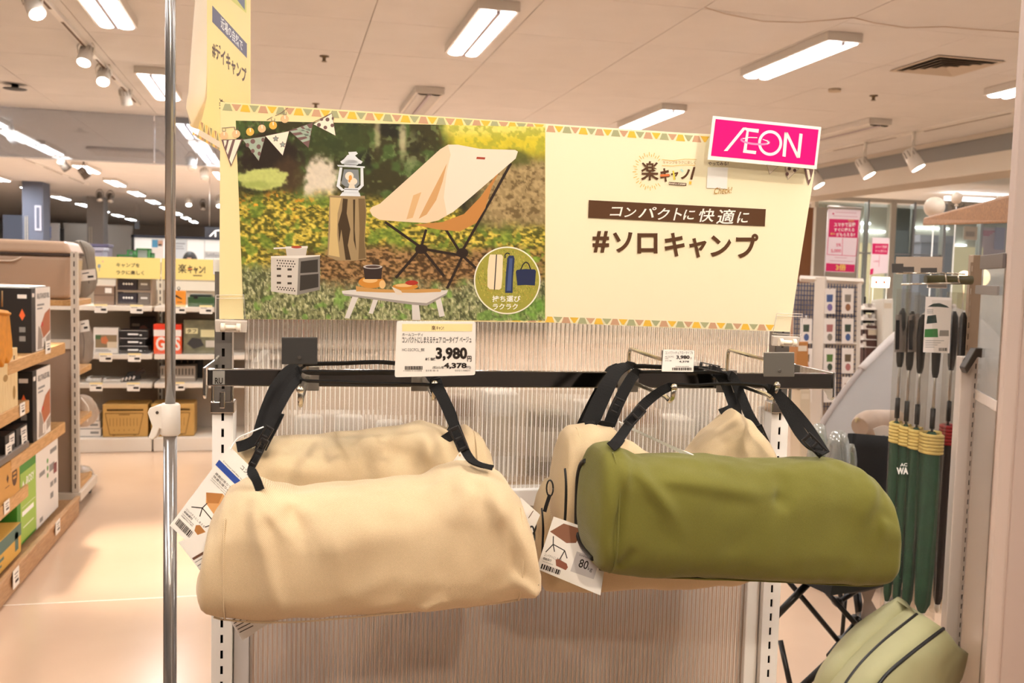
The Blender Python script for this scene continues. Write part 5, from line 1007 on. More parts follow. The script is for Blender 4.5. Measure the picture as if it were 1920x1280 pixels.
printed(f, [(LG, [('r', .07, .12, .42, .97)]), (WHT, [('r', .42, 0, 1, 1)]), (INKW, [('t', 'ROSY', .2, .2, .38, .3, .02), ('p', [(.09, .34), (.13, .22), (.16, .3), (.2, .26), (.19, .36), (.14, .42)]), ('r', .1, .55, .4, .555), ('r', .1, .6, .36, .66), ('r', .12, .8, .36, .81)]), (GREY, [('r', .5, .3, .64, .36), ('r', .5, .9, .58, .96), ('r', .78, .1, .96, .16), ('r', .76, .3, .9, .4), ('r', .78, .55, .86, .62), ('r', .88, .55, .95, .62), ('r', .78, .7, .86, .78)]), (GREENI, [('p', [(.71 + .02 * math.cos(k * .6), .22 + .035 * math.sin(k * .6) + j * .1) for k in range(10)]) for j in range(3)]), (mat('ink_wine', '#7d3b3b', .5), [('r', .87, .33, .96, .47)])], t)
f = yface(-1.42, XF - .012, .107, .465, ya); printed(f, [(INKW, [('p', [(.8 + .09 * math.cos(k * .4), .75 + .035 * math.sin(k * .4)) for k in range(16)]), ('p', [(.8 + .09 * math.cos(k * .4), .86 + .035 * math.sin(k * .4)) for k in range(16)])])], t)
t = carton('flat_carton', 'teal and yellow carton lying on the base at the left edge', 'box', (-1.42, 3.75, .107), (XF + .01, 4.40, .235), mat('box_tan', '#d8a94e', .6)); f = xface(3.75, 4.40, .107, .235, XF + .01)
printed(f, [(mat('ink_teal', '#4f6e66', .55), [('r', 0, 0, 1, .42), ('r', .4, .55, .6, .65), ('r', .4, .75, .55, .82), ('r', .85, .2, .93, .8)])], t)
# shelf price tickets on the aisle unit
for i, (x, y, w, h, lab) in enumerate(((85, 640, 9, 24, 'on the upper shelf board'), (37, 757, 9, 24, 'on the middle near board'), (10, 834, 11, 28, 'low at the left edge'), (40, 816, 10, 24, 'beside the small black boxes'), (7, 942, 10, 24, 'on the low near board'), (104, 980, 8, 24, 'on the plinth beyond the step'), (24, 1072, 11, 34, 'on the plinth at the left edge'))):
    X = XF + .003 if y < 960 else -1.05; a = onX(x, y, X); b_ = onX(x + w, y, X); c_ = onX(x, y + h, X)
    t = thing('shelf_ticket', 'white price ticket ' + lab, 'price ticket', (X, a.y, c_.z), 'price tickets on the aisle shelves'); B((X, a.y, c_.z), (X + .002, b_.y, a.z)).build('card', tagp, t)
    printed(xface(a.y, b_.y, c_.z, a.z, X + .002), [(INK, [('r', .2, .2, .8, .26), ('r', .2, .4, .7, .45), ('r', .3, .6, .85, .75)])], t)
# ------------------------------------------------------------------ end-cap gondola closing the aisle shelving
YE = 5.55
ec = thing('endcap_gondola', 'pale slotted end gondola on casters behind the aisle shelves', 'display stand', (-1.5, YE + .2, 0))
ecm = mat('endcap_beige', '#d4c7b6', .45)
def wslot(mb, x0, x1, Y, z0, z1, pitch=.05, sh=.028, sw=.007):
    c = (x0 + x1) / 2; mb.box((x0, Y, z0), (c - sw / 2, Y + .003, z1)); mb.box((c + sw / 2, Y, z0), (x1, Y + .003, z1)); z = z0
    while z < z1: mb.box((c - sw / 2, Y, z), (c + sw / 2, Y + .003, min(z1, z + pitch - sh))); z += pitch
for X in (-1.115, -2.03):
    mb = MB(); wslot(mb, X, X + .034, YE - .02, .1, 1.40); mb.box((X, YE - .017, .1), (X + .003, YE + .02, 1.40)); mb.box((X + .031, YE - .017, .1), (X + .034, YE + .02, 1.40)); mb.build('post', ecm, ec); B((X + .004, YE - .01, .1), (X + .03, YE - .008, 1.39)).build('post_inside', mat('inside_brown', '#5a4636', .8), ec)
B((-2.0, YE, .1), (-1.115, YE + .012, .93)).build('back_panel', mat('panel_brown', '#a58d7a', .5), ec); B((-2.0, YE - .015, .88), (-1.115, YE + .02, .93)).build('crossbar', ecm, ec, bevel=.003)
for z in (1.125, .745, .47, .115): B((-2.0, YE + .02, z - .016), (-1.09, YE + .40, z + .016)).build('shelf_board', WOODL, ec, bevel=.003)
B((-2.02, YE - .02, .05), (-1.07, YE + .44, .10)).build('base_frame', ecm, ec, bevel=.004)
for (x, y) in ((-1.11, YE), (-1.11, YE + .4), (-1.98, YE), (-1.98, YE + .4)):
    t2 = MB(); t2.cyl((x - .014, y, .026), (x + .014, y, .026), .025, n=16); t2.box((x - .02, y - .016, .03), (x + .02, y + .016, .052)); t2.build('caster', blackp, ec)
# tan hard cooler with grey soft side on the top shelf
TAN = mat('cooler_tan', '#c3a48a', .3, coat=.3); GRB = mat('soft_grey', '#7c7163', .6, var=.12, vscale=12, bump=.3, bscale=60)
cool = thing('cooler_box', 'large tan hard cooler box on top of the end gondola', 'cooler', (-1.55, YE + .2, 1.142))
p0 = onY(0, 448, YE + .03); zt = onY(70, 447, YE + .03).z; 
mb = MB(); mb.hexa([(-1.98, YE + .06, 1.142), (-1.14, YE + .06, 1.142), (-1.14, YE + .37, 1.142), (-1.98, YE + .37, 1.142), (-2.0, YE + .04, zt - .085), (-1.125, YE + .04, zt - .085), (-1.125, YE + .38, zt - .085), (-2.0, YE + .38, zt - .085)]); mb.build('body', TAN, cool, bevel=.025, seg=3)
mb = MB(); mb.hexa([(-2.01, YE + .03, zt - .078), (-1.118, YE + .03, zt - .078), (-1.118, YE + .385, zt - .078), (-2.01, YE + .385, zt - .078), (-1.99, YE + .05, zt), (-1.15, YE + .05, zt - .01), (-1.15, YE + .37, zt - .01), (-1.99, YE + .37, zt)]); mb.build('lid', TAN, cool, bevel=.02, seg=3)
B((-2.0, YE + .035, zt - .088), (-1.12, YE + .38, zt - .077)).build('lid_gasket', mat('gasket', '#4a3930', .5), cool)
mb = MB(); mb.tube(cr([(-1.62, YE + .04, zt - .10), (-1.6, YE + .033, zt - .118), (-1.55, YE + .031, zt - .122), (-1.43, YE + .031, zt - .122), (-1.4, YE + .033, zt - .118), (-1.37, YE + .04, zt - .10)]), .005, 8); mb.build('handle', mat('handle_pale', '#e2cdb8', .3), cool)
mb = MB(); mb.tube(cr([(-1.7, YE + .05, 1.15), (-1.68, YE + .045, 1.19), (-1.62, YE + .045, 1.215), (-1.45, YE + .045, 1.215), (-1.38, YE + .045, 1.19), (-1.36, YE + .05, 1.15)]), .008, 8); mb.build('base_arch', TAN, cool)
def softbag(name, label, cat, px, X, dx, m, seed):
    """soft hanging bag: outline in the aisle-facing plane, bulging in X"""
    pts = [onX(x, y, X) for x, y in px]; cy_ = sum(p.y for p in pts) / len(pts); cz_ = sum(p.z for p in pts) / len(pts); t = thing(name, label, cat, (X, cy_, min(p.z for p in pts)))
    mb = MB(); N = 10; ring = cr(pts + [pts[0]], 4)[:-1]; n = len(ring)
    vs = []
    for i in range(N + 1):
        ph = math.pi * i / N; s_ = math.sin(ph) ** .45 if 0 < i < N else .05; xo = X + dx * math.cos(ph)
        for p in ring: vs.append(Vector((xo + mnoise.noise(Vector((p.y * 9 + seed, p.z * 9, i))) * .008, cy_ + (p.y - cy_) * s_, cz_ + (p.z - cz_) * s_)))
    mb.add(vs, [(i * n + k, i * n + (k + 1) % n, (i + 1) * n + (k + 1) % n, (i + 1) * n + k) for i in range(N) for k in range(n)], True); mb.f += [tuple(range(n - 1, -1, -1)), tuple(N * n + k for k in range(n))]; mb.sm += [True, True]
    mb.build('body', m, t); return t
t = softbag('soft_cooler', 'grey soft cooler bag beside the tan cooler box', 'bag', [(144, 452), (152, 450), (164, 458), (166, 480), (170, 520), (170, 545), (160, 556), (146, 556)], -1.17, .05, GRB, 1)
MB().ribbon(cr([onX(150, 452, -1.115), onX(158, 470, -1.105), onX(164, 500, -1.10), onX(167, 530, -1.105)]), .012, Vector((0, 1, 0)), .003).build('strap', mat('strap_grey', '#5d554b', .7), t)
t = softbag('folded_bag', 'grey folded bag on the middle shelf of the end gondola', 'bag', [(146, 606), (156, 604), (162, 620), (165, 650), (164, 678), (150, 682), (146, 660)], -1.17, .045, mat('grey_cloth', '#8c8074', .6, var=.12, vscale=14), 2); MB().ribbon(cr([onX(152, 610, -1.12), onX(158, 640, -1.115), onX(156, 672, -1.12)]), .01, Vector((0, 1, 0)), .002).build('strap', mat('strap_grey', '#5d554b', .7), t)
t = softbag('mesh_bag', 'pale rolled bag on the lower shelf of the end gondola', 'bag', [(147, 742), (158, 740), (172, 760), (174, 780), (166, 795), (150, 797)], -1.16, .05, mat('pale_cloth', '#b9a795', .5, var=.15, vscale=14), 3); MB().ribbon(cr([onX(152, 745, -1.10), onX(166, 765, -1.10), onX(164, 790, -1.10)]), .008, Vector((0, 1, 0)), .002).build('strap', INKW, t)
t = softbag('plastic_bag', 'crumpled clear plastic bag on the base of the end gondola', 'plastic bag', [(149, 874), (156, 872), (162, 882), (166, 898), (160, 908), (149, 910)], -1.15, .05, glass_mat('crumpled_clear', '#efe9e2', .2, .4, .15), 4)
for (x, y, w, h, lab) in ((150, 507, 28, 20, 'tilted white price card hooked on the soft cooler bag'), (148, 602, 18, 21, 'tilted white price card on the folded grey bag')):
    pl = Plane(onX(x, y, -1.10), P(x + 40, y - 3, (onX(x, y, -1.10) - CAMP).dot(CF)), P(x, y + 40, (onX(x, y, -1.10) - CAMP).dot(CF)))
    o = card('price_card', lab, 'price card', [(x, y), (x + w, y - 3), (x + w + 2, y + h - 3), (x + 2, y + h)], pl, .002, tagp); pp = PxPrint(pl, o); pp.polys('lettering', INK, [[(x + w * .5, y + h * .5), (x + w * .9, y + h * .46), (x + w * .92, y + h * .64), (x + w * .52, y + h * .7)], [(x + 4, y + 5), (x + w * .6, y + 3), (x + w * .6, y + 5), (x + 4, y + 7)]])
# ------------------------------------------------------------------ shelving across the end of the aisle
YR = 7.26
rearm = mat('rear_shelf_cream', '#e6dccd', .45); rearb = mat('rear_back', '#b5a797', .6)
rear = thing('rear_shelving', 'cream steel shelving across the end of the aisle', 'shelving', (-.5, YR + .25, 0))
B((-1.86, YR + .45, .09), (1.0, YR + .47, 1.36)).build('back_panel', rearb, rear)
bays = [(-1.835, -.925), (-.915, -.005), (.005, .915)]
for a, b in bays:
    for z in (1.008, .664, .457): B((a + .004, YR, z), (b - .004, YR + .45, z + .035)).build('shelf_board', rearm, rear, bevel=.004); 
    B((a, YR - .03, 0), (b, YR + .45, .10)).build('base', rearm, rear, bevel=.006)
    B((a + .004, YR + .44, 1.15), (b - .004, YR + .448, 1.22)).build('white_back', mat('white_back', '#efe8de', .5), rear)
    for z in (1.008, .664, .457):
        B((a + .008, YR - .004, z + .035), (b - .008, YR - .001, z + .065)).build('front_guard', MATS['clear_plastic'], rear)
for X in (-1.84, -.92, 0, .92): 
    mb = MB(); wslot(mb, X - .018, X + .018, YR + .41, .1, 1.3, .05, .03, .01); mb.build('post', rearm, rear); B((X - .016, YR + .42, .1), (X + .016, YR + .43, 1.3)).build('post_inside', mat('inside_brown', '#5a4636', .8), rear)
# yellow header boards
HB = [((165, 482), (300, 486), 'キャンプを', 'ラクに楽しく', 'yellow header board reading enjoy camping easily'), ((303, 486), (440, 489), None, None, 'yellow header board with the camp logo, right of the steel pole')]
x0, x1 = onY(160, 500, YR + .02).x, onY(302, 500, YR + .02).x; w = .90
for i, (a, b) in enumerate(((x1 - .905, x1 - .004), (x1 + .004, x1 + .90))):
    z0, z1 = 1.238, 1.388; t = thing('header_board', HB[i][4], 'sign', ((a + b) / 2, YR + .02, z0), 'header boards on the rear shelving'); B((a, YR + .015, z0), (b, YR + .02, z1)).build('board', mat('header_yellow', '#f8e08c', .5), t)
    f = yface(a, b, z0, z1, YR + .015); X = lambda px: (onY(px, 500, YR + .015).x - a) / (b - a)
    if i == 0: printed(f, [(mat('ink_header', '#4b4030', .6), [('t', 'キャンプを', X(218), .27, X(262), .47, .02), ('t', 'ラクに楽しく', X(218), .62, X(270), .82, .02)]), (mat('ink_greyblue', '#9aa0a8', .6), [('p', [(X(186) + .012 * math.cos(k * .5), .45 + .1 * math.sin(k * .5)) for k in range(13)]), ('r', X(185.5), .5, X(186.5), .7)]), (mat('ink_pinkish', '#eac79a', .6), [('p', [(X(176), .2), (X(178), .1), (X(180), .25)]), ('p', [(X(190), .25), (X(193), .15), (X(195), .28)])])], t)
    else: printed(f, [(mat('ink_header', '#4b4030', .6), [('t', '楽', X(334), .25, X(350), .68, .015), ('t', 'キャン!', X(352), .3, X(385), .7, .04), ('r', X(362), .76, X(379), .81)]), (MAT_C := mat('ink_coral', '#ef7f45', .55), [('r', X(352), .45, X(360), .5)]), (mat('ink_greyblue', '#9aa0a8', .6), [('p', [(X(405) + .012 * math.cos(k * .5), .5 + .12 * math.sin(k * .5)) for k in range(13)]), ('r', X(404.5), .5, X(405.5), .75)])], t)
def rb(name, label, cat, px0, py0, px1, py1, m, z0=None, dep=.2, Y=YR + .06, group=None, bevel=.003, part='carton'):
    a = onY(px0, (py0 + py1) / 2, Y); b = onY(px1, (py0 + py1) / 2, Y); zt = onY((px0 + px1) / 2, py0, Y).z; zb = onY((px0 + px1) / 2, py1, Y).z if z0 is None else z0
    t = thing(name, label, cat, ((a.x + b.x) / 2, Y + dep / 2, zb), group); B((a.x, Y, zb), (b.x, Y + dep, zt)).build(part, m, t, bevel=bevel); return t, yface(a.x, b.x, zb, zt, Y)
Z1, Z2, Z3, Z0 = 1.0435, .6995, .4925, .1005
t, f = rb('brown_case', 'brown plastic case on the top rear shelf', 'case', 176, 536, 214, 571, mat('case_brown', '#8a7260', .5), Z1); printed(f, [(PAPER, [('r', .55, .1, .88, .36)]), (mat('ink_umber', '#6b5546', .6), [('r', 0, .45, 1, .5)])], t)
# acrylic drawer cabinet: frame + four drawers with contents
CLR = MATS['clear_plastic']; a = onY(217, 540, YR + .06).x; b = onY(285, 540, YR + .06).x; zt = onY(250, 519, YR + .06).z
t = thing('drawer_cabinet', 'small clear drawer cabinet with dark contents on the top rear shelf', 'cabinet', ((a + b) / 2, YR + .2, Z1)); fm = mat('cab_frame', '#94816f', .5)
mb = MB(); hh = (zt - Z1)
for x in (a, b - .012): mb.box((x, YR + .06, Z1), (x + .012, YR + .3, zt))
for z in (Z1, Z1 + hh * .48, zt - .012): mb.box((a + .012, YR + .06, z), (b - .012, YR + .3, z + .012))
mb.build('frame', fm, t)
for i in (0, 1):
    for j in (0, 1):
        x0_, x1_ = (a + .014, a + .014 + (b - a - .028) * .6) if i == 0 else (a + .014 + (b - a - .028) * .62, b - .014); z0_ = Z1 + .014 + j * hh * .48; z1_ = z0_ + hh * .48 - .022
        o = B((x0_, YR + .065, z0_), (x1_, YR + .28, z1_)).build('drawer', mat('drawer_dark' if i == 0 else 'drawer_grey', '#3d3a40' if i == 0 else '#7b726a', .15, coat=.5), t, bevel=.004)
        f = yface(x0_, x1_, z0_, z1_, YR + .065); mb = MB()
        for k in range(4): mb.poly([f(.3 + k * .14 + u, .45 + v, .001) for u, v in ((0, -.12), (.07, 0), (0, .12), (-.07, 0))])
        mb.build('printed_diamonds', INKW, o)
t, f = rb('white_pack', 'white pack with a stove photograph on the second rear shelf', 'package', 175, 614, 222, 668, WHT, Z2, .06); printed(f, [(mat('ink_photo', '#8f7a5c', .6), [('r', .08, .28, .94, .78)]), (mat('ink_photo2', '#c9774a', .6), [('p', [(.3, .4), (.5, .32), (.6, .5), (.5, .65), (.32, .6)])]), (mat('ink_photo3', '#4f6b45', .6), [('r', .08, .28, .3, .45)]), (mat('ink_photo4', '#d8c6a8', .6), [('r', .55, .55, .94, .78)]), (GREY, [('r', .08, .84, .6, .87), ('r', .08, .9, .7, .93)])], t)
for k, (y0, y1, lab) in enumerate(((618, 632, 'top'), (632.5, 646, 'middle'), (646.5, 662, 'bottom'))):
    zb = [Z2 + .114, Z2 + .0575, Z2][k]; zt = [Z2 + .168, Z2 + .1125, Z2 + .056][k]; a = onY(223, 640, YR + .05).x; b = onY(278, 640, YR + .05).x
    t = carton('flat_black_box', '%s of the three flat black boxes on the second rear shelf' % lab, 'box', (a + (k % 2) * .006, YR + .05, zb), (b - (k == 1) * .02, YR + .25, zt), BLK, 'flat black boxes'); printed(yface(a, b, zb, zt, YR + .05), [(INKW, [('r', .3, .42, .66, .62), ('r', .02, .02, .96, .06), ('r', .7, .55, .78, .7)])], t)
t, f = rb('dark_pack', 'dark brown pack standing behind the flat black boxes', 'package', 243, 594, 290, 640, mat('pack_dark', '#3a2a22', .5), Z2, .08, YR + .33); printed(f, [(mat('ink_meat', '#8a5a48', .6), [('p', [(.55 + .2 * math.cos(k * .5), .45 + .2 * math.sin(k * .5)) for k in range(13)])]), (mat('ink_dim', '#8a7a68', .6), [('r', .1, .2, .4, .28)])], t)
t, f = rb('gas_pack', 'orange and white pack of gas canisters behind the steel pole', 'package', 288, 608, 340, 668, mat('gas_orange', '#ee5a2c', .45), Z2, .14, YR + .04); printed(f, [(WHT, [('r', 0, .18, 1, .4)]), (WHT, [('t', 'GAS', .08, .42, .96, .88, .03)]), (mat('gas_red', '#e23b1f', .5), [('r', 0, 0, 1, .18)])], t)
t, f = rb('camo_pack', 'green grey carton with camp stove picture on the second rear shelf', 'package', 344, 600, 408, 668, mat('camo', '#77745a', .5, var=.3, vscale=18), Z2, .2); printed(f, [(mat('ink_cream', '#d8d0a0', .6), [('r', .06, .24, .42, .4), ('r', .5, .28, .95, .5)]), (mat('ink_header', '#4b4030', .6), [('t', 'タフ', .1, .26, .38, .38, .03)]), (mat('ink_stove', '#3c3a38', .6), [('p', [(.1, .7), (.25, .52), (.5, .55), (.6, .75), (.3, .85)])]), (mat('ink_stove2', '#c9c2b4', .6), [('r', .65, .6, .95, .8)])], t)
t, f = rb('hanging_pack', 'orange pack with a tool picture on the right of the top rear shelf', 'package', 322, 545, 348, 578, mat('pack_orange', '#e8942f', .5), Z1, .03); printed(f, [(INK, [('p', [(.2, .35), (.7, .55), (.75, .5), (.3, .25)]), ('r', .4, .7, .75, .74)])], t); a = onY(335, 545, YR + .06); MB().tube([a + Vector((0, .01, 0)), a + Vector((-.01, .01, .02)), a + Vector((0, .01, .03)), a + Vector((.01, .01, .02)), a + Vector((0, .01, 0))], .003, 6).build('hang_loop', blackp, t)
t, f = rb('green_case', 'dark green hard case on the right of the top rear shelf', 'case', 352, 557, 402, 575, mat('case_green', '#33512c', .5), Z1, .2); a = onY(355, 552, YR + .06); b = onY(396, 552, YR + .06); B((a.x, YR + .08, a.z - .03), (b.x, YR + .22, a.z + .002)).build('lid', mat('case_dark', '#1f2a20', .5), t, bevel=.006); B((a.x + .03, YR + .055, a.z - .03), (a.x + .06, YR + .062, a.z - .01)).build('latch', blackp, t)
# third shelf: clear packs, glove, grate
for k, (x0, x1, y0, lab, c) in enumerate(((160, 190, 709, 'clear pack of white pegs at the left of the third rear shelf', '#d9d3ca'), (191, 226, 711, 'clear pack of white pegs left of the black gloves', '#e3ddd3'))):
    t, f = rb('peg_pack', lab, 'package', x0, y0, x1, 720, mat('pack_clear' + str(k), c, .35, var=.25, vscale=60), Z3, .2, bevel=.012)
    B((f.o.x + .01, YR + .07, Z3 + .02), (f.o.x + .03, YR + .2, f.o.z + .006)).build('peg_bundle', INKW, t)
t = thing('barbecue_gloves', 'black and white gloves lying on the third rear shelf', 'gloves', (onY(245, 706, YR + .1).x, YR + .15, Z3)); mb = MB()
for k in range(5): mb.tube(cr([onY(228 + k * 3, 716 - k * 3.5, YR + .08), onY(245, 711 - k * 3, YR + .09), onY(264, 708 - k * 2.2, YR + .1)]), .012, 8)
mb.build('fingers', mat('glove_black', '#2b2523', .6, var=.4, vscale=40), t); mb = MB()
for k in range(4): mb.tube([onY(228 + k * 7, 714 - k, YR + .066), onY(231 + k * 7, 708 - k, YR + .066)], .007, 6)
mb.build('grip_marks', mat('glove_white', '#e6d9d0', .6), t); mb = MB(); mb.tube(cr([onY(250, 702, YR + .1), onY(262, 697, YR + .1), onY(270, 693, YR + .1)]), .02, 8); mb.build('cuff', mat('glove_cuff', '#3a2a22', .6), t)
t, f = rb('metal_grate', 'silver folding grate box on the third rear shelf', 'grate', 300, 686, 366, 718, mat('grate_steel', '#a59c90', .35, .5), Z3, .2); printed(f, [(mat('grate_dark', '#4a433c', .6), [('r', .05 + .095 * k, .15, .09 + .095 * k, .55) for k in range(10)]), (mat('grate_lite', '#d8cfc2', .4), [('r', .02, .66, .98, .74)])], t)
t, f = rb('dark_rack', 'dark wire rack behind the grate on the third rear shelf', 'rack', 322, 672, 380, 712, BLK, Z3, .05, YR + .34); printed(f, [(mat('ink_dim', '#8a7a68', .6), [('r', .1 + .2 * k, .1, .13 + .2 * k, .9) for k in range(4)])], t)
# base: two yellow-brown cases and white boxes
def tancase(x0, x1, y0, lab):
    t, f = rb('toaster_carton', lab, 'case', x0, y0, x1, 821, mat('case_tan', '#c49a55', .6), Z0, .25, YR + .02, 'tan oven cartons', .008)
    DK = mat('ink_case', '#7a5a2a', .7); out = [[(.06, .27), (.90, .27), (.80, .92), (.16, .92)]]
    mb = MB(); q = out[0]
    for a, b in zip(q, q[1:] + q[:1]):
        L_ = math.hypot(b[0] - a[0], b[1] - a[1]); n = ((b[1] - a[1]) / L_ * .008, -(b[0] - a[0]) / L_ * .012); mb.poly([f(a[0] - n[0], a[1] - n[1], .001), f(b[0] - n[0], b[1] - n[1], .001), f(b[0] + n[0], b[1] + n[1], .001), f(a[0] + n[0], a[1] + n[1], .001)])
    mb.build('printed_outline', DK, t)
    printed(f, [(DK, [('r', .1, .14, .9, .2)] + [('r', .16 + .075 * k, .42, .17 + .075 * k, .66) for k in range(9)] + [('r', .36, .30, .6, .325), ('r', .22, .92, .28, .95), ('r', .68, .92, .74, .95)] + [('r', .25 + .11 * k, .76, .26 + .11 * k, .82) for k in range(5)])], t)
    printed(f, [(MATS['case_tan'], [('r', .12, .155, .88, .185)])], t)
tancase(192, 277, 758, 'tan carton with printed oven front, left of the steel pole'); tancase(283, 364, 757, 'tan carton with printed oven front, right of the steel pole')
for k in range(3):
    a, b = onY(150, 800, YR + .05).x, onY(189 - k * 1.5, 800, YR + .05).x; z = Z0 + k * .056
    t = carton('white_carton', '%s of the stacked white cartons left of the tan oven cartons' % ('bottom', 'middle', 'top')[k], 'box', (a, YR + .05, z), (b, YR + .25, z + .0555), WHT, 'stacked white cartons'); printed(yface(a, b, z, z + .055, YR + .05), [(GREY, [('r', .5, .3, .9, .6), ('r', 0, .9, 1, 1)])], t)
# price tickets on the rear shelf lips
for (x, y, lab) in ((177, 570, 'first on the top rear shelf'), (244, 571, 'second on the top rear shelf'), (324, 571, 'on the top rear shelf right of the steel pole'), (374, 572, 'last on the top rear shelf beside the sign'), (186, 662, 'first on the second rear shelf'), (240, 662, 'second on the second rear shelf'), (168, 717, 'first on the third rear shelf'), (238, 717, 'second on the third rear shelf'), (322, 716, 'on the third rear shelf right of the steel pole')):
    a = onY(x, y, YR - .008); b = onY(x + 24, y, YR - .008); c_ = onY(x, y + 16, YR - .008)
    t = thing('shelf_ticket', 'white price ticket ' + lab, 'price ticket', (a.x, a.y, c_.z), 'price tickets on the rear shelving'); B((a.x, YR - .008, c_.z), (b.x, YR - .006, a.z)).build('card', tagp, t)
    printed(yface(a.x, b.x, c_.z, a.z, YR - .008), [(mat('band_yellow', '#fbe6a6', .6), [('r', 0, 0, 1, .2)]), (INK, [('r', .5, .5, .92, .75), ('r', .08, .3, .6, .36)])], t)
# ------------------------------------------------------------------ right side: neighbouring gondola with hanging parasols
RP = mat('post_rose', '#d3bdae', .45); RW = mat('post_white', '#e6d8cd', .45)
def vpost(x, y, d, w, dep, z0, z1): 
    c = P(x, y, d); return c.x, c.y
rg = thing('side_gondola', 'tall slotted gondola frame with frosted panel at the right edge', 'display stand', (1.68, 1.98, 0))
ax_ = Vector((.10, -.995, 0)).normalized(); nx_ = Vector((-.995, -.10, 0)).normalized()   # along the frame towards the viewer, and out towards the parasols
pA = P(1806, 800, 2.45); pA = Vector((pA.x, pA.y, 0)); pB = P(1888, 800, 2.20); pB = Vector((pB.x, pB.y, 0))
def pslot(mb, o, u, w, z0, z1, pitch=.025, sh=.0135, sw=.005, th=.002):
    """slotted plate: o corner, u unit direction, w width"""
    n = Vector((0, 0, 1)).cross(u) * th; c = w * .5
    for a0, a1, za, zb in [(0, c - sw / 2, z0, z1), (c + sw / 2, w, z0, z1)]: mb.obox(o + u * a0 + Vector((0, 0, za)), u * (a1 - a0), n, (0, 0, zb - za))
    z = z0
    while z < z1: mb.obox(o + u * (c - sw / 2) + Vector((0, 0, z)), u * sw, n, (0, 0, min(z1, z + pitch - sh) - z)); z += pitch
hx = Vector((CR.x, CR.y, 0)).normalized(); hy = Vector((CF.x, CF.y, 0)).normalized()
for (p, w1, z1, m) in ((pA, .030, P(1810, 668, 2.45).z, RW), (pB, .030, 2.05, RP)):
    o = p - hx * .014
    mb = MB(); mb.obox(o, hx * w1, hy * .03, (0, 0, z1)); mb.build('upright', m, rg, bevel=.002)
    mb = MB(); pslot(mb, o + hx * w1 + hy * .001, (hx * .92 + hy * .38).normalized(), .022, 0, z1); mb.build('slotted_strip', m, rg); mb = MB(); mb.obox(o + hx * w1 + hy * .012, hx * .019, hy * .004, (0, 0, z1 - .01)); mb.build('strip_inside', mat('inside_brown', '#5a4636', .8), rg)
zc = P(1810, 650, 2.45).z; MB().prism([pA + hx * -.02 + Vector((0, 0, zc - .05)), pA + hx * .006 + Vector((0, 0, zc)), pA + hx * .03 + Vector((0, 0, zc)), pA + hx * .03 + Vector((0, 0, zc - .025)), pA + hx * .012 + Vector((0, 0, zc - .022)), pA + hx * -.012 + Vector((0, 0, zc - .065))], hy * -.03).build('bracket', mat('bracket_dark', '#4a433c', .4, .4), rg, bevel=.002)
q = P(1832, 560, 2.55); zt = P(1832, 478, 2.55).z; mb = MB(); mb.obox(Vector((q.x - .018, q.y, .9)), hx * .03, hy * .03, (0, 0, zt - .9)); mb.build('upper_post', mat('post_khaki', '#a8937c', .5), rg, bevel=.002)
mb = MB(); pslot(mb, Vector((q.x - .018, q.y - .002, 0)) - hx * .008, hx, .008, .95, zt - .02, .03, .015, .003); mb.build('slotted_strip', MATS['post_khaki'], rg)
def rquad(x0, y0, x1, y1, d0, d1): return [P(x0, y0, d0), P(x1, y0, d1), P(x1, y1, d1), P(x0, y1, d0)]
frost = poly_mat('frosted_panel', '#d8cbbd', .3, .45, .25); clearp2 = poly_mat('ribbed_far', '#d9d2c8', .45, .2, .15)
a, b = pA + hx * .034 + hy * .02, pB - hx * .016 + hy * .02; L_ = b - a
def rpanel(z0, z1, m, n=26):
    mb = MB(); vs = []
    for i in range(n * 4 + 1):
        t = i / (n * 4); o = a + L_ * t + hy * (.0012 * math.sin(i * math.pi / 2)); vs += [o + Vector((0, 0, z0)), o + Vector((0, 0, z1))]
    mb.add(vs, [(2 * i, 2 * i + 2, 2 * i + 3, 2 * i + 1) for i in range(n * 4)], True); mb.build('ribbed_panel', m, rg)
zb0, zb1 = P(1850, 758, 2.35).z, P(1850, 738, 2.35).z
rpanel(.1, zb0, frost); rpanel(zb1, P(1850, 500, 2.4).z, clearp2); MB().obox(a + Vector((0, 0, zb0)), L_, hy * .012, (0, 0, zb1 - zb0)).build('crossbar', RW, rg, bevel=.002)
zd0, zd1 = P(1860, 505, 2.4).z, P(1860, 478, 2.4).z; MB().obox(a + Vector((0, 0, zd0)), L_, hy * .015, (0, 0, zd1 - zd0)).build('top_rail', mat('rail_dark', '#5a4a40', .4), rg, bevel=.002)
zd0, zd1 = P(1860, 552, 2.4).z, P(1860, 535, 2.4).z; MB().obox(a + hy * .02 + Vector((0, 0, zd0)), L_, hy * .012, (0, 0, zd1 - zd0)).build('rear_rail', mat('rail_grey', '#7d746d', .4), rg, bevel=.002)
c = pB + hx * .022; mb = MB(); mb.obox(c, hx * .25, hy * .02, (0, 0, 1.98)); mb.build('side_board', mat('board_rose', '#c9b2a4', .55), rg, bevel=.003)
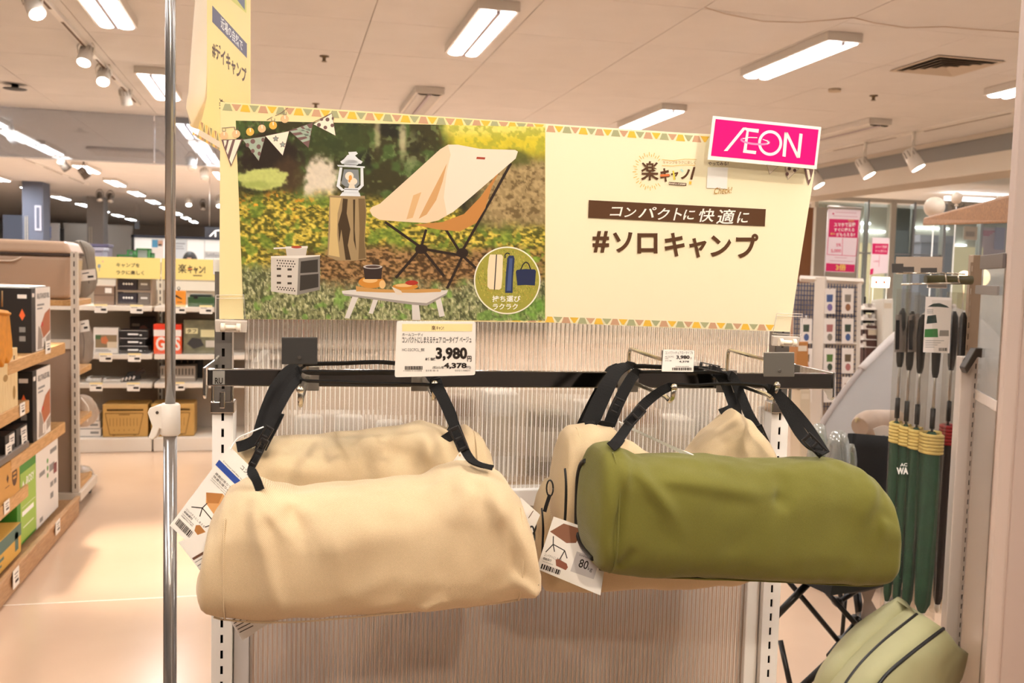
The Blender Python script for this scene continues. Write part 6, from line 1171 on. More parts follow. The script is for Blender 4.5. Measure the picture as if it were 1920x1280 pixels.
# display rail with the parasol hooks
prl = thing('parasol_rail', 'short chrome rail with wire hooks above the parasols', 'rail', P(1760, 530, 2.5)); 
MB().cyl(P(1735, 524, 2.52), P(1822, 525, 2.52), .012, n=12).build('bar', mat('olive_tube', '#5c5636', .4), prl); mb = MB(); mb.obox(P(1742, 518, 2.515), hx * .05, hy * .012, (0, 0, -.03)); mb.build('saddle', chrome, prl, bevel=.002)
mb = MB()
for (x0, y0, x1, y1) in ((1680, 512, 1772, 512), (1690, 533, 1800, 530), (1772, 512, 1775, 530), (1775, 512, 1810, 514), (1796, 514, 1798, 530)): mb.cyl(P(x0, y0, 2.5), P(x1, y1, 2.5), .0022, n=8)
mb.build('hook_wire', wire, prl)
for (x0, y0, x1, y1, lab) in ((1673, 494, 1694, 511, 'dark blank ticket plate at the left of the parasol hooks'), (1694, 500, 1714, 510, 'grey blank ticket plate on the parasol hooks'), (1727, 502, 1757, 511, 'dark blank ticket plate in the middle of the parasol hooks')):
    MB().prism(rquad(x0, y0, x1, y1, 2.48, 2.48), CF * .003).build('ticket_plate', mat('plate_dark2', '#4c4742', .5), prl)
# beige sign board standing behind the hooks
MB().prism(rquad(1682, 481, 1768, 512, 2.53, 2.53)[:2] + [P(1766, 512, 2.53), P(1680, 512, 2.53)], CF * .006).build('header_card', mat('card_beige', '#c2ad98', .6), None, 'blank beige card standing behind the parasol hooks', 'card')
# furled parasols in clear sleeves
CLOTH = mat('parasol_green', '#1f4a33', .6, var=.25, vscale=25); RAF = mat('raffia', '#d9bf72', .7, var=.15, vscale=60); GRIP = mat('grip_black', '#191716', .45); SLV = glass_mat('sleeve_film', '#f4f2ee', .015, .025, .08); CLOTHB = mat('parasol_black', '#2a1714', .6, var=.25, vscale=25); RED = mat('tape_red', '#a01d22', .6)
def parasol(x, d, r, col, tape, label, off=0):
    c = P(x, 900, d); cx, cy = c.x, c.y; zz = lambda y: 1.35 - (y - 524 - off) * d / 1800 if 0 else P(x, y + off, d).z
    t = thing('furled_parasol', label, 'parasol', (cx, cy, zz(1140)), 'furled parasols in clear sleeves')
    mb = MB(); NT = 28; prof = [(1138, .35), (1120, .8), (1050, .95), (960, 1.0), (880, 1.05), (830, 1.0), (805, .85), (792, .35)]
    vs = []; rows = [(prof[0][0] + (prof[-1][0] - prof[0][0]) * i / 40) for i in range(41)]
    for y in rows:
        pr_ = sorted(prof); s_ = np.interp(y, [q[0] for q in pr_], [q[1] for q in pr_])
        for k in range(NT):
            th = 2 * math.pi * k / NT; rr = r * s_ * (1 + .10 * math.sin(th * 5 + y * .01) + .05 * mnoise.noise(Vector((th, y * .02, x))))
            vs.append((cx + rr * math.cos(th), cy + rr * math.sin(th), zz(y)))
    mb.add(vs, [(i * NT + k, i * NT + (k + 1) % NT, (i + 1) * NT + (k + 1) % NT, (i + 1) * NT + k) for i in range(40) for k in range(NT)], True); mb.build('furled_cloth', col, t)
    mb = MB()
    for k in range(6):
        y = 795 + k * 6.2; mb.tube([(cx + r * 1.12 * math.cos(q) , cy + r * 1.12 * math.sin(q), zz(y + (q / 6.283) * (5 if tape is RAF else 2))) for q in [j * math.pi / 8 for j in range(17)]], .0052 if tape is RAF else .005, 6)
    mb.build('tape_wrap', tape, t)
    MB().cyl((cx, cy, zz(792)), (cx, cy, zz(640)), .0035, n=10).build('shaft', steel, t); MB().cyl((cx, cy, zz(786)), (cx, cy, zz(748)), .0065, n=12).build('ferrule', GRIP, t)
    MB().lathe([(.006, zz(690)), (.009, zz(680)), (.011, zz(650)), (.012, zz(615)), (.010, zz(590)), (.004, zz(580))], (cx, cy, 0), 14).build('grip', GRIP, t)
    MB().lathe([(.003, zz(1152)), (.007, zz(1146)), (.007, zz(1136))], (cx, cy, 0), 12).build('tip', mat('tip_white', '#ece4da', .3), t)
    mb = MB(); rr = r * 1.35
    mb.grid(lambda u, v: Vector((cx + rr * (1 + .08 * math.sin(u * 25 + v * 5)) * math.cos(u * 6.2832), cy + rr * math.sin(u * 6.2832), zz(1150 - v * (1150 - 545)))), 24, 14, True, True); mb.build('clear_sleeve', SLV, t)
for (x, d, r, col, tape, lab, off) in ((1675, 2.56, .0125, CLOTH, RAF, 'green furled parasol with raffia tape, leftmost of the row', -4), (1693, 2.54, .0125, CLOTH, RAF, 'green furled parasol with white lettering, second of the row', 2), (1713, 2.52, .0155, CLOTH, RAF, 'green furled parasol with raffia tape, third of the row', 8), (1742, 2.49, .0235, CLOTH, RAF, 'thickest green furled parasol, right of the row', 16), (1771, 2.55, .015, CLOTHB, RED, 'black furled parasol with red tape beside the green ones', 2), (1788, 2.6, .013, CLOTHB, RED, 'black furled parasol with red tape against the right post', 4)):
    parasol(x, d, r, col, tape, lab, off)
# header card hung in front of the parasols
pl = Plane(P(1735, 560, 2.44), P(1785, 560, 2.44), P(1735, 660, 2.44))
o = card('product_card', 'white product card with tent pictures hung among the parasols', 'card', [(1736, 556), (1785, 558), (1780, 662), (1731, 660)], pl, .001, mat('card_pinkish', '#e9ded6', .55)); pp = PxPrint(pl, o)
pp.polys('printed_canopy', mat('ink_darkgreen', '#2c3a34', .55), [[(1739, 575), (1750, 569), (1762, 568), (1775, 573), (1780, 577), (1760, 575)], [(1739, 592), (1755, 590), (1757, 605), (1737, 607)]]); pp.polys('printed_grass', mat('ink_meadow', '#3f7a3e', .55), [[(1734, 617), (1758, 616), (1759, 632), (1733, 632)]]); pp.polys('printed_picture', mat('ink_grey2', '#8d857c', .55), [[(1762, 619), (1779, 619), (1779, 630), (1761, 630)]]); pp.polys('barcode', INK, barcode(1760, 652, 1776, 658, 12)); pp.polys('lettering', GREY, [[(1738, 580 + 3 * k), (1750, 580 + 3 * k), (1750, 581 + 3 * k), (1738, 581 + 3 * k)] for k in range(3)] + [[(1735, 638 + 4 * k), (1770 - 6 * k, 638 + 4 * k), (1770 - 6 * k, 639 + 4 * k), (1735, 639 + 4 * k)] for k in range(4)])
for k, (x, d) in enumerate(((1690, 2.52), (1715, 2.5))):
    t = thing('sleeve_header', ('left', 'right')[k] + ' grey header of a parasol sleeve', 'package header', P(x, 660, d)); MB().prism([P(x - 11, 590, d), P(x + 10, 588, d), P(x + 9, 660, d), P(x - 13, 660, d)], CF * .001).build('film', mat('film_grey', '#8d8078', .3, alpha=.55), t); MB().prism([P(x - 10, 600, d - .002), P(x - 3, 600, d - .002), P(x - 4, 655, d - .002), P(x - 11, 655, d - .002)], CF * .001).build('label', GRIP, t)
lt = MB(); f2 = lambda x, y: P(x, y, 2.495); txt_quad(lt, f2, 'AC', 1688, 868, 1701, 874, .03); txt_quad(lt, f2, 'WA', 1681, 876, 1703, 889, .05); 
po = [o for o in bpy.data.objects if o.name.startswith('furled_parasol') and 'second' in o.get('label', '')][0]; lt.build('lettering', INKW, po)
# ------------------------------------------------------------------ pale green padded mat with black piping
PG = mat('pad_green', '#aaa67c', .6, var=.08, vscale=8, bump=.2, bscale=40)
arcs = [[(1700, 1128, 2.5), (1625, 1175, 2.46), (1565, 1240, 2.40), (1535, 1300, 2.36), (1525, 1400, 2.36)], [(1718, 1150, 2.34), (1650, 1205, 2.28), (1600, 1258, 2.24), (1572, 1310, 2.22), (1560, 1400, 2.22)], [(1768, 1177, 2.30), (1705, 1225, 2.22), (1655, 1270, 2.18), (1628, 1320, 2.16), (1610, 1400, 2.16)], [(1800, 1215, 2.34), (1760, 1262, 2.28), (1728, 1310, 2.24), (1700, 1360, 2.22), (1690, 1420, 2.22)], [(1830, 1230, 2.5), (1800, 1280, 2.45), (1770, 1330, 2.42), (1750, 1380, 2.4), (1740, 1430, 2.4)]]
pad = thing('padded_mat', 'pale green padded mat with black piping at the bottom right', 'cushion', P(1640, 1400, 2.3))
cu_ = [cr([P(*q) for q in a], 6) for a in arcs]
def padpt(u, v):
    i = v * (len(cu_[0]) - 1); i0 = min(int(i), len(cu_[0]) - 2); f = i - i0; col_ = [c[i0].lerp(c[i0 + 1], f) for c in cu_]; cc = cr(col_, 8); j = u * (len(cc) - 1); j0 = min(int(j), len(cc) - 2); p = cc[j0].lerp(cc[j0 + 1], j - j0)
    return p + CF * (-.006 * abs(math.sin(u * math.pi * 4)) + .004 * mnoise.noise(p * 14))
mb = MB(); mb.grid(padpt, 33, 25); n0 = len(mb.v); mb.grid(lambda u, v: padpt(u, v) + CF * (.05 + .1 * math.sin(u * math.pi)), 33, 25)
for j in range(24):
    for i in (0, 32): k = j * 33 + i; mb.f.append((k, k + 33, k + 33 + n0, k + n0)); mb.sm.append(True)
for i in range(32):
    for j in (0, 24): k = j * 33 + i; mb.f.append((k, k + 1, k + 1 + n0, k + n0)); mb.sm.append(True)
mb.build('pad', PG, pad)
for a in (0, 1, 2): MB().tube([p - CF * .004 for p in cu_[a]], .0042 if a else .002, 8).build('piping', ZIP, pad)
# ------------------------------------------------------------------ black folding chair
BF = mat('chair_fabric', '#141312', .8, bump=.2, bscale=200); BFR = mat('chair_frame', '#1b1816', .35)
ch = thing('folding_chair', 'black folding camp chair with crossed legs behind the green bag', 'chair', P(1590, 1250, 2.9))
cq = lambda x, y, d=2.9: P(x, y, d)
def panel(pts, th, name, m, parent, bulge=.02, n=10):
    mb = MB(); a, b_, c_, d_ = [Vector(p) for p in pts]; nn = (b_ - a).cross(d_ - a).normalized(); f = lambda u, v: (a.lerp(b_, u)).lerp(d_.lerp(c_, u), v) + nn * bulge * math.sin(u * math.pi) * math.sin(v * math.pi)
    mb.grid(f, n, n); k = len(mb.v); mb.grid(lambda u, v: f(u, v) + nn * th, n, n)
    for i in range(n - 1):
        for (p, q_) in ((i, i + 1), ((n - 1) * n + i, (n - 1) * n + i + 1), (i * n, (i + 1) * n), (i * n + n - 1, (i + 1) * n + n - 1)): mb.f.append((p, q_, q_ + k, p + k)); mb.sm.append(False)
    return mb.build(name, m, parent)
panel([cq(1600, 812, 2.95), cq(1672, 818, 3.05), cq(1668, 1050, 2.95), cq(1560, 1050, 2.85)], .02, 'backrest', BF, ch, .03)
panel([cq(1480, 1062, 2.6), cq(1640, 1060, 2.95), cq(1700, 1075, 2.75), cq(1560, 1098, 2.4)], .025, 'seat', BF, ch, .03)
for (x0, y0, d0, x1, y1, d1, r) in ((1475, 1085, 2.7, 1575, 1205, 2.75, .006), (1520, 1088, 2.6, 1440, 1170, 2.6, .008), (1530, 1088, 2.8, 1605, 1170, 2.7, .006), (1572, 1088, 3.0, 1578, 1130, 2.95, .006), (1588, 1088, 2.95, 1578, 1200, 2.9, .005), (1620, 1150, 2.85, 1555, 1230, 2.7, .008), (1690, 1110, 2.9, 1490, 1300, 2.55, .008), (1463, 1200, 2.6, 1485, 1300, 2.55, .006), (1605, 1100, 2.95, 1612, 1150, 2.9, .010), (1625, 1095, 2.9, 1570, 1130, 2.85, .006)):
    MB().cyl(cq(x0, y0, d0), cq(x1, y1, d1), r * 1.25, n=10).build('leg', BFR, ch)
for (x, y, d) in ((1570, 1128, 2.85), (1605, 1162, 2.8), (1578, 1202, 2.8)): MB().lathe([(.006, -.02), (.014, -.015), (.014, .015), (.006, .02)], cq(x, y, d), 12, CF).build('joint', BFR, ch)
MB().prism([cq(1610, 1092, 2.8), cq(1648, 1088, 2.8), cq(1640, 1110, 2.8), cq(1634, 1125, 2.8), cq(1648, 1150, 2.8), cq(1622, 1166, 2.8), cq(1614, 1160, 2.8), cq(1620, 1125, 2.8)], CF * .004).build('hanging_tag', mat('tag_pale', '#b9aaa0', .6), ch)
# ------------------------------------------------------------------ grey dome tent
TG = mat('tent_grey', '#958f8b', .6, var=.05, vscale=6, bump=.15, bscale=20); TS_ = mat('tent_seam', '#a2968f', .6)
tent = thing('dome_tent', 'pale grey dome tent standing behind the parasols', 'tent', P(1640, 1050, 4.5))
edge = cr([P(x, y, d) for x, y, d in ((1790, 575, 4.7), (1735, 595, 4.65), (1690, 622, 4.6), (1640, 668, 4.55), (1600, 712, 4.5), (1565, 760, 4.46), (1540, 800, 4.43), (1524, 850, 4.4), (1512, 920, 4.4), (1505, 1055, 4.4))], 5)
edge2 = cr([P(x, y, d) for x, y, d in ((1790, 575, 4.7), (1830, 592, 4.5), (1865, 620, 4.4), (1895, 668, 4.3), (1915, 712, 4.25), (1930, 760, 4.2), (1940, 800, 4.15), (1945, 850, 4.1), (1950, 920, 4.1), (1950, 1070, 4.1))], 5)
n = len(edge)
def tp_(u, v):
    i = v * (n - 1); i0 = min(int(i), n - 2); a = edge[i0].lerp(edge[i0 + 1], i - i0); b_ = edge2[i0].lerp(edge2[i0 + 1], i - i0); p = a.lerp(b_, u)
    return p - CF * (.22 * math.sin(u * math.pi) * min(1, v * 2)) + CF * .012 * math.sin(u * 9 + v * 14) * min(1, 4 * u * (1 - u))
mb = MB(); mb.grid(tp_, 24, n); mb.build('front_panel', TG, tent); bk = [P(1700, 1020, 5.6)]
mb = MB(); mb.grid(lambda u, v: (lambda a, c_: a.lerp(c_, u) - CR * .12 * math.sin(u * math.pi))(edge[int(v * (n - 1))], P(1790, 575, 4.7).lerp(P(1640, 965, 5.3), v)), 10, n); mb.build('rear_panel', TG, tent)
MB().tube(edge, .016, 8).build('pole_sleeve', TS_, tent); MB().tube(edge[:n // 3 + 4][::-1][:9], .022, 8).build('sleeve_patch', mat('tent_patch', '#c9c0ba', .5), tent)
# beige roll, plastic-wrapped packs in front of the tent
rl = thing('bolster_roll', 'beige fabric roll resting on the black chair', 'roll', P(1640, 830, 3.1)); c0, c1 = P(1612, 800, 3.1), P(1680, 792, 3.25)
mb = MB(); mb.tube(cr([c0, c0.lerp(c1, .3) + Vector((0, 0, .01)), c1]), [.03 + .012 * math.sin(min(1, k / 6) * 1.57) for k in range(13)], 16); mb.build('roll', mat('roll_beige', '#b7a08d', .6, var=.1, vscale=15), rl); MB().tube(cr([c0 + Vector((0, 0, .02)), c0 + Vector((-.012, 0, .028)), c0 + Vector((-.015, 0, .015))]), .004, 6).build('drawcord', mat('cord_tan', '#c9b48a', .6), rl)
MB().ribbon(cr([P(1640, 812, 3.05), P(1660, 806, 3.05), P(1672, 818, 3.05)]), .03, CD, .003).build('strap', mat('strap_pale', '#d8cabd', .6), rl)
WR = glass_mat('wrap_film', '#e0e2dc', .16, .30, .12)
for (x0, y0, x1, y1, d, c, lab) in ((1508, 792, 1550, 1060, 2.9, '#8d9a78', 'plastic wrapped green bundle right of the gondola'), (1540, 805, 1592, 1062, 2.84, '#3a3a38', 'plastic wrapped dark bundle in front of the tent'), (1576, 830, 1604, 1060, 2.93, '#a3b089', 'plastic wrapped pale green bundle beside the black chair')):
    t = thing('wrapped_bundle', lab, 'package', P((x0 + x1) / 2, y1, d), 'plastic wrapped bundles'); c_ = P((x0 + x1) / 2, (y0 + y1) / 2, d); rx, rz = (x1 - x0) / 2 * d / 1800, (y1 - y0) / 2 * d / 1800
    for nm, s_, m_ in (('contents', .86, mat('bundle_' + c[1:], c, .6)), ('film', 1.0, WR)):
        mb = MB(); mb.grid(lambda u, v: c_ + (CR * math.cos(u * 6.2832) + CF * math.sin(u * 6.2832)) * rx * s_ * math.sin(max(.02, v * math.pi * .98)) ** .5 * (1 + .10 * mnoise.noise(Vector((u * 9, v * 9, x0)))) + Vector((0, 0, 1)) * rz * s_ * math.cos(v * math.pi), 26, 18, True, True); mb.build(nm, m_, t)
# ------------------------------------------------------------------ wire-mesh partition with hanging goods
DP = 6.0; part_ = thing('mesh_partition', 'white framed wire mesh partition behind the tent', 'partition', P(1560, 1000, DP)); PW = mat('partition_white', '#e2d6c8', .5)
def pbar(x0, y0, x1, y1, w, m=PW, par=part_, name='frame_bar', d=DP): a, b_ = P(x0, y0, d), P(x1, y1, d); MB().tube([a, b_], w, 4, smooth=False).build(name, m, par)
pbar(1540, 520, 1522, 1010, .045); pbar(1500, 522, 1618, 528, .02); pbar(1612, 525, 1600, 1010, .015); pbar(1500, 640, 1610, 645, .01)
mb = MB()
for k in range(26): y = 535 + k * 9; mb.cyl(P(1488, y, DP + .03), P(1612, y + 4, DP + .03), .0035, n=5)
for k in range(22): x = 1492 + k * 5.6; mb.cyl(P(x, 530, DP + .03), P(x - 8, 770, DP + .03), .0035, n=5)
mb.build('wire_mesh', mat('mesh_blue', '#434a66', .5), part_, kind='stuff')
MB().prism(rquad(1488, 530, 1612, 790, DP + .2, DP + .2), CF * .02).build('backing_board', mat('backing_tan', '#b3a08c', .6), part_)
r_ = random.Random(11); cols = ['#3f4a3a', '#6b5a44', '#9a6a4a', '#4b5f8d', '#b06f6a', '#5a7a3a', '#7a6a9a', '#8a8074']
k_ = 0
for ci, x in enumerate((1512, 1556, 1590)):
    for ri, y in enumerate((540, 596, 652, 706)):
        if ci == 0 and ri in (0,): continue
        w, h = (22, 48); d = DP - .03; a = P(x - w / 2, y, d); t = thing('hanging_goods', 'white carded goods pack in column %s, row %s of the mesh partition' % (('one', 'two', 'three')[ci], ('one', 'two', 'three', 'four')[ri]), 'package', P(x, y + h, d), 'goods on the mesh partition')
        pl = Plane(P(x, y, d), P(x + 20, y, d), P(x, y + 20, d)); MB().prism([pl.at(x - w / 2, y), pl.at(x + w / 2, y + 1), pl.at(x + w / 2 - 1, y + h), pl.at(x - w / 2 - 1, y + h)], CF * .004).build('card', mat('card_white2', '#e9dfd6', .55), t)
        pp = PxPrint(pl, t); pp.polys('printed_picture', mat('goods_' + cols[k_ % 8][1:], cols[k_ % 8], .55), [[(x - 6, y + 12), (x + 6, y + 12), (x + 5, y + 26), (x - 6, y + 26)]]); pp.polys('printed_picture', mat('goods_' + cols[(k_ + 3) % 8][1:], cols[(k_ + 3) % 8], .55), [ell(x, y + 36, 5, 7, 10)])
        MB().cyl(P(x, y + 2, d), P(x, y - 4, d + .02), .004, n=6).build('hook', chrome, t); k_ += 1
# shop sale posters hung on the glass front
PINK = mat('poster_paper', '#f0dbe0', .55); CRIM = mat('poster_crimson', '#d3125f', .5); GOLD = mat('poster_gold', '#e8c860', .55)
def poster(px, d, lab, items_fn):
    pl = Plane(P(px[0][0], px[0][1], d), P(px[1][0], px[1][1], d), P(px[3][0], px[3][1], d)); o = card('sale_poster', lab, 'poster', px, pl, .002, PINK); pp = PxPrint(pl, o); items_fn(pp)
    for q in (px[0], px[1]):
        c = pl.at(*q).lerp(pl.at(*px[2 if q is px[1] else 3]), .02) - pl.n * .006; MB().cyl((c.x, c.y, c.z), (c.x, c.y, 0), .003, n=5).build('stand_rod', steel, o)
    return o
def pa(pp):
    pp.polys('crimson_block', CRIM, [[(1555, 410), (1610.5, 412), (1608, 446), (1553, 444)], [(1549, 493), (1603, 496), (1602, 510), (1548, 508)], [(1561, 399), (1564, 399), (1564, 402), (1561, 402)]]); pp.lines('crimson_frame', CRIM, [[(1553, 445), (1551, 477), (1605, 480), (1608, 446)], [(1580, 446), (1579, 478)]], 1)
    pp.text('white_lettering', INKW, [('スマホで登録', 1564, 417, 1604, 425, {'bold': .02}), ('すぐに使える', 1564, 427, 1602, 434, {'bold': .02}), ('がもらえる!!', 1568, 436, 1603, 443, {'bold': .02})]); pp.text('gold_lettering', GOLD, [('3倍', 1567, 495, 1586, 507, {'bold': .03}), ('今だけ', 1590, 411, 1601, 416, {'bold': .01}), ('最大', 1557, 436, 1566, 440, {'bold': .01})]); pp.text('crimson_lettering', CRIM, [('5%', 1568, 456, 1577, 462, {'bold': .02}), ('5,000', 1558, 467, 1577, 474, {'bold': .02})]); pp.polys('lettering', mat('ink_rosegrey', '#d39aa8', .6), [[(1566, 397), (1606, 399), (1606, 400), (1566, 398)], [(1562, 404), (1608, 406), (1608, 407), (1562, 405)], [(1556, 488), (1600, 490), (1600, 491), (1556, 489)], [(1565, 482), (1588, 483), (1588, 484), (1565, 483)]])
poster([(1553, 391), (1614, 394), (1602, 511), (1547, 509)], 6.4, 'large crimson and white sale poster on the glass front', pa); 
def pb(pp):
    pp.polys('crimson_block', CRIM, [[(1636, 456), (1666, 457), (1664, 477), (1635, 476)], [(1632, 504), (1638, 503), (1637, 514), (1631, 515)]]); pp.text('white_lettering', INKW, [('スマホで登録', 1641, 460, 1663, 465), ('すぐに使える', 1641, 468, 1662, 473)]); pp.lines('crimson_frame', CRIM, [[(1649, 478), (1648, 500)]], .6); pp.text('crimson_lettering', CRIM, [('5,000', 1638, 488, 1648, 492)])
poster([(1636, 445), (1668, 446), (1664, 512), (1632, 514)], 7.5, 'small crimson and white sale poster farther right on the glass', pb)
for (x0, x1, y) in ((1560, 1612, 388),): MB().cyl(P(x0 - 8, y - 1, 6.4), P(x1 + 4, y + 3, 6.4), .008, n=8).build('poster_rod', steel, None, 'thin steel rod from which the large sale poster hangs', 'rod')
o = card('lit_sign', 'small lit white sign with red marks below the small poster', 'sign', [(1637, 519), (1669, 520), (1667, 539), (1636, 538)], Plane(P(1637, 519, 7), P(1669, 520, 7), P(1636, 538, 7)), .02, mat('lit_panel', '#fff3dd', .5, emit=2.2))
for q in ((1640, 520), (1665, 521)): c = P(*q, 7.0); MB().cyl((c.x, c.y + .012, c.z), (c.x, c.y + .012, 0), .004, n=5).build('stand_rod', steel, o)
for k, x in enumerate((1643, 1658)):
    pl = Plane(P(1637, 519, 7), P(1669, 520, 7), P(1636, 538, 7)); PxPrint(pl, o).polys('mark', ORG_, [ell(x, 529, 2.5, 3, 10)])
# black rack with small white goods
rk = thing('wire_rack', 'black wire rack with white goods beyond the tent', 'rack', P(1630, 660, 6.4)); 
for (x0, y0, x1, y1) in ((1622, 556, 1618, 660), (1658, 560, 1650, 660), (1645, 590, 1641, 640)): pbar(x0, y0, x1, y1 if 0 else (900 if x0 != 1645 else 640), .008, BLK, rk, 'post', 6.35)
for y in (583, 602, 622, 636, 652): pbar(1618, y, 1652, y + 1, .01, BLK, rk, 'shelf', 6.35)
k = 0
for (y, w, nm) in ((577, 30, 'top'), (597, 28, 'second'), (614, 27, 'third'), (634, 30, 'fourth'), (648, 26, 'bottom')):
    t = thing('goods_tray', 'white goods on the %s level of the black rack' % nm, 'goods', P(1633, y + 4, 6.3), 'goods on the black rack'); MB().prism([P(1620, y - 5, 6.33), P(1620 + w, y - 4, 6.33), P(1619 + w, y + 4, 6.29), P(1618, y + 3, 6.29)], CF * .1).build('tray', mat('tray_white', '#e0d5ca', .5), t)
    for j in range(4): MB().prism([P(1622 + j * 7, y - 8, 6.31), P(1627 + j * 7, y - 8, 6.31), P(1627 + j * 7, y + 2, 6.31), P(1622 + j * 7, y + 2, 6.31)], CF * .04).build('pack', mat('pack_pale' + str(j % 2), ('#efe7de', '#b9ac9e')[j % 2], .5), t)
# ------------------------------------------------------------------ wooden canopy board with balloons
MB().hexa([P(1732, 408, 3.6), P(1905, 362, 2.6), P(1905, 418, 2.6), P(1730, 423, 3.6), P(1752, 404, 3.9), P(1925, 362, 3.0), P(1925, 408, 3.0), P(1752, 418, 3.9)]).build('canopy_board', wood('canopy_wood', '#8f6138', '#a97848', (3, 30, 30)), None, 'brown wooden canopy board at the upper right', 'board', bevel=.006)
for (x, y, r, d, lab) in ((1752, 388, 19, 5.2, 'pale round balloon above the left end of the canopy board'), (1794, 371, 11, 6.5, 'faint round balloon above the canopy board middle')):
    c = P(x, y, d); R_ = r * d / 1800; t = thing('balloon', lab, 'balloon', c - Vector((0, 0, R_))); MB().lathe([(R_ * math.sin(k * math.pi / 14), -R_ * math.cos(k * math.pi / 14)) for k in range(15)], c, 20).build('skin', mat('balloon_cream', '#e6d6c3', .35), t); MB().lathe([(.002, -.02), (.015, -.012), (.004, 0)], c - Vector((0, 0, R_)), 10).build('knot', mat('balloon_cream', '#e6d6c3', .35), t); MB().cyl(c - Vector((0, 0, R_)), Vector((c.x, c.y, 0)), .004, n=6).build('stick', INKW, t)
# ------------------------------------------------------------------ shop front on the right: soffit, glass, corridor beyond
sof = mat('soffit_paint', '#d8cdbf', .7); sofd = mat('soffit_grey', '#8f8d8a', .6)
B((7.0, 3.0, 2.50), (7.5, 16, CZ - .002)).build('wall_right', sof, None, 'painted soffit above the glass shop front', kind='structure'); B((6.985, 3.0, 2.70), (7.0, 16, 2.86)).build('trim_1', sofd, None, 'grey strip along the soffit', kind='structure')
track((6.3, 4, CZ), (6.3, 14, CZ), 'ceiling track along the glass shop front at right')
for (x, y, lab) in ((1536, 348, 'lit spotlight beside the striped flag corner of the sign'), (1630, 329, 'lit spotlight in the middle of the right track'), (1722, 315, 'lit spotlight at the right of the right track')): spotlamp(onX(x, y, 6.3), (.35, -.35, -.8), lab, True, 1.5, grp='spotlights by the glass front')
steelp = mat('mullion_steel', '#a9a8a8', .35, .6); frontg = glass_mat('front_glass', '#dfe6e4', .07, .06)
YF = 13.2
sf = thing('glass_shopfront', 'glass shop front with steel mullions at the right', 'glass front', (8, YF, 0))
for (x0, x1, m, nm) in ((1522, 1529, mat('frame_white', '#e6ded2', .5), 'frame'), (1666, 1676, MATS['frame_white'], 'frame'), (1622, 1625, steelp, 'mullion'), (1708, 1712, steelp, 'mullion'), (1765, 1770, steelp, 'mullion'), (1835, 1839, steelp, 'mullion')):
    a, b_ = onY(x0, 430, YF).x, onY(x1, 430, YF).x; B((a, YF - .05, 0), (b_, YF + .05, 2.6)).build(nm, m, sf)
for (xa, xb) in ((1529, 1622), (1625, 1666), (1676, 1708), (1712, 1765), (1770, 1835), (1839, 1960)):
    a, b_ = onY(xa, 430, YF).x, onY(xb, 430, YF).x; B((a, YF - .006, .1), (b_, YF + .006, 2.55)).build('glass_pane', frontg, sf)
z = onY(1700, 477, YF).z; B((5.9, YF - .02, z - .012), (10, YF + .02, z + .012)).build('handrail', steelp, sf); z = onY(1700, 382, YF).z; B((5.8, YF - .04, z), (10, YF + .04, z + .06)).build('transom', MATS['frame_white'], sf)
def fq(name, lab, cat, x0, y0, x1, y1, Y, m, dep=.1, bevel=0, mode=None):
    """flat thing whose front lies in the plane Y; mode 'floor' stands on the floor, 'hang' hangs from the ceiling on two cords"""
    a = onY(x0, y0, Y); b_ = onY(x1, y1, Y); z0, z1 = min(a.z, b_.z), max(a.z, b_.z)
    if mode == 'floor': z0 = 0
    if mode == 'hang':
        t = thing(name, lab, cat, ((a.x + b_.x) / 2, Y, z0)); B((a.x, Y, z0), (b_.x, Y + dep, z1)).build('panel', m, t, bevel=bevel)
        for s in (.15, .85): x = a.x + (b_.x - a.x) * s; MB().cyl((x, Y + dep / 2, z1 - .01), (x, Y + dep / 2, CZ), .006, n=6).build('cord', steel, t)
        return t
    return B((a.x, Y, z0), (b_.x, Y + dep, z1)).build(name, m, None, lab, cat, bevel=bevel)
B((5.0, 17.9, 0), (18, 18.1, CZ)).build('wall_corridor', mat('corridor_wall', '#c9c1b2', .7), None, 'cream wall of the corridor beyond the glass', kind='structure')
fq('wood_panel', 'brown wooden door edge beside the yellow sign', 'panel', 1500, 388, 1519, 530, 12.0, mat('door_brown', '#9a6a48', .6), mode='floor')
fq('white_board', 'large pale board behind the large sale poster', 'board', 1531, 388, 1608, 530, 12.6, mat('board_pale', '#cdc8bd', .6), mode='floor')
t = thing('corridor_column', 'dark slate column in the corridor beyond the glass', 'column', onY(1755, 560, 16)); a, b_ = onY(1728, 440, 16), onY(1788, 440, 16); B((a.x, 16, 0), (b_.x, 16.5, a.z)).build('shaft', mat('slate', '#6a6672', .6), t); B((a.x - .05, 15.97, a.z - .14), (b_.x + .02, 16.5, a.z)).build('cap_band', mat('slate_light', '#7f7a84', .6), t)
fq('blue_banner', 'tall pale blue banner beyond the glass', 'banner', 1680, 390, 1702, 500, YF + .008, mat('banner_blue', '#b9cbd8', .6), .01)
for k, (x0, x1) in enumerate(((1662, 1669), (1700, 1712), (1715, 1722))): fq('violet_screen', 'small glowing violet sign, %s of three beyond the glass' % ('first', 'second', 'third')[k], 'lit sign', x0, 462, x1, 480, 17.84, mat('violet_glow', '#a9a4f2', .4, emit=1.2), .055)
o = fq('pink_poster', 'pale pink wall poster at the right beyond the glass', 'poster', 1838, 426, 1882, 500, 17.86, mat('poster_pale_pink', '#dcb4c0', .6), .035); a = onY(1842, 432, 17.85); b_ = onY(1866, 445, 17.85); f = yface(a.x, b_.x, b_.z, a.z, 17.859); mb = MB(); [f.rect(mb, 0, .3 * k, 1 - .2 * k, .3 * k + .18) for k in range(3)]; mb.build('lettering', CRIM, o, kind='stuff')
fq('lilac_poster', 'narrow lilac wall poster beside the pink one', 'poster', 1868, 426, 1882, 468, 17.82, mat('poster_lilac', '#a99ac0', .6), .035)
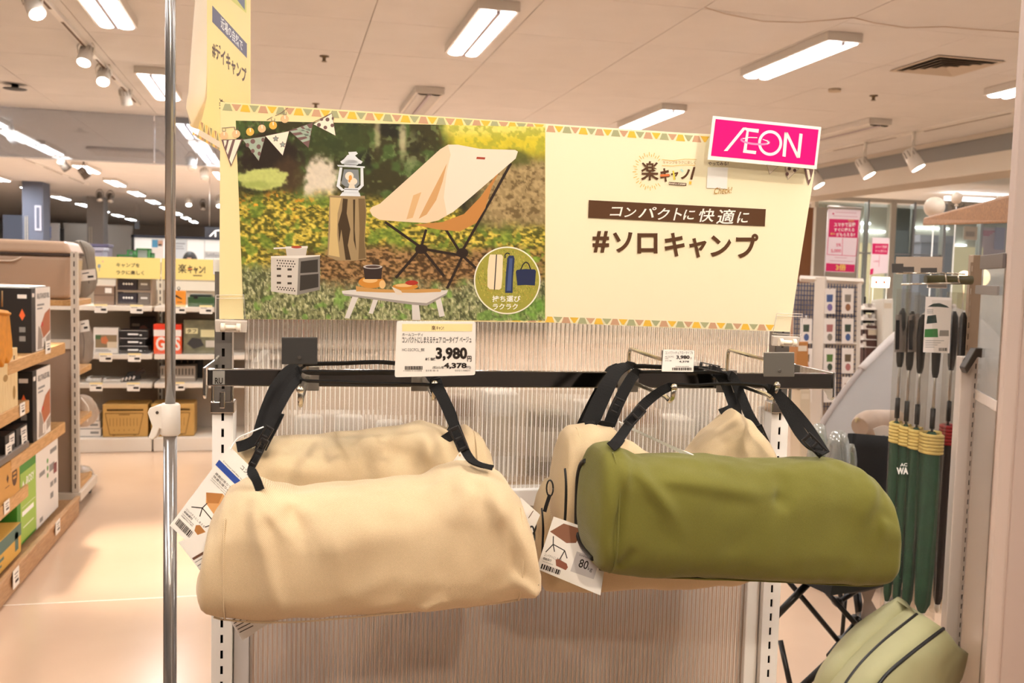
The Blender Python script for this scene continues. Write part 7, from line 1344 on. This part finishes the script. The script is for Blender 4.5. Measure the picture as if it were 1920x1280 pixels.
o = fq('notice_sheet', 'small white notice hung below the canopy board', 'notice', 1808, 424, 1832, 450, YF - .018, PAPER, .01); a = onY(1812, 434, YF - .03); b_ = onY(1828, 444, YF - .03); mb = MB(); mb2 = yface(a.x, b_.x, b_.z, a.z, YF - .019); [mb2.rect(mb, 0, .25 * k, 1, .25 * k + .1) for k in range(4)]; mb.build('lettering', mat('ink_greyblue', '#9aa0a8', .6), o, kind='stuff')
o = fq('cashier_sign', 'pale hanging sign reading Cashier seen from behind', 'sign', 1778, 376, 1838, 400, YF - .02, mat('sign_glass', '#d3cfc6', .4), .012); a, b_ = onY(1783, 380, YF - .03), onY(1834, 395, YF - .03); f = yface(a.x, b_.x, b_.z, a.z, YF - .0205); mb = MB(); f.text(mb, 'Cashier', 1, 0, 0, 1, .01); mb.build('mirrored_lettering', mat('ink_grey3', '#8a8780', .6), o)
for k, (x0, y0, x1, y1) in enumerate(((1612, 416, 1632, 421), (1612, 431, 1660, 436), (1718, 425, 1780, 430), (1775, 368, 1890, 380), (1795, 458, 1812, 461), (1718, 380, 1740, 386))):
    a = onZ(x0, (y0 + y1) / 2, 2.7); fq('corridor_light', 'long light strip on the corridor wall, %s counted from the left poster' % ('first', 'second', 'third', 'fourth', 'fifth', 'sixth')[k], 'light strip', x0, y0, x1, y1, 17.84 if k != 3 else 14.4, TUBEF, .06, mode='hang' if k == 3 else None)
fq('corridor_shop', 'warm lit shop opening beyond the glass', 'shop front', 1612, 455, 1660, 520, 17.7, mat('warm_opening', '#e8cfa0', .6, emit=.35), mode='floor'); fq('lit_shop', 'warm cream shop front beyond the dark column', 'shop front', 1790, 462, 1840, 520, 17.7, mat('warm_opening', '#e8cfa0', .6, emit=.35), mode='floor')
for (x, y, r, lab) in ((1837, 520, .09, 'first warm globe lamp behind the right post'), (1808, 520, .06, 'second warm globe lamp behind the right post')):
    c = P(x, y, 9); MB().lathe([(r * math.sin(k * math.pi / 10), -r * math.cos(k * math.pi / 10)) for k in range(11)], c, 16).build('globe_lamp', mat('globe_glow', '#ffe0b0', .4, emit=4), None, lab, 'lamp'); MB().cyl(c, (c.x, c.y, 0), .006, n=5).build('lamp_post', steel, bpy.data.objects[[o.name for o in bpy.data.objects if o.get('label') == lab][0]])
a = area('corridor_light_source', (9, 15.5, 2.7), 5, 3, 200, (1, .97, .92))
# low counter and goods on the right, beyond the partition
for (x0, y0, x1, y1, d, c, lab) in ((1494, 640, 1516, 728, 5.6, '#b0763c', 'orange brown goods box left of the partition post'), (1500, 730, 1520, 955, 5.6, '#cbb89c', 'cream goods box under the mesh partition'), (1655, 560, 1675, 914, 6.2, '#e3dccf', 'white carton stack beyond the black rack'), (1625, 610, 1670, 910, 6.3, '#5a3a32', 'dark red cloth covered table beyond the rack')):
    t = thing('goods_box', lab, 'box', P((x0 + x1) / 2, y1, d)); MB().prism([P(x0, y0, d), P(x1, y0, d), P(x1, y1, d), P(x0, y1, d)], CF * .2).build('carton', mat('goods_' + c[1:], c, .6), t, bevel=.006); MB().prism([P(x0 + 3, y0 + 8, d - .004), P(x1 - 3, y0 + 8, d - .004), P(x1 - 3, y0 + 18, d - .004), P(x0 + 3, y0 + 18, d - .004)], CF * .003).build('label', mat('goods_label', '#d8c8b0', .6), t)
# ------------------------------------------------------------------ far left of the shop
SL = mat('slate_blue', '#5f6474', .6); SL2 = mat('slate_dark', '#4a4f5e', .6)
def fcol(x0, x1, Y, lab, m=SL):
    a, b_ = onY(x0, 430, Y).x, onY(x1, 430, Y).x; t = thing('square_column', lab, 'column', ((a + b_) / 2, Y + .3, 0)); B((a, Y, 0), (b_, Y + .6, CZ - .002)).build('shaft', m, t); B((a - .02, Y - .02, 0), (b_ + .02, Y + .62, .12)).build('base_band', SL2, t)
    return t, a, b_
t, a, b_ = fcol(42, 81, 21, 'slate blue column with a framed notice at far left'); x0, x1 = onY(66, 430, 21).x, onY(78, 430, 21).x; z0, z1 = onY(70, 432, 21).z, onY(70, 385, 21).z; B((x0, 20.97, z0), (x1, 21, z1)).build('notice_frame', mat('notice_pale', '#b9b9c6', .5), t); B((x0 + .03, 20.965, z0 + .04), (x1 - .03, 20.97, z1 - .04)).build('notice', SL, t)
fcol(163, 194, 25, 'grey column behind the rear shelving', mat('col_grey', '#8d8884', .6))
fq('slate_wall', 'dark slate wall panel at the far left edge', 'wall panel', 5, 402, 46, 470, 21.5, SL2, mode='floor')
for x in (46.5, 50.5): fq('brass_strip', 'thin pale strip on the slate wall, %s of two' % ('left' if x < 48 else 'right'), 'strip', x, 405, x + 1.5, 470, 20.97, mat('strip_pale', '#c9c0ae', .4), .02, mode='floor')
for k, x in enumerate((167, 171)): fq('pale_strip', 'thin pale strip on the grey column, %s of two' % ('left', 'right')[k], 'strip', x, 425, x + 1.5, 480, 24.97, mat('strip_pale', '#c9c0ae', .4), .02, mode='floor')
o = fq('blue_sign', 'blue and white shop sign left of the grey column', 'sign', 82, 424, 95, 446, 26, mat('sign_blue', '#3f63b8', .5), .05, mode='hang'); a = onY(83, 430, 25.98); b_ = onY(94, 438, 25.98); f = yface(a.x, b_.x, b_.z, a.z, 25.995); mb = MB(); [f.rect(mb, .33 * k, 0, .33 * k + .2, 1, .02) for k in range(3)]; mb.build('lettering', INKW, o, kind='stuff')
fq('white_pillar', 'plain white wall beside the blue sign', 'wall panel', 95, 418, 111, 470, 27, mat('pillar_white', '#e4e2e2', .6), mode='floor'); fq('dark_doorway', 'dark doorway beside the plain white wall', 'doorway', 111, 428, 119, 470, 27.2, mat('doorway', '#3a3836', .7), mode='floor')
fq('beige_wall', 'beige wall behind the grey column', 'wall panel', 119, 418, 248, 480, 29, mat('wall_beige', '#b8b0a6', .7), mode='floor'); fq('red_banner', 'small dark red hanging banner near the far column', 'banner', 196, 411, 201, 428, 26, mat('banner_red', '#8a3a44', .6), .03, mode='hang'); fq('hanging_sign', 'small grey hanging sign near the far lights', 'sign', 252, 415, 261, 429, 28, mat('sign_greyish', '#8f939c', .6), .05, mode='hang')
# white lit counter wall with black frame and posters
YW = 24
a, b_ = onY(247, 440, YW), onY(440, 445, YW); wf = thing('shop_wall', 'white lit shop wall with a black frame behind the rear shelving', 'shop wall', ((a.x + b_.x) / 2, YW, 0)); zt = a.z
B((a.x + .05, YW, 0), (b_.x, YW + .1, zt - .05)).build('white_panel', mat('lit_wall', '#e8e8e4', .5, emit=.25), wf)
B((a.x, YW - .08, 0), (a.x + .06, YW, zt)).build('frame_post', BLK, wf); B((a.x, YW - .08, zt - .06), (b_.x, YW, zt)).build('frame_top', mat('frame_navy', '#2c3040', .5), wf)
for x in (318, 350, 383): X = onY(x, 460, YW).x; B((X, YW - .01, .5), (X + .012, YW, zt - .08)).build('panel_joint', mat('joint_grey', '#b9bcbc', .6), wf)
o = fq('poster_blue', 'poster with blue sky and a face left of the steel pole', 'poster', 284, 448, 306, 484, YW - .022, PAPER, .02); a = onY(285, 449, YW - .023); b_ = onY(305, 464, YW - .023); f = yface(a.x, b_.x, b_.z, a.z, YW - .0225); printed(f, [(mat('sky_blue', '#5aa4cf', .6), [('r', 0, 0, .55, 1)]), (mat('skin_tone', '#d8ac90', .6), [('r', .55, .1, 1, .8)]), (INK, [('r', .6, .55, .9, .8)])], o)
o = fq('poster_white', 'white notice poster right of the steel pole', 'poster', 326, 449, 350, 486, YW - .022, mat('poster_ice', '#dfe7ec', .6), .02); a = onY(329, 453, YW - .023); b_ = onY(347, 475, YW - .023); f = yface(a.x, b_.x, b_.z, a.z, YW - .0225); printed(f, [(mat('ink_greyblue', '#9aa0a8', .6), [('r', 0, .1, 1, .2), ('r', 0, .35, .8, .42), ('r', 0, .55, .9, .62)])], o)
sg = fq('wall_lettering', 'white signboard strip above the person', 'sign', 384, 471, 412, 484, YW - .022, mat('strip_white', '#d9dbd8', .6), .02); a = onY(386, 474, YW - .023); b_ = onY(412, 482, YW - .023); f = yface(a.x, b_.x, b_.z, a.z, YW - .0225); mb = MB(); f.text(mb, 'SoftBank', 0, 0, 1.1, 1, .01); mb.build('lettering', mat('ink_greyblue', '#9aa0a8', .6), sg)
o = fq('hanging_black_sign', 'black hanging sign with white logo beside the photograph sign', 'sign', 384, 425, 440, 446, 18, mat('sign_black', '#1f1f24', .5), .06, mode='hang'); mb = MB(); q = lambda x, y: onY(x, y, 17.99)
for p in ([(392, 443), (395, 443), (407, 431), (404, 431)], [(403, 431), (412, 431), (412, 433), (404, 433)], [(403, 433), (405, 433), (405, 444), (403, 444)]): mb.poly([q(*c) for c in p])
mb.build('logo', INKW, o)
# goods on top of the rear shelving line
for (x0, y0, x1, y1, c, lab) in ((150, 456, 202, 490, '#8b8296', 'lilac grey storage box beyond the yellow header board'), (160, 463, 193, 490, '#b3b2c8', 'pale lilac storage box in front of another')):
    Y = 9.6 if c == '#8b8296' else 9.3; a, b_ = onY(x0, y0, Y), onY(x1, y1, Y); t = thing('storage_box', lab, 'box', ((a.x + b_.x) / 2, Y + .2, 1.0)); B((a.x, Y, 1.0), (b_.x, Y + .25, a.z - .03)).build('body', mat('goods_' + c[1:], c, .5), t, bevel=.01); B((a.x - .01, Y - .01, a.z - .03), (b_.x + .01, Y + .26, a.z)).build('lid', mat('lid_' + c[1:], '#6d6680' if c == '#8b8296' else '#c3c2d6', .5), t, bevel=.005)
B((-2.4, 9.2, 0), (-.6, 10.0, .998)).build('low_counter', mat('counter_beige', '#b8aa98', .6), None, 'low beige counter behind the rear shelving carrying boxes', 'counter', bevel=.01)
GB = mat('basket_green', '#4f9a58', .5)
def basket(x0, y0, x1, y1, Y, lab):
    a, b_ = onY(x0, y0, Y), onY(x1, y1, Y); t = thing('green_basket', lab, 'basket', ((a.x + b_.x) / 2, Y, 1.0)); w = .012; mb = MB()
    mb.box((a.x, Y, a.z - w), (b_.x, Y + .2, a.z)); mb.box((a.x, Y, 1.0), (a.x + w, Y + .2, a.z)); mb.box((b_.x - w, Y, 1.0), (b_.x, Y + .2, a.z)); mb.build('rim_frame', GB, t)
    mb = MB(); mb.box((a.x + w, Y + .02, 1.0), (b_.x - w, Y + .18, a.z - w * 1.2)); mb.build('inner', mat('basket_grey', '#b9c4bd', .5), t)
basket(255, 465, 279, 490, 9.3, 'green rimmed basket beyond the yellow header board'); basket(219, 477, 252, 492, 9.25, 'low green basket left of the taller one'); basket(238, 468, 251, 480, 9.7, 'small teal green basket behind the low one'); basket(279, 474, 285, 488, 9.4, 'narrow green basket end beside the steel pole')
# person beyond the shelving: only the crown of the head shows
HX = onY(356, 480, 11.5); top = onY(356, 472, 11.5).z; hx0 = HX.x; hy0 = 11.5
pers = thing('person', 'person with short black hair standing behind the yellow header board', 'person', (hx0, hy0, 0))
SKIN = mat('skin', '#d2a283', .55); CLO = mat('dark_cloth', '#3c4048', .8); HAIR = mat('hair_black', '#1c1714', .6)
hgt = top; k_ = hgt / 1.62
V_ = [(0, 0, .90), (0, 0, 1.08), (0, .0, 1.26), (0, 0, 1.36), (0, -.01, 1.42), (.16, 0, 1.31), (.20, .01, 1.06), (.20, -.07, .84), (.20, -.10, .77), (-.16, 0, 1.31), (-.20, .01, 1.06), (-.20, -.07, .84), (-.20, -.10, .77), (.085, 0, .84), (.09, -.01, .46), (.09, .02, .09), (.09, -.12, .035), (-.085, 0, .84), (-.09, -.01, .46), (-.09, .02, .09), (-.09, -.12, .035)]
E_ = [(0, 1), (1, 2), (2, 3), (3, 4), (3, 5), (5, 6), (6, 7), (7, 8), (3, 9), (9, 10), (10, 11), (11, 12), (0, 13), (13, 14), (14, 15), (15, 16), (0, 17), (17, 18), (18, 19), (19, 20)]
R_ = [.14, .12, .14, .07, .055, .065, .048, .036, .03, .065, .048, .036, .03, .09, .06, .042, .035, .09, .06, .042, .035]
me = bpy.data.meshes.new('body'); me.from_pydata([(x * k_, y * k_, z * k_) for x, y, z in V_], E_, []); bo = bpy.data.objects.new('body', me); COL.objects.link(bo); bo.parent = pers; ORG[bo.name] = Vector((hx0, hy0, 0))
md = bo.modifiers.new('skin', 'SKIN'); sv = me.skin_vertices[0].data
for i, r in enumerate(R_): sv[i].radius = (r * k_, r * k_ * .8)
sv[0].use_root = True; bo.modifiers.new('sub', 'SUBSURF').render_levels = 2; me.materials.append(CLO)
hc = Vector((hx0, hy0, top - .115)); sph = lambda c, rx, ry, rz, n=20, m=14, v0=0.0, v1=1.0: (lambda mb: (mb.grid(lambda u, v: Vector((c.x + rx * math.cos(u * 6.2832) * math.sin((v0 + (v1 - v0) * v) * math.pi + 1e-3), c.y + ry * math.sin(u * 6.2832) * math.sin((v0 + (v1 - v0) * v) * math.pi + 1e-3), c.z + rz * math.cos((v0 + (v1 - v0) * v) * math.pi))), n, m, True, True), mb)[1])(MB())
hd = sph(hc, .075, .09, .112); hd.build('head', SKIN, pers)
sph(hc + Vector((0, .012, .012)), .083, .098, .112, v0=0, v1=.55).build('hair', HAIR, pers)
mb = MB(); mb.tube([hc + Vector((0, -.088, .012)), hc + Vector((0, -.108, -.018)), hc + Vector((0, -.09, -.026))], [.008, .014, .01], 8); mb.build('nose', SKIN, pers)
for s in (-1, 1): sph(hc + Vector((s * .03, -.082, .01)), .011, .006, .006, 10, 8).build('eye', INK, pers); sph(hc + Vector((s * .077, .005, -.005)), .01, .02, .03, 10, 8).build('ear', SKIN, pers)
mb = MB(); mb.tube([hc + Vector((-.025, -.084, -.055)), hc + Vector((0, -.09, -.058)), hc + Vector((.025, -.084, -.055))], .005, 6); mb.build('mouth', mat('lips', '#a8604f', .5), pers)
for s in (-1, 1):
    hw = Vector((hx0 + s * .20 * k_, hy0 - .10 * k_, .77 * k_))
    for j, (dx, L_) in enumerate(((-.024, .065), (-.008, .075), (.008, .07), (.024, .055))): MB().tube([hw + Vector((dx * .6, -.005, -.02)), hw + Vector((dx, -.02, -.06)), hw + Vector((dx, -.03, -.06 - L_ * .5)), hw + Vector((dx, -.022, -.06 - L_))], [.009, .009, .008, .007], 8).build('finger', SKIN, pers)
    MB().tube([hw + Vector((-s * .025, -.01, -.02)), hw + Vector((-s * .045, -.03, -.05)), hw + Vector((-s * .04, -.04, -.075))], [.01, .009, .008], 8).build('thumb', SKIN, pers)
# floor seam across the aisle
B((-3, 4.02, .0002), (1.5, 4.028, .0008)).build('floor_seam', mat('seam_pale', '#f0e2d0', .5), None, 'thin pale joint across the aisle floor', 'floor joint')
